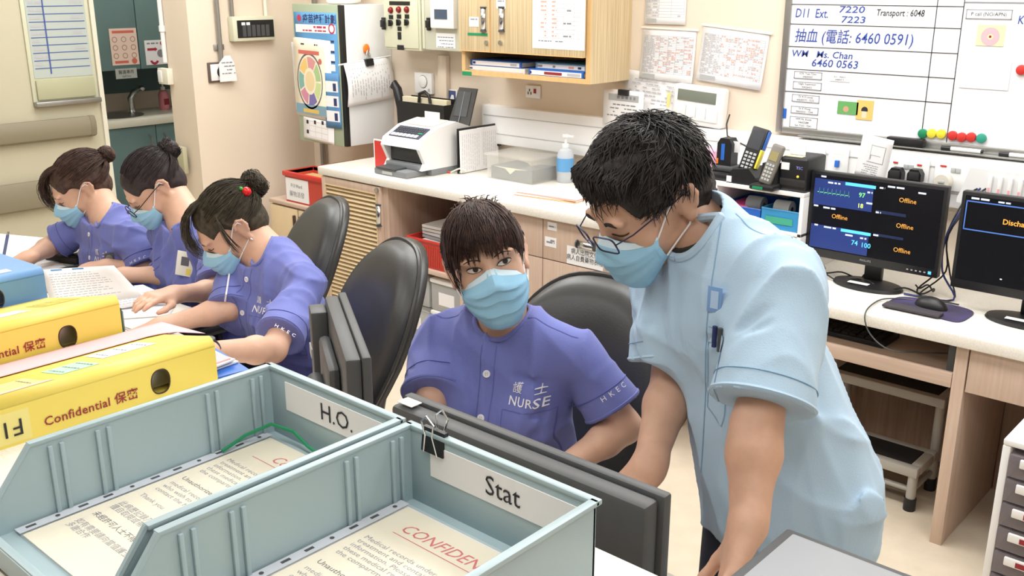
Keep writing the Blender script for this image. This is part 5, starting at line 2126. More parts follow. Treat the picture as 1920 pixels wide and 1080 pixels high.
def conf_sheet(label, x, y, z, rz, seed, full=True):
    """cream notice in a clear punched pocket; local x across, y towards the far end"""
    t = thing('notice_pocket', label, 'notice', (x, y, z), rz, group='confidential notices in the trays')
    MB().box(0.014, 0.224 - 0.012, 0.002, 0.296, 0.0, 0.0012).build('notice', 'cream', t, smooth=False)
    MB().box(0.0, 0.2105, 0.0, 0.300, 0.0016, 0.0020).build('clear_cover', glassy('clear_pocket', (240, 242, 245), 0.10, 0.12), t, smooth=False)
    MB().box(0.0, 0.0125, 0.0, 0.300, 0.0021, 0.0026).build('punched_strip', glassy('pocket_strip', (222, 228, 238), 0.75, 0.3), t, smooth=False)
    hb = MB()
    for k in range(11):
        yy = 0.014 + k * 0.0272
        if k % 3 == 1:
            disc(hb, 0.006, yy, 0.0025, 0.0029, 12)
        else:
            hb.box(0.004, 0.0075, yy - 0.005, yy + 0.005, 0.0026, 0.0030)
    hb.build('punch_holes', 'dgrey', t, smooth=False)
    z = 0.0014
    text('Confidential' if not full else 'CONFIDENTIAL', 0.021, 'inkr', t, Matrix.Translation((0.115, 0.266, z)), shear=0.25)
    u = MB()
    rect(u, 0.040, 0.19, 0.2525, 0.2535, z)
    u.build('underline', 'inkr', t, smooth=False)
    def para(s, y, size, m='inkg', sx=1.25):
        text(s, size, m, t, Matrix.Translation((0.026, y, z)), align='LEFT', sx=sx)
    para('Medical records under the care of\ntreatment and contain patient\ninformation. Please do not take\nthese medical records away from\nthe compartment and contact us', 0.212, 0.0088)
    para('Unauthorized persons to view', 0.172, 0.0092, 'ink')
    para('medical records are not permitted\nwho wish to view them should\ncontact the hospital office', 0.149, 0.0088)
    para('Thank you', 0.122, 0.0088)
    text('敬啟', 0.012, 'inkr', t, Matrix.Translation((0.15, 0.118, z)))
    para('此病歷記錄乃屬機密文件請勿\n擅自取閱或帶離此處', 0.094, 0.0095, 'inkg', 1.1)
    para('未經許可人士不得翻閱本病歷', 0.070, 0.0095, 'ink', 1.1)
    para('如有需要請向當值護士查詢\n多謝合作', 0.047, 0.0095, 'inkg', 1.1)
    return t


conf_sheet('cream Confidential notice in a clear pocket inside the H.O. tray', -0.955, 0.318, ZH + 0.010, R(.3), 1, False)
conf_sheet('cream CONFIDENTIAL notice in a clear pocket inside the Stat tray', -0.706, 0.312, ZH + 0.014, R(-.2), 2, True)
t = thing('paper_stack', 'thin stack of paper under the notice in the Stat tray', 'paper', (-0.702, 0.314, ZH + 0.0095))
MB().box(0, 0.21, 0, 0.297, 0, 0.004).build('sheets', 'paper', t, smooth=False)
# green cord in the far left corner of the H.O. tray
p = at(500, 800, Y=0.60)
cz = ZH + 0.016
pts = [(-0.945, 0.55, cz), (-0.950, 0.585, cz + .006), (-0.935, 0.612, cz + .016), (-0.905, 0.622, cz + .012), (-0.875, 0.620, cz + .003), (-0.845, 0.618, cz)]
tag(MB().tube(pts, 0.0022, 6).build('cord', 'green', None), 'green elastic cord at the far corner of the H.O. tray', 'cord')

# binder clip on the Stat tray's far rim
q = at(818, 822, Y=0.635)
t = thing('binder_clip', 'black binder clip with silver handles on the Stat tray rim', 'clip', (q.x, 0.634, ZH + 0.096))
MB().prism([(-0.006, -0.022), (0.006, -0.022), (0.0025, 0.004), (-0.0025, 0.004)], -0.016, 0.016, axis='x').build('clip_body', 'black', t, smooth=False)
for sd in (-1, 1):
    y = sd * 0.006
    pts = [(-0.010, y, -0.021), (-0.005, y * 1.3, 0.0), (-0.009, y * 1.5, 0.014), (0, y * 1.7, 0.022), (0.009, y * 1.5, 0.014), (0.005, y * 1.3, 0.0), (0.010, y, -0.021)]
    if sd < 0:
        pts = [(a, b - 0.002, c) for a, b, c in pts]
    MB().tube(pts, 0.0011, 6).build('handle', 'chrome', t)


# ---- files with tapering thickness
def wedge_file(label, x, y, z, rz, m, hs=0.062, he=0.010, Wd=0.27, L=0.328, hole=True):
    """local: spine face at x=0 facing +x, cover runs to -x, length along y"""
    t = thing('lever_file', label, 'file', (x, y, z), rz)
    r = 0.012
    prof = [(0, 0)]
    n = 7
    for k in range(n + 1):
        a = math.pi / 2 * k / n
        prof.append((-r + r * math.cos(a), hs - r + r * math.sin(a)))
    for k in range(1, 9):
        u = k / 8
        prof.append((-r - (Wd - r) * u, hs + (he - hs) * (u ** 0.95)))
    th = 0.0022
    # outer skin as an open wrap: spine + top cover + bottom cover
    mb = MB()
    hy0, hy1, hz0, hz1 = L * 0.66, L * 0.66 + 0.030, 0.012, 0.050
    top = prof[1:]
    pts_o = top
    mb.grid(lambda u, v: (np.interp(u * (len(pts_o) - 1), range(len(pts_o)), [p[0] for p in pts_o]), v * L, np.interp(u * (len(pts_o) - 1), range(len(pts_o)), [p[1] for p in pts_o])), len(pts_o) - 1, 1)
    c = mb.build('cover', m, t, solid=th)
    zs = hs - r
    if hole:
        # spine face with an oval finger hole
        sp = MB()
        N = 28
        cy, cz = L * 0.74, zs * 0.44 + 0.002
        inner = [(0, cy + 0.0135 * math.copysign(abs(math.cos(a)) ** .8, math.cos(a)), cz + 0.017 * math.copysign(abs(math.sin(a)) ** .9, math.sin(a))) for a in [2 * math.pi * k / N for k in range(N)]]
        def edge(a):
            cx, sz = math.cos(a), math.sin(a)
            ty = (L - cy) / cx if cx > 1e-6 else (-cy / cx if cx < -1e-6 else 1e9)
            tz = (zs - cz) / sz if sz > 1e-6 else (-cz / sz if sz < -1e-6 else 1e9)
            k = min(ty, tz)
            return (0, cy + cx * k, cz + sz * k)
        angs = sorted([2 * math.pi * k / N for k in range(N)])
        outer = [edge(a) for a in angs]
        fs = [(i, (i + 1) % N, N + (i + 1) % N, N + i) for i in range(N)]
        sp.add(inner + outer, fs)
        for (yy, zz) in ((0, 0), (L, 0), (L, zs), (0, zs)):
            a = math.atan2(zz - cz, yy - cy) % (2 * math.pi)
            i = max(k for k in range(N) if angs[k] <= a + 1e-9)
            sp.add([outer[i], (0, yy, zz), outer[(i + 1) % N]], [(0, 1, 2)])
        spine = sp.build('spine', m, t, smooth=False, solid=th)
        rim = inner + [inner[0]]
        MB().tube([(0.0008, b, c_) for a, b, c_ in rim], 0.0011, 5, caps=False).build('hole_rim', 'brown', spine)
    else:
        MB().box(-th, 0, 0, L, 0, zs).build('spine', m, t, smooth=False)
    MB().box(-Wd, 0, 0, L, 0, 0.003).build('back_cover', m, t, smooth=False)
    # pages between the covers, stepped like real paper
    pg = MB()
    poly = [(-0.03, 0.004), (-Wd + 0.006, 0.004), (-Wd + 0.006, max(.0055, he - 0.004)), (-0.035, hs - 0.016)]
    pg.prism(poly, 0.008, L - 0.008)
    pg.build('pages', 'paper_w', t, smooth=False)
    MB().box(-0.028, -0.02, 0.03, L - 0.03, 0.01, hs - 0.016).build('arch_bar', 'steel', t, smooth=False)
    def top_at(xx, off=0.0):
        xs = [p[0] for p in top][::-1]
        zs_ = [p[1] for p in top][::-1]
        return float(np.interp(xx, xs, zs_)) + off
    def sticker(x0, x1, y0, y1, mm, name='sticker', txt=0):
        g = MB().grid(lambda u, v: (x0 + (x1 - x0) * u, y0 + (y1 - y0) * v, top_at(x0 + (x1 - x0) * u, 0.0016)), 6, 1)
        s = g.build(name, mm, t)
        if txt:
            pr = MB()
            rg = random.Random(int(abs(x0) * 1e4))
            for k in range(txt):
                yy = y0 + (y1 - y0) * (0.15 + 0.7 * k / max(1, txt - 1)) if txt > 1 else (y0 + y1) / 2
                x_ = x0 + (x1 - x0) * 0.12
                while x_ < x0 + (x1 - x0) * 0.85:
                    w = rg.uniform(0.003, 0.008)
                    za, zb = top_at(x_, 0.0022), top_at(x_ + w, 0.0022)
                    pr.quad((x_, yy - .0012, za), (x_ + w, yy - .0012, zb), (x_ + w, yy + .0012, zb), (x_, yy + .0012, za))
                    x_ += w + 0.003
            pr.build('print', 'inkg', s, smooth=False)
        return s
    return t, sticker, hs, L


Y2 = at(405, 680, X=-1.175).y
f2, stk, hs, L = wedge_file('yellow Confidential lever file next to the H.O. tray', -1.175, Y2 - 0.328, ZH, 0, 'yellow', Wd=.252)
TS = Matrix(((0, 0, 1, 0.0022), (1, 0, 0, 0), (0, 1, 0, 0), (0, 0, 0, 1)))   # sheet x along +y, y up, facing +x
text('Confidential 保密', 0.0165, 'maroon', f2, TS @ Matrix.Translation((L * 0.45, 0.018, 0)), spacing=1.05, bold=0.0002)
MB().box(0.0, 0.0012, 0.006, 0.07, 0.004, 0.044).build('spine_label', mat('pale_yellow', (240, 226, 140), .5), f2, smooth=False)
text('F13', 0.030, 'ink', f2, TS @ Matrix.Translation((0.040, 0.024, 0.0)) @ Matrix.Rotation(math.pi, 4, 'Z'))
stk(-0.135, -0.075, L * 0.86, L * 0.62, 'paper', 'sticker', 3)
stk(-0.105, -0.040, L * 0.56, L * 0.40, 'mint', 'sticker', 3)
stk(-0.095, -0.030, L * 0.32, L * 0.06, mat('cream_sticker', (240, 224, 150), .4), 'sticker', 2)
stk(-0.030, -0.016, L * 0.34, L * 0.02, mat('pink_strip', (236, 196, 178), .6), 'sticker', 0)
t = thing('pink_sheet', 'pale pink sheet lying over the rear half of the nearer yellow file', 'paper', (-1.30, Y2 - 0.31, 0))
def pk(u, v):
    x = -0.122 + 0.10 * u + .03 * max(0, v - .8) * 5 * u
    y = -0.02 + 0.385 * v
    q = max(0, min(1, (.125 - x) / 0.252))
    zz = ZH + 0.062 - 0.052 * q ** 0.95 + 0.0042 - max(0, v - .88) * .12 * u
    return (x, y, zz)


MB().grid(pk, 10, 20).build('sheet', 'pinkp', t, solid=0.0006)
f1, stk, hs, L = wedge_file('yellow Confidential lever file between the pink sheet and the blue file', -1.432, Y2 - 0.335, ZH, 0, 'yellow', hs=0.07)
text('Confidential 保密', 0.0165, 'maroon', f1, TS @ Matrix.Translation((L * 0.45, 0.027, 0)), spacing=1.05, bold=0.0002)
stk(-0.150, -0.085, L * 0.70, L * 0.45, 'paper', 'sticker', 3)
stk(-0.125, -0.065, L * 0.42, L * 0.22, 'mint', 'sticker', 3)
stk(-0.090, -0.04, L * 0.2, L * 0.02, 'paper_w', 'sticker', 2)
stk(-0.180, -0.10, L * 0.96, L * 0.78, mat('olive_sticker', (222, 196, 70), .5), 'sticker', 3)
MB().box(-0.03, -0.002, L + 0.001, L + 0.004, 0.006, 0.05).build('index_tab', mat('dark_green', (30, 84, 66), .5), f1, smooth=False)
MB().box(-0.03, -0.002, L + 0.004, L + 0.006, 0.002, 0.045).build('index_tab', 'grey', f1, smooth=False)
# blue file
yb = at(84, 540, X=-1.72).y
zb = at(60, 505, X=-1.72).z
fb, stk, hs, L = wedge_file('light blue lever file behind the two yellow files', -1.715, yb - 0.328, ZH, 0, 'bluebox', hs=max(0.06, zb - ZH), he=0.05)
stk(-0.04, -0.015, L * 0.86, L * 0.70, 'paper', 'sticker', 1)

# loose papers and a blue cover edge right of the yellow file
p = at(415, 672, Z=ZH + 0.01)
t = thing('document_stack', 'loose documents with a blue cover at the end of the nearer yellow file', 'papers', (p.x, p.y, ZH))
for k, (m, dx, dy, rz, z) in enumerate((('blue', 0.03, 0.0, -8, 0.001), ('paper', 0.0, 0.0, 4, 0.004), ('paper_w', -0.004, -0.004, -3, 0.007), ('paper', 0.004, -0.008, 8, 0.010), ('pinkp', 0.0, -0.012, 2, 0.0125))):
    MB(Matrix.Translation((dx, dy, z)) @ Matrix.Rotation(R(rz), 4, 'Z')).box(-0.15, 0.02, -0.09, 0.015, 0, 0.0022).build('sheet', m, t, smooth=False)

# ---- monitors on the nurses' desk
def lcd(label, loc, rz, w, h, base_z, top_z, m='dgrey', thick=0.045, deep_back=False, tilt=0.0):
    """screen faces local +y; back faces -y"""
    t = thing('monitor', label, 'monitor', (loc[0], loc[1], base_z), rz)
    H_ = top_z - base_z
    T = Matrix.Translation((0, 0, H_)) @ Matrix.Rotation(tilt, 4, 'X')
    MB(T).box(-w / 2, w / 2, 0.006, 0.022, -h, 0, 0.004).build('bezel', m, t)
    MB(T).box(-w / 2 + 0.006, w / 2 - 0.006, -0.022, 0.006, -h + 0.005, -0.004, 0.006).build('back_shell', m, t)
    MB(T).box(-w / 2 + 0.018, w / 2 - 0.018, 0.0205, 0.0225, -h + 0.02, -0.018).build('screen', mat('screen_off', (18, 20, 24), 0.15), t, smooth=False)
    MB(T).box(-w / 4, w / 4, -0.045, -0.022, -h * 0.8, -h * 0.2, 0.01).build('back_box', m, t)
    MB().box(-0.03, 0.03, -0.075, -0.045, 0.0, H_ - h * 0.45, 0.006).build('stand', m, t)
    MB().cyl((-0.06, -0.058, H_ - h * 0.5), (0.06, -0.058, H_ - h * 0.5), 0.018, n=18).build('hinge', m, t)
    MB().box(-0.11, 0.11, -0.13, 0.06, 0.0, 0.014, 0.006).build('base', m, t)
    return t


c1 = at(975, 850, Z=1.168)
pa, pb = at(712, 757, Z=1.168), at(1236, 940, Z=1.168)
ym = (pa.y + pb.y) / 2 + 0.02
m1 = lcd('dark grey monitor seen from behind along the ledge in front of the looking-up nurse', ((pa.x + pb.x) / 2, ym, 0), 0, abs(pb.x - pa.x), 0.29, ZN, 1.168)
MB().box(-abs(pb.x - pa.x) / 2 + 0.012, -abs(pb.x - pa.x) / 2 + 0.04, -0.015, 0.004, 0.4175, 0.4185).build('sticker', 'paper', m1, smooth=False)
mp0, mp1 = at(628, 548, Z=1.10), at(672, 672, Z=1.10)
d = mp1 - mp0
rz2 = math.atan2(d.y, d.x)
m2 = lcd('dark grey monitor turned edge-on beside the empty chair', ((mp0.x + mp1.x) / 2, (mp0.y + mp1.y) / 2, 0), rz2, d.length, 0.27, ZN, 1.10)
# swing-arm bracket on the back of the turned monitor
MB().box(-0.19, -0.13, -0.055, -0.022, 0.02, 0.33, 0.004).build('bracket', 'dgrey', m2)
MB().box(-0.185, -0.14, -0.058, -0.055, 0.23, 0.25).build('clear_tab', 'lgrey', m2, smooth=False)

# ---- papers on the nurses' desk
def paper_sheet(label, pts, z, m='paper', lines=14, seed=0, blue=0, cat='paper', curl=0.0, group=None):
    """pts: pixel corners TL,TR,BR,BL on the plane z"""
    zl = z if isinstance(z, (list, tuple)) else [z] * 4
    z = min(zl)
    P = [at(x, y, Z=q) for (x, y), q in zip(pts, zl)]
    c = sum(P, Vector()) / 4
    t = thing('document', label, cat, (c.x, c.y, z), group=group)
    q = [p - c for p in P]
    for v, q_ in zip(q, zl):
        v.z = q_ - z
    def S(u, v, dz=0.0):
        a = q[0].lerp(q[1], u)
        b = q[3].lerp(q[2], u)
        p = a.lerp(b, v)
        return (p.x, p.y, p.z + dz + curl * (abs(u - .5) * 2) ** 3)
    MB().grid(lambda u, v: S(u, v, 0.0006), 8, 4).build('sheet', m, t, solid=0.0006)
    rg = random.Random(seed)
    pr = MB()
    for k in range(lines):
        v = 0.14 + 0.78 * k / lines
        u = 0.08
        ue = rg.uniform(0.6, 0.92)
        while u < ue:
            w = rg.uniform(0.02, 0.07)
            e = min(u + w, ue)
            pr.quad(S(u, v, .0014), S(e, v, .0014), S(e, v + .018, .0014), S(u, v + .018, .0014))
            u = e + 0.015
    pr.build('print', 'inkl', t, smooth=False)
    for k in range(blue):
        u0 = 0.12 + 0.3 * k
        g = MB()
        g.quad(S(u0, 0.02, .0016), S(u0 + 0.16, 0.02, .0016), S(u0 + 0.16, 0.06, .0016), S(u0, 0.06, .0016))
        g.build('blue_mark', 'sky', t, smooth=False)
    return t


paper_sheet('white chart sheet with blue header marks beside the blue file', [(78, 506), (213, 498), (268, 556), (98, 580)], (.86, .90, .815, .775), lines=12, seed=1, blue=2)
paper_sheet('white form under the hand of the nurse with glasses', [(120, 552), (268, 534), (325, 560), (160, 592)], (.80, .825, .79, .765), lines=8, seed=2, blue=3)
paper_sheet('topmost white sheet of the pile before the cherry-band nurse', [(190, 566), (330, 572), (318, 592), (205, 600)], ZN + 0.02, lines=0, seed=3)
t = thing('chart_pile', 'pile of white charts with grey edges before the cherry-band nurse', 'papers')
pp = at(285, 590, Z=ZN + 0.01)
t.location = (pp.x, pp.y, ZN)
for k in range(6):
    MB(Matrix.Rotation(R(-6 + 5 * (k % 3)), 4, 'Z')).box(-0.16, 0.15, -0.12, 0.10, 0.0005 + k * 0.003, 0.003 + k * 0.003).build('chart', ('paper', 'lgrey', 'paper_w')[k % 3], t, smooth=False)
paper_sheet('sheet of paper under the pen of the writing nurse', [(20, 492), (85, 478), (125, 500), (60, 515)], ZN + 0.008, lines=4, seed=4)
p = at(22, 470, Z=ZN + 0.03)
t = thing('open_folder', 'open folder of stacked forms at the far end of the desk', 'folder', (p.x, p.y, ZN))
for k in range(7):
    MB(Matrix.Rotation(R(20 + 4 * (k % 3)), 4, 'Z')).box(-0.2, 0.14, -0.13, 0.13, k * 0.0065, k * 0.0065 + 0.005).build('form', ('paper', 'lgrey', 'paper_w', 'dgrey')[k % 4], t, smooth=False)
MB(Matrix.Rotation(R(24), 4, 'Z')).box(-0.2, 0.14, -0.13, 0.13, 0.0465, 0.049).build('form', 'paper', t, smooth=False)
p = at(125, 492, Z=ZN)
t = thing('desk_phone', 'black phone handset lying on the desk beyond the charts', 'phone', (p.x, p.y, ZN), R(20))
MB().box(-0.075, 0.075, -0.028, 0.028, 0.0, 0.03, 0.012).build('handset', 'blackm', t)
MB().box(-0.07, -0.03, -0.024, 0.024, 0.028, 0.036, 0.004).build('earpiece', 'black', t)
MB().box(0.03, 0.07, -0.024, 0.024, 0.028, 0.036, 0.004).build('mouthpiece', 'black', t)

# grey case and black edge at the lower right
pa, pb = at(1592, 912, Z=1.02), at(1700, 950, Z=1.02)
t = thing('label_printer', 'flat grey printer with a dark rim in the lower right foreground', 'printer', (pa.x + 0.02, 1.06, ZN))
d_ = 0.30
MB().box(-0.03, 0.30, -0.24, 0.03, 0.0, 0.262, 0.008).build('body', 'lgrey', t)
MB().box(-0.035, 0.305, -0.245, 0.035, 0.255, 0.268, 0.004).build('rim', 'dgrey', t)
MB().box(-0.02, 0.29, -0.23, 0.02, 0.268, 0.272, 0.002).build('lid', mat('printer_lid', (150, 153, 158), .5), t)
MB().box(0.11, 0.28, 0.03, 0.05, 0.2, 0.26, 0.006).build('paper_slot', 'grey', t)


# ---- chairs
def chair(label, px, py, ztop, S, rz, group='black swivel chairs', wd=0.44):
    """high-backed office chair; local front is -y"""
    c = at(px, py, Z=ztop)
    t = thing('office_chair', label, 'chair', (c.x, c.y, 0), rz, group)
    H_ = ztop
    n = 56
    zb = 0.50
    hw = wd / 2
    def outline(a):
        ca, sa = math.cos(a), math.sin(a)
        e = 2.6
        x = hw * math.copysign(abs(ca) ** (2 / e), ca)
        z = (H_ - zb) / 2 * math.copysign(abs(sa) ** (2 / e), sa)
        x *= 1.0 - 0.10 * max(0, z / (H_ - zb) * 2) ** 2 - 0.06 * max(0, -z / (H_ - zb) * 2)
        return x, (H_ + zb) / 2 + z
    def curve(z):
        u = (z - zb) / (H_ - zb)
        return 0.035 * (u - 0.3) ** 2 * 3 - 0.03 * math.exp(-((u - 0.25) / 0.2) ** 2) + (z - H_) * .30
    mb = MB()
    rings = []
    lay = [(1.0, 0.030), (1.0, 0.012), (0.985, -0.012), (0.94, -0.030), (0.84, -0.040), (0.6, -0.044), (0.3, -0.044)]
    vs, fs = [], []
    cz = (H_ + zb) / 2
    for s_, y in lay:
        for k in range(n):
            x, z = outline(2 * math.pi * k / n)
            x2, z2 = x * s_, cz + (z - cz) * s_
            vs.append((x2, y + curve(z2) + 0.25 * x2 * x2 * -0.6, z2))
    for i in range(len(lay) - 1):
        for k in range(n):
            a, b = i * n + k, i * n + (k + 1) % n
            fs.append((a, b, b + n, a + n))
    vs.append((0, -0.044 + curve(cz), cz))
    o = (len(lay) - 1) * n
    for k in range(n):
        fs.append((o + k, o + (k + 1) % n, len(vs) - 1))
    vs.append((0, 0.030 + curve(cz), cz))
    for k in range(n):
        fs.append(((k + 1) % n, k, len(vs) - 1))
    bk = MB().add(vs, fs).build('backrest', 'leather', t, ang=180)
    # raised side bolsters and piping
    pp = []
    for k in range(n + 1):
        x, z = outline(2 * math.pi * k / n)
        pp.append((x * 1.005, 0.004 + curve(z) - 0.15 * x * x, z))
    MB().tube(pp, 0.006, 6, caps=False).build('piping', 'leather', bk)
    SH = Matrix.Translation((0, -(H_ - zb) * .26, 0))
    # seat
    MB(SH).box(-0.24, 0.24, -0.47, -0.03, 0.32, 0.41, 0.04, seg=4).build('seat', 'leather', t)
    MB(SH).box(-0.2, 0.2, -0.42, -0.06, 0.30, 0.32).build('seat_pan', 'black', t, smooth=False)
    MB(SH).tube([(0, -0.06, 0.31), (0, 0.05, 0.38), (0, 0.10, 0.62), (0, 0.13, 0.75)], 0.02, 10).build('back_bar', 'black', t)
    for e in (-1, 1):
        ar = MB(SH).tube([(e * 0.235, -0.12, 0.33), (e * 0.275, -0.12, 0.48), (e * 0.275, -0.14, 0.655)], 0.014, 10).build('arm_post', 'black', t)
        MB(SH).box(e * 0.275 - 0.03, e * 0.275 + 0.03, -0.33, -0.05, 0.655, 0.69, 0.012).build('arm_pad', 'black', ar)
    MB(SH).cyl((0, -0.24, 0.12), (0, -0.24, 0.30), 0.028, n=16).build('gas_column', 'chrome', t)
    for k in range(5):
        a = 2 * math.pi * k / 5 + 0.3
        ex, ey = 0.3 * math.cos(a), -0.24 + 0.3 * math.sin(a)
        lg = MB(SH).tube([(0, -0.24, 0.13), (ex, ey, 0.075)], [0.026, 0.016], 10).build('base_leg', 'black', t)
        MB(SH).cyl((ex - 0.012, ey, 0.03), (ex + 0.012, ey, 0.03), 0.03, n=16).build('castor', 'black', lg)
    return t


chair('black leather chair behind the cherry-band nurse, nearest the louvred cupboard', 598, 375, 1.04, 0, R(-22))
chair('empty black leather chair between the turned monitor and the open bay', 728, 457, 1.04, 0, R(-20))
chair('black leather chair of the nurse who looks up', 1112, 527, 1.06, 0, R(8), wd=0.45)
chair('low black chair of the writing nurse, mostly hidden behind her', 290, 424, 0.84, 0, 0, wd=.42)
chair('low black chair of the nurse with glasses, hidden behind her', 425, 462, 0.84, 0, 0, wd=.42)
# ================================================================== WALL ITEMS
# ---- grey-green notice cabinet in the corner
nx0, nx1, ny, nz0, nz1 = -4.42, -4.03, 3.215, 0.895, 1.60
t = thing('notice_cabinet', 'grey-green metal cabinet with white side, covered in posters, hung in the corner', 'cabinet', (nx0, YW, nz0))
W_, D2, H2 = nx1 - nx0, YW - ny, nz1 - nz0
MB().box(0, W_ - 0.001, -D2 + 0.03, -0.001, 0, H2, 0.002).build('body', 'white_m', t)
MB().box(-0.002, W_ - 0.02, -D2, -D2 + 0.028, -0.002, H2 + 0.002, 0.003).build('door', 'ngreen', t)
MB().box(W_ - 0.02, W_ + 0.001, -D2 + 0.004, -D2 + 0.03, 0, H2, 0.001).build('gasket', 'black', t)
pz = at(603, 290, Y=YW - 0.03)
tp = thing('corner_pipe', 'galvanised pipe running down behind the corner cabinet', 'pipe', (-4.63, YW - 0.03, 0))
MB().cyl((0, 0, 0), (0, 0, CEIL), 0.016, n=14).build('pipe', 'pipe', tp)
for z in (0.6, 1.9):
    MB().box(-0.03, 0.03, 0.0, 0.029, z, z + 0.025, 0.003).build('saddle', 'steel', tp)
t = thing('cream_pot', 'cream plastic pot standing on the corner cabinet, cut by the picture edge', 'pot', (-4.2, 3.38, nz1 + 0.003))
MB().lathe([(0.075, 0.0), (0.088, 0.01), (0.095, 0.12), (0.10, 0.125), (0.10, 0.135), (0.09, 0.135), (0.085, 0.02), (0, 0.02)], 28).build('pot', 'paper_w', t)
MB().tube([(0.095, 0, 0.10), (0.125, 0, 0.09), (0.125, 0, 0.04), (0.09, 0, 0.03)], 0.006, 8).build('pot_handle', 'paper_w', t)


def sheet(name, label, cat, x0, y0, x1, y1, m, off=0.003, tilt=0.0, curl=0.0, group=None, **pl):
    t, w, h = wthing(name, label, cat, x0, y0, x1, y1, off, tilt, group, **pl)
    MB().grid(lambda u, v: ((u - .5) * w, (v - .5) * h, curl * (1 - v) ** 2 + 0.0005), 4, 8).build('sheet', m, t, solid=0.0007)
    return t, w, h


PN = dict(Y=ny)
t, w, h = sheet('poster', 'large blue vaccination poster at the back of the corner cabinet door', 'poster', 554, 24, 633, 150, 'sky', 0.001, **PN)
mb = MB()
rect(mb, -w * .47, w * .47, h * .20, h * .32, .0012)
for k in range(3):
    rect(mb, -w * .1, w * .42, -h * (.05 + .15 * k), h * (.05 - .15 * k), .0012)
mb.build('print', 'paper', t, smooth=False)
text('疫苗接種計劃', w * .13, 'navy', t, Matrix.Translation((w * .1, h * .40, .0014)), bold=.0008)
mb = MB()
disc(mb, -w * .37, h * .41, w * .05, .0014, 12)
wordrow(mb, -w * .2, w * .25, h * .27, h * .03, random.Random(2), .0016)
wordrow(mb, -w * .3, w * .25, h * .22, h * .022, random.Random(3), .0016)
disc(mb, w * .38, h * .27, w * .075, .0016, 18, r0=w * .05)
mb.build('red_print', mat('poster_mag', (190, 60, 90), .7), t, smooth=False)
mb = MB()
for k in range(3):
    rect(mb, -w * .1, w * .42, h * (.07 - .15 * k), h * (.10 - .15 * k), .0016)
mb.build('blue_print', 'navy', t, smooth=False)
for k, (px0, py0, px1, py1, off, tl) in enumerate(((556, 74, 622, 222, .004, -2), (553, 80, 612, 214, .007, 1.5))):
    sheet('poster', ('white poster peeping out behind the food-wheel poster on its right', 'white poster peeping out behind the food-wheel poster on its left')[k], 'poster', px0, py0, px1, py1, 'paper', off, R(tl), **PN)
t, w, h = sheet('poster', 'cream poster with a coloured food wheel on the corner cabinet door', 'poster', 556, 74, 612, 216, mat('poster_cream', (238, 228, 204), .8), 0.010, R(-1), **PN)
cols = [(170, 196, 140), (214, 150, 150), (232, 196, 120), (130, 176, 168), (206, 140, 160), (120, 110, 170), (196, 214, 150), (230, 170, 130)]
wy = 1.35
for k in range(7):
    mb = MB()
    disc(mb, 0, -h * .05, w * .36, .0014, 8, r0=w * .2, a0=2 * math.pi * k / 7 + .05, a1=2 * math.pi * (k + 1) / 7 - .05, ry=wy)
    mb.build('wheel_segment', mat('wheel_%d' % k, cols[k], .8), t, smooth=False)
mb = MB()
disc(mb, 0, -h * .05, w * .42, .0013, 32, r0=w * .39, ry=wy)
mb.build('wheel_rim', mat('rim_grey', (104, 96, 104), .8), t, smooth=False)
mb = MB()
disc(mb, 0, -h * .05, w * .15, .0014, 20, ry=wy)
mb.build('wheel_hub', mat('hub_cream', (228, 206, 160), .8), t, smooth=False)
mb = MB()
rect(mb, -w * .34, w * .34, h * .30, h * .35, .0014)
disc(mb, w * .36, h * .22, w * .06, .0014, 12)
mb.build('red_print', mat('banner_red', (206, 108, 96), .8), t, smooth=False)
mb = MB()
rect(mb, -w * .5, w * .5, -h * .49, -h * .36, .0013)
mb.build('blue_print', mat('ground_blue', (126, 160, 178), .8), t, smooth=False)
mb = MB()
rect(mb, -w * .26, w * .26, -h * .47, -h * .42, .0016)
mb.build('ribbon', mat('ribbon_gold', (218, 186, 96), .8), t, smooth=False)
mb = MB()
wordrow(mb, -w * .25, w * .3, h * .42, h * .02, random.Random(5), .0015)
mb.build('print', 'ink', t, smooth=False)
t, w, h = sheet('poster', 'narrow blue notice with white panels at the cabinet door edge', 'poster', 611, 138, 640, 240, mat('notice_blue', (88, 138, 186), .8), 0.008, R(1), **PN)
for k in range(3):
    mb = MB()
    rect(mb, -w * .42, w * .42, h * (.16 - .27 * k), h * (.36 - .27 * k), .0012)
    mb.build('white_panel', 'paper', t, smooth=False)
mb = MB()
for k in range(3):
    rect(mb, w * .1, w * .3, h * (.18 - .27 * k), h * (.32 - .27 * k), .0016)
mb.build('print', 'navy', t, smooth=False)
t, w, h = sheet('leaflet', 'white leaflet with small pictures low on the cabinet door', 'leaflet', 571, 224, 627, 265, 'paper', 0.004, R(-3), **PN)
mb = MB()
rules(mb, [-w * .3, -w * .1, w * .1, w * .3], [-h * .35, -h * .1, h * .15, h * .35], .0008, .0012)
mb.build('table_lines', 'inkl', t, smooth=False)
mb = MB()
for a, b in ((-.4, .2), (-.4, -.25), (-.15, .25), (.1, .3)):
    rect(mb, w * a, w * (a + .07), h * b, h * (b + .17), .0013)
mb.build('print', 'ink', t, smooth=False)
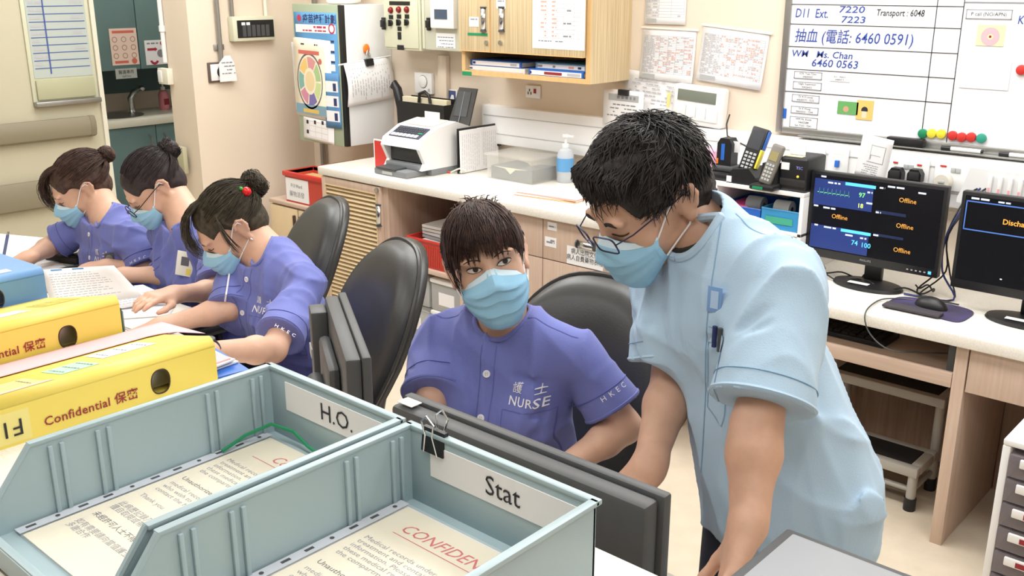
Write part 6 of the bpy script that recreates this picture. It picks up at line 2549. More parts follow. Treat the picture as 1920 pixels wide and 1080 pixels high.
# clipped sheaf and orange hook on the cabinet's white side
SX = nx1 + 0.002
t, w, h = wthing('clipped_sheaf', 'sheaf of printed sheets hung from a black clip on the white cabinet side', 'papers', 645, 112, 733, 192, 0.012, R(4), X=SX)
MB().grid(lambda u, v: ((u - .5) * w, (v - .5) * h, 0.02 * math.sin(math.pi * v) + 0.004 - .012 * (u > .9)), 8, 10).build('sheet', 'paper', t, solid=0.004)
mb = MB()
rg = random.Random(12)
for k in range(15):
    x = -w * .42 + w * .84 * k / 15
    y = h * .36
    while y > -h * rg.uniform(.1, .42):
        L = rg.uniform(.01, .035)
        vv = (y / h + .5)
        zz = 0.02 * math.sin(math.pi * vv) + .0072
        mb.quad((x, y - L, zz), (x + .0025, y - L, zz), (x + .0025, y, zz), (x, y, zz))
        y -= L + .006
mb.build('print', 'inkg', t, smooth=False)
MB().prism([(-.014, h * .5 - .028), (.014, h * .5 - .028), (.010, h * .5 + .006), (-.010, h * .5 + .006)], -.024, .024, axis='z', T=Matrix.Translation((0, 0, .012)) @ Matrix.Rotation(R(90), 4, 'Y')).build('clip', 'black', t, smooth=False)
for e in (-1, 1):
    MB().tube([(e * .018, h * .5 + .0, .012), (e * .012, h * .5 + .03, .014), (0, h * .5 + .05, .012), (-e * .004, h * .5 + .0, .02)], .0016, 6).build('clip_handle', 'chrome', t)
MB().tube([(-w * .6, h * .49, .004), (w * .5, h * .51, .004)], .004, 8).build('hanging_bar', 'white', t)
t, w, h = wthing('magnet_hook', 'orange oval magnetic hook above the clipped sheaf', 'hook', 680, 82, 692, 101, 0.0, X=SX)
MB().ball((0, 0, 0.004), 1, 18, (w * .5, h * .5, 0.008)).build('magnet', 'orange', t)
MB().tube([(0, -h * .3, .01), (0, -h * .62, .014), (.006, -h * .75, .02), (.008, -h * .6, .026)], .0018, 6).build('hook', 'steel', t)

# ---- electrical panels
PY = 3.40
t, w, h = wthing('control_panel', 'ivory control panel with red lamps and black knobs beside the wall cabinet', 'panel', 718, -60, 787, 95, 0.0, Y=PY)
MB().box(-w / 2, w / 2, -h / 2, h / 2, -(YW - PY) + .002, 0.0, .006).build('housing', 'ivory', t)
MB().box(-w / 2 + .012, w / 2 - .012, -h / 2 + .012, h / 2 - .012, 0, .006, .002).build('door', 'ivory', t)


def on(t, px, py, plane):
    return t.matrix_world.inverted() @ at(px, py, **plane)


bpy.context.view_layer.update()
for px, py in ((735, 19), (750, 18), (765, 18)):
    q = on(t, px, py, dict(Y=PY))
    b = MB(Matrix.Translation(q)).lathe([(.016, .006), (.016, .010), (.012, .011), (.012, .018), (.009, .021), (0, .022)], 18)
    b.build('red_lamp', mat('lamp_red', (132, 30, 34), .3), t)
    q = on(t, px, py + 13, dict(Y=PY))
    MB(Matrix.Translation(q)).box(-.016, .016, -.010, .010, .006, .0075).build('engraved_plate', 'black', t, smooth=False)
    q = on(t, px, py + 24, dict(Y=PY))
    k_ = MB(Matrix.Translation(q)).lathe([(.015, .006), (.015, .014), (.012, .016), (0, .016)], 18).box(-.004, .004, -.015, .015, .014, .024, .001).build('knob', 'black', t)
for px, py, a, b in ((751, 54, .014, .010), (751, 67, .013, .018), (753, 89, .024, .012), (751, 6, .075, .009)):
    q = on(t, px, py, dict(Y=PY))
    MB(Matrix.Translation(q)).box(-a, a, -b, b, .006, .008).build('engraved_plate', 'black', t, smooth=False)
q = on(t, 722, 44, dict(Y=PY))
MB(Matrix.Translation(q)).box(-.014, .014, -.03, .03, .006, .014, .003).box(-.006, .022, -.018, .018, .014, .03, .004).build('door_catch', 'black', t)
t, w, h = wthing('display_panel', 'ivory panel with a grey display and a white label, left of the wall cabinet', 'panel', 790, -60, 864, 96, 0.0, Y=PY)
MB().box(-w / 2 + .004, w / 2, -h / 2, h / 2, -(YW - PY) + .002, 0.0, .006).build('housing', mat('panel_grey', (200, 200, 182), .45), t)
MB().box(-w / 2 + .004, -w / 2 + .02, -h / 2 + .005, h / 2 - .005, 0, .004, .001).build('hinge_strip', 'ivory', t)
bpy.context.view_layer.update()
PYd = dict(Y=PY)
q0, q1 = on(t, 814, 0, PYd), on(t, 859, 54, PYd)
d_ = MB().box(q0.x, q1.x, q1.y, q1.y + .22, 0, .03, .005).build('display_unit', 'white', t)
q0, q1 = on(t, 823, 17, PYd), on(t, 847, 36, PYd)
MB().box(q0.x, q1.x, q1.y, q0.y, .03, .032).build('display', mat('lcd_blue', (70, 84, 104), .2), d_, smooth=False)
q0, q1 = on(t, 818, 62, PYd), on(t, 854, 91, PYd)
l_ = MB().box(q0.x, q1.x, q1.y, q0.y, .0, .0015).build('label', 'paper', t, smooth=False)
mb = MB()
for k in range(4):
    wordrow(mb, q0.x + .01, q1.x - .01, q0.y - .02 - .015 * k, .004, random.Random(k), .002)
mb.build('print', 'inkg', l_, smooth=False)
q = on(t, 805, 45, PYd)
MB(Matrix.Translation(q)).box(-.014, .014, -.03, .03, .0, .008, .003).box(-.006, .02, -.018, .018, .008, .024, .004).build('door_catch', 'black', t)
# trunk above / below panels
t = thing('cable_duct', 'beige cable duct on the wall below the electrical panels', 'duct', (at(800, 120, Y=YW).x + 0.14, YW, 0))
MB().box(-.03, .03, -.03, -.001, 1.14, 1.36, .003).build('duct', 'wall', t)

# ---- small wall plates
t, w, h = wthing('thermostat', 'white square thermostat with a round dial on the beige wall', 'thermostat', 783, 136, 815, 175, 0, Y=YW)
MB().box(-w / 2, w / 2, -h / 2, h / 2, 0.001, .022, .004).build('housing', 'white', t)
MB().lathe([(.030, .022), (.030, .027), (.026, .030), (0, .030)], 28, Matrix.Translation((0, .008, 0))).build('dial', 'white', t)
MB().lathe([(.033, .0221), (.033, .0228), (.030, .0228)], 28, Matrix.Translation((0, .008, 0))).build('dial_ring', 'inkg', t)
MB().box(w * .3, w * .38, -h * .36, -h * .24, .022, .026).build('switch', 'lgrey', t, smooth=False)
t, w, h = wthing('data_outlet', 'white outlet plate with two dark blue modules above the fax machine', 'outlet', 827, 167, 859, 191, 0, Y=YW)
MB().box(-w / 2, w / 2, -h / 2, h / 2, 0.001, .010, .002).build('plate', 'white', t)
for e in (-1, 1):
    m_ = MB().box(e * w * .24 - w * .2, e * w * .24 + w * .2, -h * .42, h * .42, .010, .013, .001).build('module', mat('module_blue', (70, 84, 130), .4), t)
    MB().add([(e * w * .24 - w * .15, -h * .38, .0135), (e * w * .24 + w * .15, -h * .38, .0135), (e * w * .24 + w * .1, h * .1, .0135), (e * w * .24 - w * .02, h * .1, .0135)], [(0, 1, 2, 3)]).build('shutter', 'paper', m_, smooth=False)
t, w, h = wthing('power_socket', 'white wall socket with a red switch under the wall cabinet', 'socket', 988, 160, 1015, 184, 0, Y=YW)
MB().box(-w / 2, w / 2, -h / 2, h / 2, 0.001, .010, .003).build('plate', 'white', t)
MB().box(w * .08, w * .24, -h * .1, h * .26, .010, .014, .001).build('rocker', 'maroon', t)
for a, b in ((-.22, .12), (-.32, -.12), (-.12, -.12)):
    MB().box(w * a - .003, w * a + .003, h * b - .006, h * b + .006, .010, .0105).build('pin_hole', 'ink', t, smooth=False)

# ---- white dado trunking
tz0, tz1 = 0.962, 1.142
t = thing('dado_trunking', 'white dado trunking running along the wall above both worktops', 'trunking', (-3.32, YW, 0))
TL = 5.4
MB().box(0, TL, -.055, -.001, tz0, tz1, .004).build('trunking', 'white', t)
for z in (tz0 + .05, tz1 - .045):
    MB().box(0.002, TL, -.057, -.055, z - .0015, z + .0015).build('lid_groove', 'lgrey', t, smooth=False)
MB().box(-.006, 0.0, -.058, -.001, tz0 - .003, tz1 + .003, .002).build('end_cap', 'white', t)

# ---- papers pinned between the cabinet and the whiteboard
PW = dict(Y=YW)


def table_sheet(label, bx, cols, rows, m='paper', off=.003, tilt=0, red=True, seed=1, name='duty_sheet', strip=True, curl=.01):
    t, w, h = sheet(name, label, 'paper', *bx, m, off, R(tilt), curl, **PW)
    zz = .0018
    mb = MB()
    xs = [-w * .46 + w * .92 * k / cols for k in range(cols + 1)]
    y0, y1 = -h * .36, h * .34
    ys_ = [y0 + (y1 - y0) * k / rows for k in range(rows + 1)]
    def Z(y):
        return zz + curl * (1 - (y / h + .5)) ** 2
    for x in xs[::2]:
        for k in range(rows):
            mb.quad((x - .0006, ys_[k], Z(ys_[k])), (x + .0006, ys_[k], Z(ys_[k])), (x + .0006, ys_[k + 1], Z(ys_[k + 1])), (x - .0006, ys_[k + 1], Z(ys_[k + 1])))
    for y in ys_:
        mb.quad((xs[0], y - .0005, Z(y)), (xs[-1], y - .0005, Z(y)), (xs[-1], y + .0005, Z(y)), (xs[0], y + .0005, Z(y)))
    mb.build('table_lines', 'inkl', t, smooth=False)
    rg = random.Random(seed)
    bk, rd = MB(), MB()
    for k in range(rows):
        y = ys_[k] + (ys_[1] - ys_[0]) * .3
        hh = (ys_[1] - ys_[0]) * .4
        for c in range(cols):
            if c < cols * .25 or rg.random() < .2:
                wordrow(bk, xs[c] + .001, xs[c + 1] - .001, y, hh, rg, Z(y) + .0003, fill=.8)
            elif red and rg.random() < .36:
                wordrow(rd, xs[c] + .001, xs[c + 1] - .001, y, hh, rg, Z(y) + .0003, fill=.8)
    bk.build('print', 'inkl', t, smooth=False)
    g = MB()
    rect(g, -w * .44, -w * .2, -h * .47, -h * .39, Z(-h * .43) + .001)
    g.build('grey_block', 'lgrey', t, smooth=False)
    if red:
        rd.build('red_print', 'inkp', t, smooth=False)
    if strip:
        MB().box(-w * .52, w * .54, h * .46, h * .5, .002, .006, .001).build('holding_strip', 'paper_w', t)
    return t, w, h


table_sheet('grey-printed list at the top edge right of the wall cabinet', (1211, -50, 1288, 46), 6, 12, red=False, seed=2, strip=False, curl=.004)
table_sheet('duty roster with pale red entries next to the wall cabinet', (1203, 52, 1303, 152), 12, 22, seed=3, tilt=-1)
table_sheet('larger duty roster with pale red entries left of the whiteboard', (1312, 52, 1436, 160), 14, 20, seed=4, tilt=-5)
t, w, h = sheet('notice_sheet', 'pale sheet with yellow marks partly behind the man, above the clipped notice', 'paper', 1172, 136, 1276, 215, 'paper', .006, R(-3), .02, **PW)
mb = MB()
for k in range(8):
    wordrow(mb, -w * .4, w * .4, h * (.3 - .09 * k), h * .03, random.Random(k), .012, fill=.6)
mb.build('print', 'inkl', t, smooth=False)
MB().box(w * .3, w * .36, -h * .3, h * .1, .012, .0125).build('yellow_mark', mat('yellow_mark', (236, 226, 150), .8), t, smooth=False)
t, w, h = sheet('clipped_notice', 'white notice with a grey heading held by a black clip behind the man', 'paper', 1147, 167, 1221, 236, 'paper', .062, R(-1), 0, **PW)
mb = MB()
rect(mb, -w * .38, w * .38, h * .20, h * .38, .0012)
mb.build('heading_bar', 'lgrey', t, smooth=False)
mb = MB()
wordrow(mb, -w * .25, w * .3, h * .26, h * .08, random.Random(1), .0018, wmin=.6, wmax=1.2)
for k in range(4):
    wordrow(mb, -w * .4, w * .4, h * (.08 - .1 * k), h * .035, random.Random(k), .0014, fill=.7)
mb.build('print', 'inkg', t, smooth=False)
MB().box(-w * .1, w * .14, h * .36, h * .52, -.002, .016, .002).build('clip', 'black', t)
# white wall device with a grey display
t, w, h = wthing('wall_intercom', 'white wall intercom with a grey-green display above the man\'s shoulder', 'intercom', 1272, 160, 1366, 234, 0.0, R(-3), Y=YW)
MB().box(-w / 2, w / 2, -h / 2, h / 2, .002, .05, .012, seg=3).build('housing', 'white', t)
MB().box(-w * .40, w * .36, h * .10, h * .38, .05, .053, .001).build('display', mat('lcd_green', (122, 128, 116), .25), t)
MB().box(-w * .44, w * .42, -h * .36, h * .02, .05, .056, .003).build('flap', 'white', t)
for x in (-.2, .0, .2):
    MB().box(w * x - .001, w * x + .001, -h * .3, h * .0, .056, .057).build('flap_line', 'lgrey', t, smooth=False)
mb = MB()
wordrow(mb, w * .02, w * .08, -h * .2, h * .05, random.Random(2), .0575)
wordrow(mb, w * .26, w * .38, -h * .24, h * .05, random.Random(2), .0575)
mb.build('print', 'inkg', t, smooth=False)
a = at(1368, 215, Y=YW - .03)
b = at(1400, 275, Y=YW - .1)
t = thing('intercom_cable', 'thin black cable hanging from the white wall intercom', 'cable', a)
v = b - a
MB().tube([(0, 0, 0), (.012, -.04, v.z * .3), (.03, -.06, v.z * .7), (v.x, v.y, v.z)], .003, 6).build('cord', 'black', t)

# ---- whiteboard
wx0 = -1.784
wz0, wz1 = 1.165, 2.05
wx1 = -0.05
t = thing('whiteboard', 'large whiteboard with ruled columns and blue handwriting', 'whiteboard', (wx0, YW, wz0))
BW, BH = wx1 - wx0, wz1 - wz0
MB().box(0, BW, -.014, -.001, 0, BH).build('board', mat('board_white', (240, 241, 244), .25), t, smooth=False)
for (a, b, c, d) in ((-.012, .014, -.012, BH), (BW - .014, BW + .012, -.012, BH), (.014, BW - .014, -.012, .012), (.014, BW - .014, BH - .012, BH + .012)):
    MB().box(a, b, -.022, -.001, c, d, .003).build('frame_bar', 'steel', t)
FY = YW - .0145


def wb(px, py):
    p = at(px, py, Y=FY)
    return p.x - wx0, p.z - wz0


hz = [wb(1495, 8)[1], wb(1490, 45)[1], wb(1484, 87)[1], wb(1480, 129)[1], wb(1477, 171)[1]]
vx1, vx2 = wb(1738, 170)[0], wb(1787, 170)[0]
for z in hz + [hz[0] + .105]:
    MB().box(.012, vx2, -.0155, -.014, z - .0012, z + .0012).build('ruled_line', 'ink', t, smooth=False)
for x in (vx1, vx2):
    MB().box(x - .0012, x + .0012, -.0157, -.014, .014, hz[0] + .2).build('ruled_line', 'ink', t, smooth=False)
MB().box(vx2, BW, -.0157, -.014, hz[0] + .012, hz[0] + .016).build('ruled_line', 'inkg', t, smooth=False)


def wtext(s, px, py, hpx, m='inkb', px1=None, shear=.12, name='handwriting'):
    x, z = wb(px, py)
    h_ = abs(wb(px, py - hpx / 2)[1] - wb(px, py + hpx / 2)[1])
    o = text(s, h_ * 1.25, m, t, None, name=name, align='LEFT', shear=shear, bold=.0003)
    sx = 1.0
    if px1 is not None:
        wreal = max(v.co.x for v in o.data.vertices) - min(v.co.x for v in o.data.vertices)
        sx = (wb(px1, py)[0] - x) / wreal
    o.data.transform(Matrix.Translation((x, -.0150, z)) @ WALLF @ Matrix.Diagonal((sx, 1, 1, 1)))
    return o


wtext('D11  Ext.', 1491, 25, 19, px1=1552)
wtext('7220', 1572, 18, 14, px1=1620)
wtext('7223', 1576, 37, 14, px1=1621)
wtext('Transport : 6048', 1643, 24, 14, 'ink', px1=1733)
wtext('抽血 (電話: 6460 0591)', 1490, 68, 22, px1=1712)
wtext('WM   Ms. Chan', 1484, 100, 14, px1=1598)
wtext('6460 0563', 1521, 118, 16, px1=1608)
wtext('K', 1908, 38, 18, px1=1919)


def wlabel(px0, py0, px1, py1, lines, border=True, m='paper', name='name_magnet'):
    x0, z1 = wb(px0, py0)
    x1, z0 = wb(px1, py1)
    T = Matrix.Translation(((x0 + x1) / 2, -.0145, (z0 + z1) / 2)) @ WALLF
    w, h = x1 - x0, z1 - z0
    l = MB(T).box(-w / 2, w / 2, -h / 2, h / 2, 0, .002).build(name, m, t, smooth=False)
    if border:
        for (a, b, c, d) in ((-w / 2, w / 2, -h / 2, -h / 2 + .0025), (-w / 2, w / 2, h / 2 - .0025, h / 2), (-w / 2, -w / 2 + .0025, -h / 2, h / 2), (w / 2 - .0025, w / 2, -h / 2, h / 2)):
            MB(T).box(a, b, c, d, .002, .0026).build('border', 'inkg', l, smooth=False)
    for k, s in enumerate(lines):
        text(s, h * .74 / max(1.4, len(lines)), 'ink', l, T @ Matrix.Translation((0, h * (.5 - (k + .5) / len(lines)) * .86, .0028)))
    return l, T, w, h


wlabel(1490, 133, 1541, 150, ['ICN  Yuen Chan', '64600545'])
wlabel(1488, 152, 1540, 170, ['Night Supervisor', '93026433'])
wlabel(1486, 176, 1536, 194, ['Dr K E Leung', '64600575 / 7233'])
wlabel(1484, 198, 1534, 216, ['Dr E Wong', '94605033 / 7244'])
wlabel(1482, 217, 1532, 243, ['WM Ms. Kwok', '54602588', 'Ext 7233 / 7241'])
wlabel(1557, 140, 1593, 154, ['K11 - Male II', '64605213'], border=False)
wlabel(1813, 17, 1897, 37, ['P call (NO/APN)'])
wlabel(1805, 110, 1890, 170, [], border=False, m=mat('faint_square', (226, 228, 234), .4), name='faint_patch')
x0, z0 = wb(1475, 212)
MB().box(.014, .026, -.0165, -.014, wb(1478, 222)[1], wb(1478, 204)[1]).build('blue_magnet', 'blue', t, smooth=False)
l, T, w, h = wlabel(1834, 46, 1881, 87, [], border=False, m=mat('note_yellow', (244, 232, 176), .8), name='sticky_note')
mb = MB(T)
disc(mb, 0, -h * .06, w * .34, .0024, 24, r0=w * .1)
mb.build('pink_ring', mat('note_pink', (240, 176, 184), .8), l, smooth=False)
mb = MB(T)
disc(mb, 0, -h * .06, w * .05, .0026, 12)
mb.build('dot', 'maroon', l, smooth=False)
l, T, w, h = wlabel(1572, 189, 1608, 216, [], border=False, m=mat('card_green', (104, 170, 96), .6), name='picture_card')
mb = MB(T)
disc(mb, -w * .08, -h * .1, w * .14, .0024, 14)
mb.build('head', mat('card_face', (206, 160, 130), .8), l, smooth=False)
l, T, w, h = wlabel(1608, 187, 1635, 226, [], border=False, m=mat('card_orange', (238, 196, 110), .6), name='picture_card')
mb = MB(T)
disc(mb, 0, 0, w * .2, .0024, 14, a0=0, a1=math.pi)
rect(mb, -w * .2, w * .2, -h * .06, 0, .0024)
mb.build('hair', 'ink', l, smooth=False)
mb = MB(T)
rect(mb, -w * .14, w * .14, -h * .4, -h * .06, .0022)
mb.build('figure', mat('card_skin', (240, 214, 190), .8), l, smooth=False)
# pen ledge with eraser and magnets
MB().box(.1, BW - .1, -.062, -.022, -.016, -.010, .002).build('pen_ledge', 'steel', t)
wlabel(1584, 255, 1620, 263, ['WHITEBOARD'], border=False)
p0, p1 = wb(1665, 262)[0], wb(1733, 262)[0]
te = thing('board_eraser', 'long black eraser on the whiteboard ledge', 'eraser', (wx0 + p0 + .01, YW - .045, wz0 - .0095))
MB().box(0, p1 - p0, -.012, .02, 0, .028, .003).build('grip', 'black', te)
MB().box(.002, p1 - p0 - .002, .02, .0225, .002, .026).build('felt', 'dgrey', te, smooth=False)
for k, (px, py, m, nm) in enumerate(((1731, 250, 'green', 'dark green round magnet beside the board eraser'), (1748, 250, 'yellowm', 'yellow round magnet next to the dark green one'),
                                     (1766, 251, 'yellowm', 'yellow round magnet next to the red ones'), (1787, 254, 'red', 'red round magnet nearest the yellow ones'), (1804, 257, 'red', 'middle one of the three red magnets in a row'),
                                     (1822, 257, 'red', 'red round magnet next to the sea-green one'), (1841, 259, mat('sea_green', (56, 156, 134), .35), 'sea-green round magnet at the right end of the row'), (1916, 131, 'red', 'single red magnet at the right edge of the picture'))):
    p = at(px, py, Y=FY)
    tm = thing('magnet', nm, 'magnet', (p.x, FY, p.z), group='round magnets on the whiteboard', rot=(R(90), 0, 0))
    r_ = .0165
    MB().lathe([(r_ * .96, 0), (r_, .003), (r_, .008), (r_ * .9, .0115), (r_ * .5, .0135), (0, .014)], 22).build('cap', m, tm)
for px, m_, nm in ((1777, 'black', 'black marker pen lying on the whiteboard ledge'), (1888, 'black', 'black marker cap end on the ledge at the right')):
    p = at(px, 272, Y=YW - .045)
    tm = thing('marker_pen', nm, 'pen', (p.x, YW - .045, wz0 - .0025), group='markers on the ledge')
    MB().cyl((-.02, 0, 0), (.012, 0, 0), .0075, n=14).build('cap', m_, tm)
    MB().cyl((.012, 0, 0), (.11, 0, 0), .0072, n=14).build('barrel', 'white', tm)
    MB().cyl((.11, 0, 0), (.116, 0, 0), .006, n=12).build('end_plug', m_, tm)

# ---- sockets and plugs on the trunking
TY = YW - .0572
def plate(name, label, x0, y0, x1, y1, cat='socket'):
    t, w, h = wthing(name, label, cat, x0, y0, x1, y1, 0.0, Y=TY)
    MB().box(-w / 2, w / 2, -h / 2, h / 2, 0.0005, .008, .002).build('plate', 'white', t)
    return t, w, h


t, w, h = plate('data_outlet', 'white data outlet with a blue plug above the heart monitor', 1554, 276, 1592, 322)
MB().box(-w * .1, w * .1, -h * .3, -h * .02, .008, .02, .002).build('plug', 'blue', t)
MB().box(-w * .3, w * .3, h * .2, h * .3, .008, .0085).build('label', 'paper_w', t, smooth=False)
t, w, h = plate('blank_plate', 'blank white trunking plate left of the data outlet', 1510, 277, 1548, 315, 'plate')
MB().box(-w * .4, w * .4, -h * .4, h * .4, .008, .0095, .001).build('cover', 'white', t)
t, w, h = plate('power_socket', 'white double socket with two black plugs behind the heart monitor', 1667, 296, 1742, 350)
for x in (-.34, .26):
    MB().box(w * x - .008, w * x + .008, h * .28, h * .33, .008, .011).build('neon', 'red', t, smooth=False)
for x in (-.07, .06):
    MB().box(w * x - .008, w * x + .008, h * .12, h * .28, .008, .012, .001).build('rocker', 'lgrey', t)
for px, py, nm in ((1680, 326, 'black plug in the left socket behind the heart monitor'), (1716, 329, 'black plug in the right socket behind the heart monitor')):
    p = at(px, py, Y=TY - .03)
    tp = thing('mains_plug', nm, 'plug', (p.x, TY - .0085, p.z), group='black plugs')
    MB().prism([(-.024, -.02), (.024, -.02), (.024, .006), (.014, .022), (-.014, .022), (-.024, .006)], -.034, 0).build('plug_body', 'black', tp, smooth=False)
    MB().box(-.018, .018, -.038, -.034, -.014, .014, .002).build('plug_face', 'blackm', tp)
    MB().tube([(0, -.018, -.02), (0, -.02, -.05), (.02, -.01, -.12)], .004, 6).build('cord', 'black', tp)
t, w, h = plate('power_socket', 'white socket with a round beige adaptor beside the slotted rack', 1752, 303, 1826, 358)
MB().box(w * -.36, w * -.2, h * .3, h * .35, .008, .011).build('neon', 'red', t, smooth=False)
for x in (-.02, .11):
    MB().box(w * x - .008, w * x + .008, h * .14, h * .3, .008, .012, .001).build('rocker', 'lgrey', t)
p = at(1768, 340, Y=TY - .03)
tp = thing('adaptor', 'round beige plug adaptor between the monitors', 'adaptor', (p.x, TY - .0085, p.z), rot=(R(90), 0, 0))
MB().lathe([(.026, 0), (.029, .006), (.029, .03), (.025, .038), (0, .039)], 26).build('body', mat('adaptor_beige', (214, 208, 196), .5), tp)
MB().box(-.01, .01, -.004, .004, .039, .042, .001).build('indicator', 'lgrey', tp)
# instruction sheet over the monitor's top edge
t, w, h = sheet('instruction_sheet', 'white sheet with a line drawing taped over the heart monitor\'s top edge', 'paper', 1609, 256, 1668, 336, 'paper', .0, R(-7), 0, Y=3.30)
mb = MB()
for (a, b, c, d) in ((-.12, .28, .28, .29), (-.14, -.13, -.08, .3), (.3, .32, -.12, .3), (-.2, .3, -.12, -.105), (-.1, .2, .05, .06), (-.12, -.1, -.05, .06)):
    rect(mb, w * a, w * b, h * c, h * d, .0012)
for k in range(5):
    wordrow(mb, -w * .3, w * .2, h * (-.2 - .05 * k), h * .016, random.Random(k), .0012)
mb.build('drawing', 'inkg', t, smooth=False)
# slotted white rack with pink marks
t, w, h = wthing('slotted_rack', 'white slotted rack with pink marks above the second monitor', 'rack', 1795, 322, 1960, 392, 0.0, R(-1), Y=3.40)
MB().prism([(-w * .5, -h * .5), (w * .5, -h * .5), (w * .5, h * .5), (-w * .40, h * .5), (-w * .46, -h * .1), (-w * .5, -h * .35)], -.085, .0, axis='z').build('shell', 'white', t, smooth=False)
for k in range(5):
    x = -w * .16 + k * w * .115
    g = MB().box(x, x + w * .05, -h * .26, h * .38, .0, .012, .003).build('slot_rib', 'white', t)
    MB().box(x + w * .01, x + w * .035, -h * .24, h * .04, .012, .013).build('pink_mark', mat('mark_pink', (236, 168, 176), .7), g, smooth=False)
MB().box(-w * .3, -w * .25, -h * .34, -h * .28, .0, .002).build('logo', 'inkb', t, smooth=False)
# ================================================================== THINGS ON THE LOW DESK
# ---- patient monitors
SCR = mat('screen_black', (22, 23, 28), .22, spec=.4)


def glow(name, rgb, e=1.0):
    return mat(name, rgb, .4, emit=e)


def desk_monitor(label, xl, xr, y, z0, z1):
    t = thing('patient_monitor', label, 'monitor', ((xl + xr) / 2, y, ZD), group='flat monitors on the low desk')
    w, h0, h1 = xr - xl, z0 - ZD, z1 - ZD
    MB().box(-w / 2, w / 2, 0, .03, h0, h1, .004).build('bezel', 'black', t)
    MB().box(-w * .4, w * .4, .03, .055, h0 + .03, h1 - .03, .01).build('back_shell', 'black', t)
    MB().box(-w / 2 + .012, w / 2 - .012, -.0015, .001, h0 + .03, h1 - .012).build('screen', SCR, t, smooth=False)
    MB().box(-.03, .03, .05, .075, .01, h0 + .12, .004).build('stand', 'black', t)
    b = MB().lathe([(.115, 0), (.12, .004), (.115, .012), (.06, .018), (0, .019)], 36, Matrix.Diagonal((1.0, .62, 1, 1)) @ Matrix.Translation((0, .03, 0)))
    b.build('base', 'black', t)
    MB().box(-.05, .02, -.035, -.012, .0185, .0195).build('sticker', 'paper', t, smooth=False)
    sw, sh = w - .024, (h1 - .012) - (h0 + .03)
    return t, sw, sh, h0 + .03 + sh / 2, h0


MY = 3.20
t, sw, sh, cz, h0 = desk_monitor('black heart monitor showing blue panels and Offline, behind the man', -1.48, -1.02, MY, .787, 1.088)
S0 = Matrix.Translation((0, -.0022, cz)) @ WALLF
OFF = glow('screen_orange', (236, 164, 74), .55)
BLU = glow('screen_blue', (34, 52, 112), .55)
CY = glow('screen_cyan', (84, 186, 240), .9)
GRN = glow('screen_green', (120, 226, 130), .9)
WHT = glow('screen_white', (196, 206, 226), .8)
DBL = glow('screen_dark_blue', (28, 38, 70), .5)


def sq(x0, x1, y0, y1, m, name, z=.0, T=None):
    mb = MB(T if T is not None else S0)
    rect(mb, x0 * sw, x1 * sw, y0 * sh, y1 * sh, z)
    return mb.build(name, m, t, smooth=False)


sq(-.49, -.015, .10, .45, BLU, 'blue_panel')
sq(-.49, -.015, -.485, -.17, BLU, 'blue_panel')
sq(-.24, .0, .405, .445, CY, 'cyan_bar', .0006)
sq(-.24, .0, -.215, -.175, CY, 'cyan_bar', .0006)
for a, b in ((.02, .25), (.02, .25)):
    pass
sq(.02, .25, .10, .14, DBL, 'dim_bar', .0006)
sq(.02, .25, -.20, -.165, DBL, 'dim_bar', .0006)
for x, y in ((-.26, -.03), (.25, .31), (.25, -.02), (.25, -.335)):
    text('Offline', sh * .085, OFF, t, S0 @ Matrix.Translation((x * sw, y * sh, .001)), sx=.95)
for s, x, y, m, k in (('97', -.10, .30, GRN, .085), ('18', -.105, .16, glow('screen_lime', (208, 236, 110), .9), .08), ('74', -.12, -.34, CY, .09), ('100', -.03, -.35, CY, .09)):
    text(s, sh * k, m, t, S0 @ Matrix.Translation((x * sw, y * sh, .001)), bold=.0003)
mb = MB(S0)
pts = [(-.46, .27)]
x = -.46
while x < -.2:
    pts += [(x, .27), (x + .012, .27), (x + .016, .33), (x + .02, .25), (x + .024, .27)]
    x += .034
for (a, b), (c, d) in zip(pts, pts[1:]):
    mb.quad((a * sw, b * sh - .0008, .0008), (c * sw + .0004, d * sh - .0008, .0008), (c * sw + .0004, d * sh + .0008, .0008), (a * sw, b * sh + .0008, .0008))
mb.build('trace', GRN, t, smooth=False)['kind'] = 'stuff'
mb = MB(S0)
rg = random.Random(6)
for x0, x1, y, in ((-.46, -.4, .42), (-.38, -.28, .40), (-.48, -.43, .07), (-.4, -.3, .06), (.03, .07, .42), (.09, .24, .45), (.32, .38, .42), (.02, .06, .10), (.02, .06, -.20), (-.46, -.42, -.19), (-.38, -.28, -.2), (-.2, -.14, .35), (-.06, -.02, .34), (-.06, -.01, .2), (-.2, -.14, -.26), (-.08, -.03, -.27), (-.44, -.36, .47)):
    wordrow(mb, x0 * sw, x1 * sw, y * sh, sh * .022, rg, .0009)
mb.build('print_rows', WHT, t, smooth=False)
text('PHILIPS', .010, 'lgrey', t, Matrix.Translation((-.01, -.0006, h0 + .016)) @ WALLF, spacing=1.2)
for k in range(5):
    MB().box(.13 + .014 * k, .136 + .014 * k, -.001, .001, h0 + .012, h0 + .016).build('button', 'lgrey', t, smooth=False)
MB().box(.20, .21, -.001, .001, h0 + .010, h0 + .02).build('power_lamp', CY, t, smooth=False)
t, sw, sh, cz, h0 = desk_monitor('black monitor showing Discharged, cut by the right picture edge', -.962, -.50, 3.15, .785, 1.093)
S0 = Matrix.Translation((0, -.0022, cz)) @ WALLF
FRB = glow('screen_frame', (70, 104, 172), .8)
for (a, b, c, d) in ((-.49, .3, .43, .445), (-.49, .3, .10, .115), (-.49, -.482, .1, .445), (.292, .3, .1, .445)):
    sq(a, b, c, d, FRB, 'frame_line', .0006)
text('Discharged', sh * .085, OFF, t, S0 @ Matrix.Translation((-.12 * sw, .25 * sh, .001)), bold=.0004)
mb = MB(S0)
wordrow(mb, -.46 * sw, -.34 * sw, .465 * sh, sh * .022, rg, .0009)
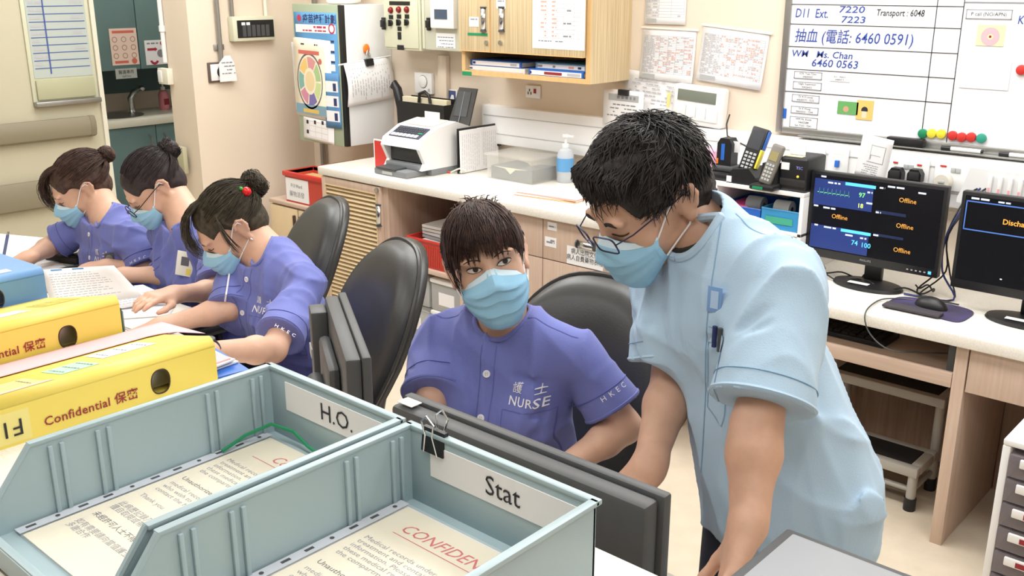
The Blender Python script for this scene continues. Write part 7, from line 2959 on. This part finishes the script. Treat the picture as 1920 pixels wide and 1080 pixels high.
wordrow(mb, -.32 * sw, -.2 * sw, .46 * sh, sh * .018, rg, .0009)
wordrow(mb, -.2 * sw, -.185 * sw, -.1 * sh, sh * .014, rg, .0009)
wordrow(mb, -.2 * sw, -.185 * sw, -.42 * sh, sh * .014, rg, .0009)
mb.build('print_rows', WHT, t, smooth=False)

# ---- cables
rg = random.Random(9)
for k in range(7):
    x0 = -1.03 + .012 * k
    t = thing('cable', ('black cable looping down between the two monitors', 'dark blue cable hanging behind the heart monitor', 'black cable looping down between the two monitors', 'black cable looping down between the two monitors', 'black cable coiled on the desk under the heart monitor', 'black cable coiled on the desk under the heart monitor', 'black cable coiled on the desk under the heart monitor')[k], 'cable', (x0, 3.3, ZD), group='cables behind the monitors')
    if k < 4:
        pts = [(.06 + rg.uniform(0, .03), .15, .36 + rg.uniform(-.02, .04)), (.02, .08, .33), (-.015 - .01 * k, .02, .2), (-.02, 0, .08), (rg.uniform(-.08, .06), -.06, .006), (rg.uniform(-.12, .12), -.1, .006)]
    else:
        pts = [(rg.uniform(-.5, -.3), rg.uniform(-.05, .08), .006)]
        a = rg.uniform(0, 6)
        for j in range(10):
            a += rg.uniform(.5, 1.1)
            pts.append((pts[-1][0] + .045 * math.cos(a) + .02, pts[-1][1] + .03 * math.sin(a), .006 + .016 * (j % 2)))
    sm = spline(pts)
    MB().tube(sm, .003 if k != 1 else .0035, 6).build('cord', 'black' if k not in (1,) else 'navy', t)

# ---- mouse pad, mouse, keyboard
p = at(1742, 580, Z=ZD)
t = thing('mouse_pad', 'dark violet mouse pad with a scalloped edge on the low desk', 'mouse pad', (p.x, p.y, ZD))
poly = []
for k in range(40):
    a = 2 * math.pi * k / 40
    c, s = math.cos(a), math.sin(a)
    poly.append((.125 * math.copysign(abs(c) ** .55, c), .085 * math.copysign(abs(s) ** .55, s) + (.012 * math.sin(3 * a) if s < 0 else 0)))
MB().prism(poly, .0, .004, axis='z').build('pad', mat('pad_violet', (52, 46, 62), .7, rgb2=(70, 62, 104), scale=12), t, smooth=False)
MB().box(-.12, .06, -.088, -.04, .004, .014, .005).build('wrist_rest', mat('pad_grey', (66, 62, 68), .8), t)
t = thing('mouse', 'black computer mouse lying on the violet pad', 'mouse', (p.x + .0, p.y + .015, ZD + .0045), R(80))
mb = MB().ball((0, 0, 0), 1, 22, (.031, .054, .034))
mb.v = [Vector((a.x, a.y, max(a.z, 0))) for a in mb.v]
mb.build('shell', 'black', t)
MB().box(-.004, .004, .018, .034, .022, .0335, .003).build('wheel', 'dgrey', t)
pm = Vector((p.x, p.y, ZD))
e = at(1745, 660, Y=YF + .1)
t = thing('mouse_cable', 'black cable hanging over the desk edge to the keyboard tray', 'cable', (p.x - .1, p.y - .01, ZD + .004))
o = t.location.copy()
pts = [(0.03, .06, .0), (-.02, .03, .002), (-.05, -.03, .002), (-.03, YE - o.y - .006, .0), (-.005, YE - o.y - .012, -.06), (.06, YE - o.y - .004, -.10), (.13, YF + .06 - o.y, -.115), (.2, YF + .12 - o.y, -.118)]
MB().tube(spline(pts), .0025, 6).build('cord', 'dgrey', t)
t = thing('keyboard', 'black keyboard on the pull-out tray under the low desk', 'keyboard', (-1.33, YF + .17, ZK))
MB().box(-.22, .22, -.07, .07, .002, .018, .004).build('case', 'black', t)
for r_ in range(5):
    mb = MB()
    for k in range(15):
        x = -.205 + k * .0275
        mb.box(x, x + .023, -.058 + r_ * .024, -.038 + r_ * .024, .018, .025)
    mb.build('key_rows', 'blackm', t, smooth=False)

# ---- step stool under the desk
sx0, sx1 = -1.40, -.965
t = thing('step_stool', 'grey metal step stool with black treads under the low desk', 'stool', (sx0, 3.0, 0))
SM = mat('stool_grey', (176, 172, 164), .45)
W2 = sx1 - sx0
for zt, y0, y1 in ((.35, .28, .49), (.16, .09, .28)):
    for (a, b, c, d) in ((0, W2, y0, y0 + .035), (0, W2, y1 - .035, y1), (0, .035, y0 + .035, y1 - .035), (W2 - .035, W2, y0 + .035, y1 - .035)):
        MB().box(a, b, c, d, zt - .035, zt, .006).build('tread_frame', SM, t)
    MB().box(.035, W2 - .035, y0 + .035, y1 - .035, zt - .012, zt - .001).build('tread', 'blackm', t, smooth=False)
for x in (.018, W2 - .018):
    for y, z in ((.11, .13), (.30, .32), (.47, .32)):
        l = MB().cyl((x, y, .03), (x, y, z), .016, n=12).build('leg', SM, t)
        MB().cyl((x, y, 0), (x, y, .045), .02, n=14).build('rubber_foot', 'black', l)
    MB().tube([(x, .11, .07), (x, .47, .07)], .009, 8).build('side_bar', SM, t)
MB().tube([(.018, .12, .07), (W2 - .018, .12, .07)], .010, 8).build('cross_bar', SM, t)

# ---- plastic drawer tower at the right edge
p = at(1884, 835, Y=2.62)
t = thing('drawer_tower', 'white plastic drawer tower with clear drawers at the right picture edge', 'drawers', (p.x - .005, 2.62, 0))
H3 = p.z
MB().box(0, .02, 0, .30, 0, H3, .003).build('side_panel', 'white', t)
MB().box(.26, .28, 0, .30, 0, H3, .003).build('side_panel', 'white', t)
MB().box(0, .28, 0, .30, H3, H3 + .018, .004).build('top', 'white', t)
MB().box(.02, .26, .28, .298, 0, H3, .002).build('back_panel', 'white', t)
nD = 7
for k in range(nD):
    z = .03 + k * (H3 - .04) / nD
    hh = (H3 - .04) / nD - .008
    d = MB().box(.022, .258, -.006, .27, z, z + hh, .003).build('drawer', glassy('drawer_clear', (150, 140, 145), .55), t)
    MB().box(.05, .23, -.016, -.006, z + hh * .55, z + hh - .004, .003).build('pull', 'white', d)
    MB().box(.08, .2, -.0175, -.016, z + hh * .62, z + hh * .85).build('tag', 'maroon', d, smooth=False)
tr = thing('black_cap', 'round black lid on the plastic drawer tower', 'lid', (p.x + .12, 2.74, H3 + .0185))
MB().lathe([(.06, 0), (.062, .006), (.055, .014), (0, .016)], 24).build('lid', 'black', tr)

# ---- white shelf on the desk with devices
sy = 3.16
s0 = at(1258, 325, Y=sy).x
s1 = at(1508, 366, Y=sy).x
sz = 1.008
t = thing('desktop_shelf', 'white open shelf on the low desk behind the man', 'shelf', (s0, sy, ZD))
SW, SH = s1 - s0, sz - ZD
s0b = XS + .03 - s0
MB().box(max(0, s0b), SW, 0, .30, SH - .014, SH, .001).build('top_board', 'white', t)
MB().box(max(0, s0b), SW, 0, .30, SH - .155, SH - .143, .001).build('middle_board', 'white', t)
for x in (max(0, s0b), SW - .014):
    MB().box(x, x + .014, 0, .30, 0.0, SH - .014, .001).build('side_board', 'white', t)
xm = at(1336, 380, Y=sy).x - s0
MB().box(xm, xm + .014, 0, .29, SH - .143, SH - .014, .001).build('divider', 'white', t)
MB().box(max(0, s0b) + .014, SW - .014, .288, .30, 0.0, SH - .014).build('back_board', 'white', t, smooth=False)
zsf = ZD + SH - .142


def basket(label, x0, x1, m, hgt=.075):
    t = thing('basket', label, 'basket', (x0, sy + .012, zsf))
    W3 = x1 - x0
    MB().box(0, W3, 0, .24, 0, .004).build('bottom', m, t, smooth=False)
    for (a, b, c, d) in ((0, W3, 0, .003), (0, W3, .237, .24), (0, .003, .003, .237), (W3 - .003, W3, .003, .237)):
        MB().box(a, b, c, d, .004, hgt).build('wall', m, t, smooth=False)
    MB().tube([(0, 0, hgt), (W3, 0, hgt), (W3, .24, hgt), (0, .24, hgt), (0, 0, hgt)], .003, 6, caps=False).build('rim', m, t)
    return t


bx = at(1340, 400, Y=sy).x + .012
b1_ = at(1423, 410, Y=sy).x
b2_ = s1 - .02
basket('blue basket with a pink strip on the white shelf', bx, b1_ - .003, 'blue', .06)
basket('light blue basket with a green label on the white shelf', b1_ + .002, b2_, 'lblue', .07)
tl = thing('basket_label', 'green lettered label on the light blue basket', 'label', (b1_ + .02, sy + .0105, zsf + .02))
MB().box(0, b2_ - b1_ - .04, -.001, 0, 0, .024).build('strip', mat('label_green', (70, 170, 140), .5), tl, smooth=False)
for k, (x0, m) in enumerate(((b1_ - .05, 'grey'), (b1_ + .06, 'lgrey'))):
    tr = thing('paper_roll', ('grey paper roll in the blue basket', 'pale paper roll in the light blue basket')[k], 'roll', (x0, sy + .07, zsf + .035), group='rolls in the baskets')
    MB().cyl((-.03, 0, .03), (.03, 0, .03), .03, n=22).build('roll', m, tr)
    MB().cyl((-.0305, 0, .03), (.0305, 0, .03), .01, n=14).build('core', 'brown', tr)
ts = thing('pink_slips', 'bright pink slips lying in the blue basket', 'paper', (bx + .01, sy + .03, zsf + .05))
MB().box(0, .09, 0, .15, 0, .008, .001).build('slips', mat('hot_pink', (226, 90, 150), .6), ts)

zt = ZD + SH
# pink box with script lettering
p = at(1312, 330, Y=sy + .08)
t = thing('pink_box', 'pink carton with dark script lettering on the white shelf', 'box', (at(1310, 320, Y=sy + .08).x, sy + .08, zt), R(0))
wb_ = at(1346, 320, Y=sy + .08).x - t.location.x
MB().box(0, wb_, 0, .09, 0, .095, .002).build('carton', 'pink', t)
text('Just', .05, 'ink', t, Matrix.Translation((wb_ * .55, -.0008, .045)) @ WALLF, shear=.4)


def dev(name, label, cat, px, py, y, rz=0):
    p = at(px, py, Y=y)
    return thing(name, label, cat, (p.x, y, zt), rz)


# battery charger with one standing battery
t = dev('scanner_cradle', 'black charging cradle with an upright blue-striped battery on the white shelf', 'charger', 1358, 320, sy + .07)
MB().box(-.055, .055, -.05, .07, 0, .028, .008).build('cradle', 'black', t)
MB().box(-.045, .045, -.02, .06, .028, .05, .008).build('cradle_step', 'dgrey', t)
b = MB().prism([(-.03, .05), (.03, .05), (.03, .13), (.018, .15), (-.018, .15), (-.03, .13)], -.01, .04).build('battery', 'black', t, smooth=False)
MB().box(-.012, .002, -.0115, -.010, .07, .13).build('blue_stripe', 'blue', b, smooth=False)
MB().box(-.03, -.022, -.0115, -.010, .055, .075).build('orange_latch', 'orange', b, smooth=False)
MB().box(.0, .05, .01, .014, .1, .14).build('label', 'paper', b, smooth=False)
# handheld terminal
t = dev('handheld_terminal', 'black handheld terminal with a keypad and yellow side, leaning in its cradle', 'terminal', 1398, 335, sy + .05)
MB().prism([(-.055, 0), (.06, 0), (.06, .03), (.03, .06), (-.035, .05), (-.055, .025)], -.04, .06).build('cradle', 'black', t, smooth=False)
T = Matrix.Translation((.0, .0, .04)) @ Matrix.Rotation(R(10), 4, 'Y') @ Matrix.Rotation(R(-16), 4, 'X')
b = MB(T).box(-.032, .032, -.012, .018, 0, .165, .006).build('terminal', 'black', t)
MB(T).box(-.024, .024, -.0135, -.012, .085, .150).build('screen', mat('terminal_screen', (58, 60, 66), .2), b, smooth=False)
MB(T).box(.032, .036, -.008, .014, .09, .16, .001).build('blue_side', 'blue', b)
MB(T).box(.030, .038, -.016, .010, .02, .09, .002).build('yellow_side', 'yellowm', b)
for r_ in range(5):
    mb = MB(T)
    for c in range(3):
        mb.box(-.022 + c * .016, -.011 + c * .016, -.0145, -.012, .012 + r_ * .013, .020 + r_ * .013)
    mb.build('key_rows', 'lgrey', b, smooth=False)
MB().box(-.055, -.035, -.0412, -.040, .004, .026).build('tag', 'paper', t, smooth=False)
# cordless phone
t = dev('cordless_phone', 'grey cordless phone standing in a black base on the white shelf', 'phone', 1437, 342, sy + .0)
MB().box(-.045, .05, -.045, .05, 0, .02, .007).build('base', 'black', t)
MB().prism([(-.03, .02), (.035, .02), (.03, .09), (-.02, .09)], .0, .045).build('rest', 'blackm', t, smooth=False)
T = Matrix.Translation((.0, -.012, .018)) @ Matrix.Rotation(R(12), 4, 'Y') @ Matrix.Rotation(R(-14), 4, 'X')
b = MB(T).box(-.023, .023, -.012, .012, 0, .145, .009, seg=3).build('handset', mat('phone_grey', (120, 116, 108), .4), t)
MB(T).box(-.015, .015, -.0135, -.012, .085, .118).build('screen', mat('phone_lcd', (150, 140, 96), .25), b, smooth=False)
for r_ in range(5):
    mb = MB(T)
    for c in range(3):
        mb.box(-.015 + c * .011, -.007 + c * .011, -.014, -.012, .014 + r_ * .013, .022 + r_ * .013)
    mb.build('key_rows', 'lgrey', b, smooth=False)
MB().box(-.03, .01, -.0462, -.045, .004, .014).build('green_tag', 'green', t, smooth=False)
# label printer
t = dev('label_printer', 'black label printer with white stickers on the white shelf', 'printer', 1500, 345, sy + .07)
MB().box(-.052, .05, -.06, .09, 0, .12, .010, seg=3).build('body', 'black', t)
MB().box(-.048, .046, -.0615, -.058, .02, .045, .001).build('paper_slot', 'blackm', t)
MB().box(-.046, -.016, -.0613, -.0598, .075, .10).build('sticker', 'paper', t, smooth=False)
MB().box(-.045, .02, -.045, -.015, .12, .1212).build('sticker', mat('sticker_cream', (240, 228, 170), .6), t, smooth=False)
MB().box(-.05, .01, .0, .004, .12, .16).build('label_strip', 'paper', t, smooth=False)
text('TSC', .014, mat('logo_lilac', (120, 124, 190), .5), t, Matrix.Translation((.022, -.0608, .085)) @ WALLF, bold=.0004)
MB().ball((.018, -.06, .055), .005, 10).build('button', 'yellowm', t)
# ================================================================== THINGS ON AND UNDER THE HIGH COUNTER
# ---- fax machine
fx0, fy0 = -3.555, 3.055
t = thing('fax_machine', 'white and grey fax machine with a keypad on the high counter', 'fax', (fx0, fy0, ZC))
FW, FD = .265, .36
GR = 'grey'
side = [(0, .03), (FD, .03), (FD, .19), (FD * .62, .235), (FD * .28, .215), (.0, .165), (-.015, .13), (.02, .06)]
for x in (0, FW - .02):
    MB().prism(side, x, x + .02, axis='x').build('side_shell', 'white', t, smooth=False)
MB().prism([(.05, .03), (FD, .03), (FD, .19), (.05, .19)], .02, FW - .02, axis='x').build('core', GR, t, smooth=False)
top = [(-.015, .13), (.0, .165), (FD * .28, .215), (FD * .62, .235), (FD, .19), (FD, .175), (FD * .6, .2), (.03, .13)]
MB().prism(top, .02, FW - .02, axis='x').build('top_shell', 'white', t, smooth=False)
T = frame((0, 0, .165), (1, 0, 0), (0, FD * .28, .05))
T.translation = Vector((0, .0, .1665))
pan = MB(T).box(.03, FW - .03, .012, FD * .27, .0, .003, .001).build('keypad_panel', mat('panel_navy', (58, 62, 84), .4), t)
mb = MB(T)
for k in range(7):
    mb.box(.04 + k * .026, .06 + k * .026, .016, .036, .003, .005)
mb.build('key_rows', 'white', pan, smooth=False)
mb = MB(T)
for r_ in range(3):
    for k in range(12):
        mb.box(.04 + k * .0155, .049 + k * .0155, .046 + r_ * .014, .055 + r_ * .014, .003, .0055)
mb.build('key_rows', 'dgrey', pan, smooth=False)
MB(T).box(.20, .228, .044, .054, .003, .006, .002).build('start_key', 'green', pan)
T2_ = Matrix.Translation((0, FD * .30, .2175)) @ Matrix.Rotation(math.atan2(.02, FD * .34), 4, 'X')
MB(T2_).box(.05, FW - .04, .0, FD * .3, .0, .004, .001).build('document_lid', 'offwhite', t)
MB().box(.02, FW - .02, .03, .05, .06, .125).build('output_mouth', 'dgrey', t, smooth=False)
MB().box(.02, FW - .02, -.005, .05, .03, .055, .004).build('front_sill', GR, t)
tr_ = MB().box(.01, FW - .03, -.07, .06, .0, .03, .006).build('paper_cassette', GR, t)
MB().prism([(-.075, .030), (.05, .034), (.05, .04), (-.075, .036)], .03, FW * .62, axis='x').build('cassette_flap', 'dgrey', tr_, smooth=False)
MB().box(.07, .14, -.0725, -.07, .006, .02).build('cassette_tag', 'lgrey', tr_, smooth=False)
MB().box(0, FW, .06, FD, .0, .03, .003).build('base', GR, t)
TB = Matrix.Translation((FW * .62, FD - .02, .19)) @ Matrix.Rotation(R(-18), 4, 'X')
sp = MB(TB).prism([(-.07, 0), (.07, 0), (.075, .19), (-.045, .19)], -.004, .004).build('paper_support', glassy('smoked', (70, 70, 72), .82, .3), t, smooth=False)
MB(TB).box(-.04, .045, -.007, -.004, .05, .17).build('support_panel', 'dgrey', sp, smooth=False)
MB(TB).box(.0, .004, -.009, -.007, .0, .17).build('support_rib', 'grey', sp, smooth=False)
MB().box(.10, .20, FD * .5, FD * .5 + .002, .2345, .275).build('name_card', 'paper', t, smooth=False)

# red card stand left of the fax
p = at(712, 292, Z=ZC)
t = thing('red_stand', 'red plastic stand with white edges left of the fax machine', 'stand', (fx0 - .115, 3.10, ZC))
MB().prism([(0, 0), (.11, 0), (.10, .13), (0, .13)], 0, .006).build('panel', 'red', t, smooth=False)
MB().prism([(-.006, 0), (0, 0), (0, .136), (-.006, .136)], -.001, .007).build('white_edge', 'white', t, smooth=False)
MB().prism([(0, .13), (.10, .13), (.10, .136), (0, .136)], -.001, .007).build('white_edge', 'white', t, smooth=False)
MB().box(0, .11, .006, .08, 0, .004).build('foot', 'red', t, smooth=False)

# black magazine rack with a cream folder
hx0 = at(752, 205, Y=3.42).x
hx1 = at(840, 205, Y=3.42).x
t = thing('magazine_rack', 'black open-fronted file rack with a cream folder by the wall behind the fax', 'rack', (hx0 - .03, 3.42, ZC))
W4 = hx1 - hx0
zr = at(800, 187, Y=3.42).z - ZC
MB().box(0, W4, 0, .1, 0, .006).build('bottom', 'black', t, smooth=False)
MB().box(0, W4, .0, .004, .006, zr * .93).build('front_wall', 'black', t, smooth=False)
MB().box(0, W4, .1, .104, 0, zr).build('back_wall', 'black', t, smooth=False)
for x in (0, W4 - .004):
    MB().box(x, x + .004, .004, .1, .006, zr * .93).build('end_wall', 'black', t, smooth=False)
MB().box(.01, W4 - .01, .03, .06, .006, zr * 1.0).build('folder', mat('cream_folder', (226, 216, 186), .7), t, smooth=False)
MB().tube([(-.02, .05, zr * .3), (-.025, .05, zr * .8), (-.05, .05, zr * 1.1), (-.07, .05, zr * 1.18), (-.085, .05, zr * 1.12)], [.02, .024, .024, .022, .016], 12).build('curved_handle', 'black', t)
MB().tube([(W4 * .42, .02, zr * .93), (W4 * .44, .02, zr * 1.08), (W4 * .55, .02, zr * 1.12), (W4 * .64, .02, zr * 1.06), (W4 * .66, .02, zr * .93)], .008, 10).build('carry_handle', 'black', t)

# standing pages against the fax
SXp = -3.235
pA, pB = at(862, 327, X=SXp), at(944, 318, X=SXp)
t = thing('standing_papers', 'printed pages standing in a black holder right of the fax machine', 'papers', (SXp, pA.y, ZC))
Lp = max(.2, min(pB.y - pA.y, .265))
Hp = at(862, 245, X=SXp).z - ZC
MB().box(-.012, -.006, -.004, Lp + .004, 0, Hp + .008).build('holder', 'black', t, smooth=False)
for k, (y0, y1, xo) in enumerate(((0.0, Lp * .56, .004), (Lp * .46, Lp, 0))):
    pg = MB().prism([(y0, .003), (y1, .003), (y1 - .004, Hp), (y0 - .004, Hp)], xo, xo + .004, axis='x').build('page', 'paper', t, smooth=False)
    mb = MB()
    rg = random.Random(k)
    n_ = 9
    for j in range(n_):
        yy = y0 + .012 + (y1 - y0 - .024) * j / n_
        z = Hp * .9
        while z > Hp * .12:
            L = rg.uniform(.008, .03)
            mb.quad((xo + .0046, yy, z - L), (xo + .0046, yy + .002, z - L), (xo + .0046, yy + .002, z), (xo + .0046, yy, z))
            z -= L + .005
    mb.build('print', 'inkl', pg, smooth=False)
MB().box(-.004, .014, Lp - .01, Lp + .012, Hp * .5, Hp * .62, .003).build('clip', 'black', t)

# cable tangle and clear box
p = at(845, 325, Z=ZC)
t = thing('curled_lead', 'short curled lead with a red end beside the fax machine', 'cable', (p.x, p.y, ZC))
MB().tube([(0.0, 0, .004), (.03, .01, .02), (.06, .0, .03), (.08, .02, .022), (.05, .03, .008), (.02, .02, .005)], .004, 6).build('lead', 'offwhite', t)
MB().tube([(0, 0, .004), (-.02, -.008, .006)], .005, 6).build('red_end', 'red', t)
cx0, cy0 = -3.075, 3.26
t = thing('clear_box', 'clear plastic box holding a dark grey pack on the high counter', 'box', (cx0, cy0, ZC))
CW, CD, CH = .27, .22, .105
CLR = glassy('clear_plastic', (232, 231, 224), .22, .25)
for (a, b, c, d) in ((0, CW, 0, .003), (0, CW, CD - .003, CD), (0, .003, .003, CD - .003), (CW - .003, CW, .003, CD - .003)):
    MB().box(a, b, c, d, .003, CH).build('wall', CLR, t, smooth=False)
MB().box(0, CW, 0, CD, 0, .003).build('bottom', CLR, t, smooth=False)
MB().box(-.012, CW + .012, -.012, CD + .012, CH, CH + .012, .005).build('lid', CLR, t)
tg = thing('grey_pack', 'dark grey folded pack with a cream flap inside the clear box', 'pack', (cx0 + .015, cy0 + .012, ZC + .0035))
MB().prism([(0, 0), (.235, 0), (.235, .055), (.14, .05), (.10, .028), (.06, .05), (0, .055)], 0, .18).build('pack', mat('slate', (108, 114, 120), .6), tg, smooth=False)
MB().prism([(.02, .055), (.22, .056), (.15, .05), (.12, .028), (.09, .05)], -.004, .0).build('flap', 'cream', tg, smooth=False)
# pump bottle
p = at(1056, 330, Z=ZC)
t = thing('pump_bottle', 'clear sanitiser pump bottle with a blue label beside the man\'s hair', 'bottle', (-2.745, 3.42, ZC))
MB().lathe([(.034, 0), (.038, .006), (.038, .12), (.030, .145), (.014, .155)], 22).build('bottle', glassy('bottle_clear', (226, 232, 238), .6, .15), t)
MB().lathe([(.0385, .05), (.0387, .055), (.0387, .105), (.0385, .11)], 22).build('label', 'sky', t)
MB().lathe([(.016, .155), (.016, .172), (.006, .174), (.006, .2), (.016, .202), (.014, .214)], 16).build('pump', 'white', t)
MB().box(-.005, .045, -.006, .006, .203, .213, .002).build('nozzle', 'white', t)
# paper pile near the edge
p = at(1030, 372, Z=ZC)
t = thing('paper_pile', 'pile of forms on a folded card at the front of the high counter', 'papers', (p.x, p.y, ZC), R(6))
for k in range(5):
    MB(Matrix.Rotation(R(2.5 * (k % 3) - 2), 4, 'Z')).box(-.15, .15, -.05 + .006 * k, .15, .0005 + k * .0035, .003 + k * .0035).build('form', ('paper', 'edge_oak', 'paper', 'inkp', 'paper')[k], t, smooth=False)
mb = MB(Matrix.Translation((0, 0, .0185)))
for k in range(6):
    wordrow(mb, -.12, .12, -.0 + .02 * k, .004, random.Random(k), .0)
mb.build('print', 'inkl', t, smooth=False)

# ---- in the open bay
b0, BWd, zsh_ = BAY
xr0, xr1 = at(770, 470, Y=YF + .05).x, at(895, 500, Y=YF + .05).x
xr0, xr1 = max(xr0, b0 + .035), min(xr1, b0 + BWd - .035)
t = thing('red_basket', 'red slatted basket full of papers in the open bay', 'basket', (xr0, YF + .03, zsh_))
RW, RD, RH = xr1 - xr0, .30, .125
MB().box(.01, RW - .01, .01, RD - .01, 0, .006).build('bottom', 'redbox', t, smooth=False)
for (a, b, c, d) in ((0, RW, 0, .006), (0, RW, RD - .006, RD), (0, .006, .006, RD - .006), (RW - .006, RW, .006, RD - .006)):
    MB().box(a, b, c, d, .0, RH).build('wall', 'redbox', t, smooth=False)
n_ = int(RW / .012)
for k in range(n_):
    x = .008 + k * (RW - .016) / n_
    MB().box(x, x + .005, -.003, 0, .012, RH - .018).build('slat', 'redbox', t, smooth=False)
MB().tube([(0, 0, RH), (RW, 0, RH), (RW, RD, RH), (0, RD, RH), (0, 0, RH)], .007, 8, caps=False).build('rim', 'red', t)
t = thing('basket_papers', 'heap of white papers rising from the red basket', 'papers', (xr0 + .03, YF + .05, zsh_ + .0065))
for k in range(11):
    rg = random.Random(k)
    MB(Matrix.Translation((.12, .13, 0)) @ Matrix.Rotation(R(rg.uniform(-9, 9)), 4, 'Z')).box(-.10, min(.12, RW - .2), -.1, .11, .0 + k * .0165, k * .0165 + .012).build('bundle', ('paper', 'paper_w', 'paper', 'lgrey')[k % 4], t, smooth=False)
for k, (px, lab) in enumerate(((792, 'clear plastic drawer box on the lower shelf, left one'), (838, 'clear plastic drawer box with a white lid on the lower shelf'))):
    x = b0 + .035 + k * .225
    t = thing('storage_box', lab, 'box', (x, YF + .03, .1105), group='clear boxes in the open bay')
    hb_ = .15
    for lv in range(2):
        z = lv * (hb_ + .004)
        MB().box(0, .21, 0, .3, z, z + hb_ - .02, .006).build('tub', glassy('tub_clear', (206, 206, 206), .6, .3), t)
        MB().box(-.003, .213, -.006, .306, z + hb_ - .02, z + hb_, .005).build('lid', 'white' if k else CLR, t)
        MB().box(.05, .15, -.001, 0, z + .03, z + .09).build('label', 'paper', t, smooth=False)
        MB().box(.02, .19, .02, .28, z + .006, z + .09).build('contents', ('paper_w', 'lgrey')[lv], t, smooth=False)

# ---- red boxes and low cabinet left of the counter
zb_ = at(545, 379, Y=3.0).z
lx0 = at(520, 385, Y=3.0).x
t = thing('low_cabinet', 'low pale oak cabinet between the pillar wall and the counter', 'cabinet', (-4.42, 2.985, 0))
CW2 = -3.925 + 4.42
MB().box(0, CW2, .0, .5, zb_ - .02, zb_, .002).build('top', 'woodh', t)
MB().box(0.005, CW2 - .005, .02, .5, 0, zb_ - .021).build('body', 'wood', t, smooth=False)
for k in range(2):
    d = MB().box(.008 + k * (CW2 / 2), CW2 / 2 - .004 + k * (CW2 / 2), .002, .019, .06, zb_ - .03, .0015).build('door', 'louvre', t)
    MB().box(CW2 / 2 - .03 + k * .05, CW2 / 2 - .015 + k * .05, -.012, .002, zb_ - .16, zb_ - .06, .004).build('handle', 'brown', d)


def red_box(label, x0, x1, y0, y1, h, lab=True):
    t = thing('red_crate', label, 'crate', (x0, y0, zb_))
    w, d = x1 - x0, y1 - y0
    MB().box(.012, w - .012, .012, d - .012, 0, .005).build('bottom', 'red', t, smooth=False)
    for (ax, poly) in (('y', None),):
        pass
    for (a, b, c, e) in ((.006, w - .006, .006, .012), (.006, w - .006, d - .012, d - .006), (.006, .012, .012, d - .012), (w - .012, w - .006, .012, d - .012)):
        MB().box(a, b, c, e, 0, h).build('wall', 'redbox', t, smooth=False)
    MB().box(-.004, w + .004, -.004, .012, h - .025, h, .004).build('rim', 'red', t)
    MB().box(-.004, w + .004, d - .012, d + .004, h - .025, h, .004).build('rim', 'red', t)
    for x in (-.004, w - .012):
        MB().box(x, x + .016, .012, d - .012, h - .025, h, .004).build('rim', 'red', t)
    MB().box(.014, w - .014, .02, d - .02, h - .05, h - .035).build('contents', 'edge_oak', t, smooth=False)
    if lab:
        l = MB().box(.012, w * .62, .0035, .006, h * .06, h * .80).build('label', 'paper', t, smooth=False)
        text('F13 Ward', h * .16, 'ink', l, Matrix.Translation((w * .32, .003, h * .56)) @ WALLF, sx=.9)
        text('藥物派發', h * .2, 'inkg', l, Matrix.Translation((w * .32, .003, h * .28)) @ WALLF)
    return t


rx0, rx1 = at(531, 330, Y=3.0).x, -3.945
hr = at(532, 320, Y=3.0).z - zb_
red_box('red crate with a white F13 Ward label on the low cabinet', rx0, rx1 - .02, 3.0, 3.20, hr)
red_box('red crate standing behind the labelled one on the low cabinet', rx0 + .02, rx1, 3.22, 3.46, hr * 1.0, False)
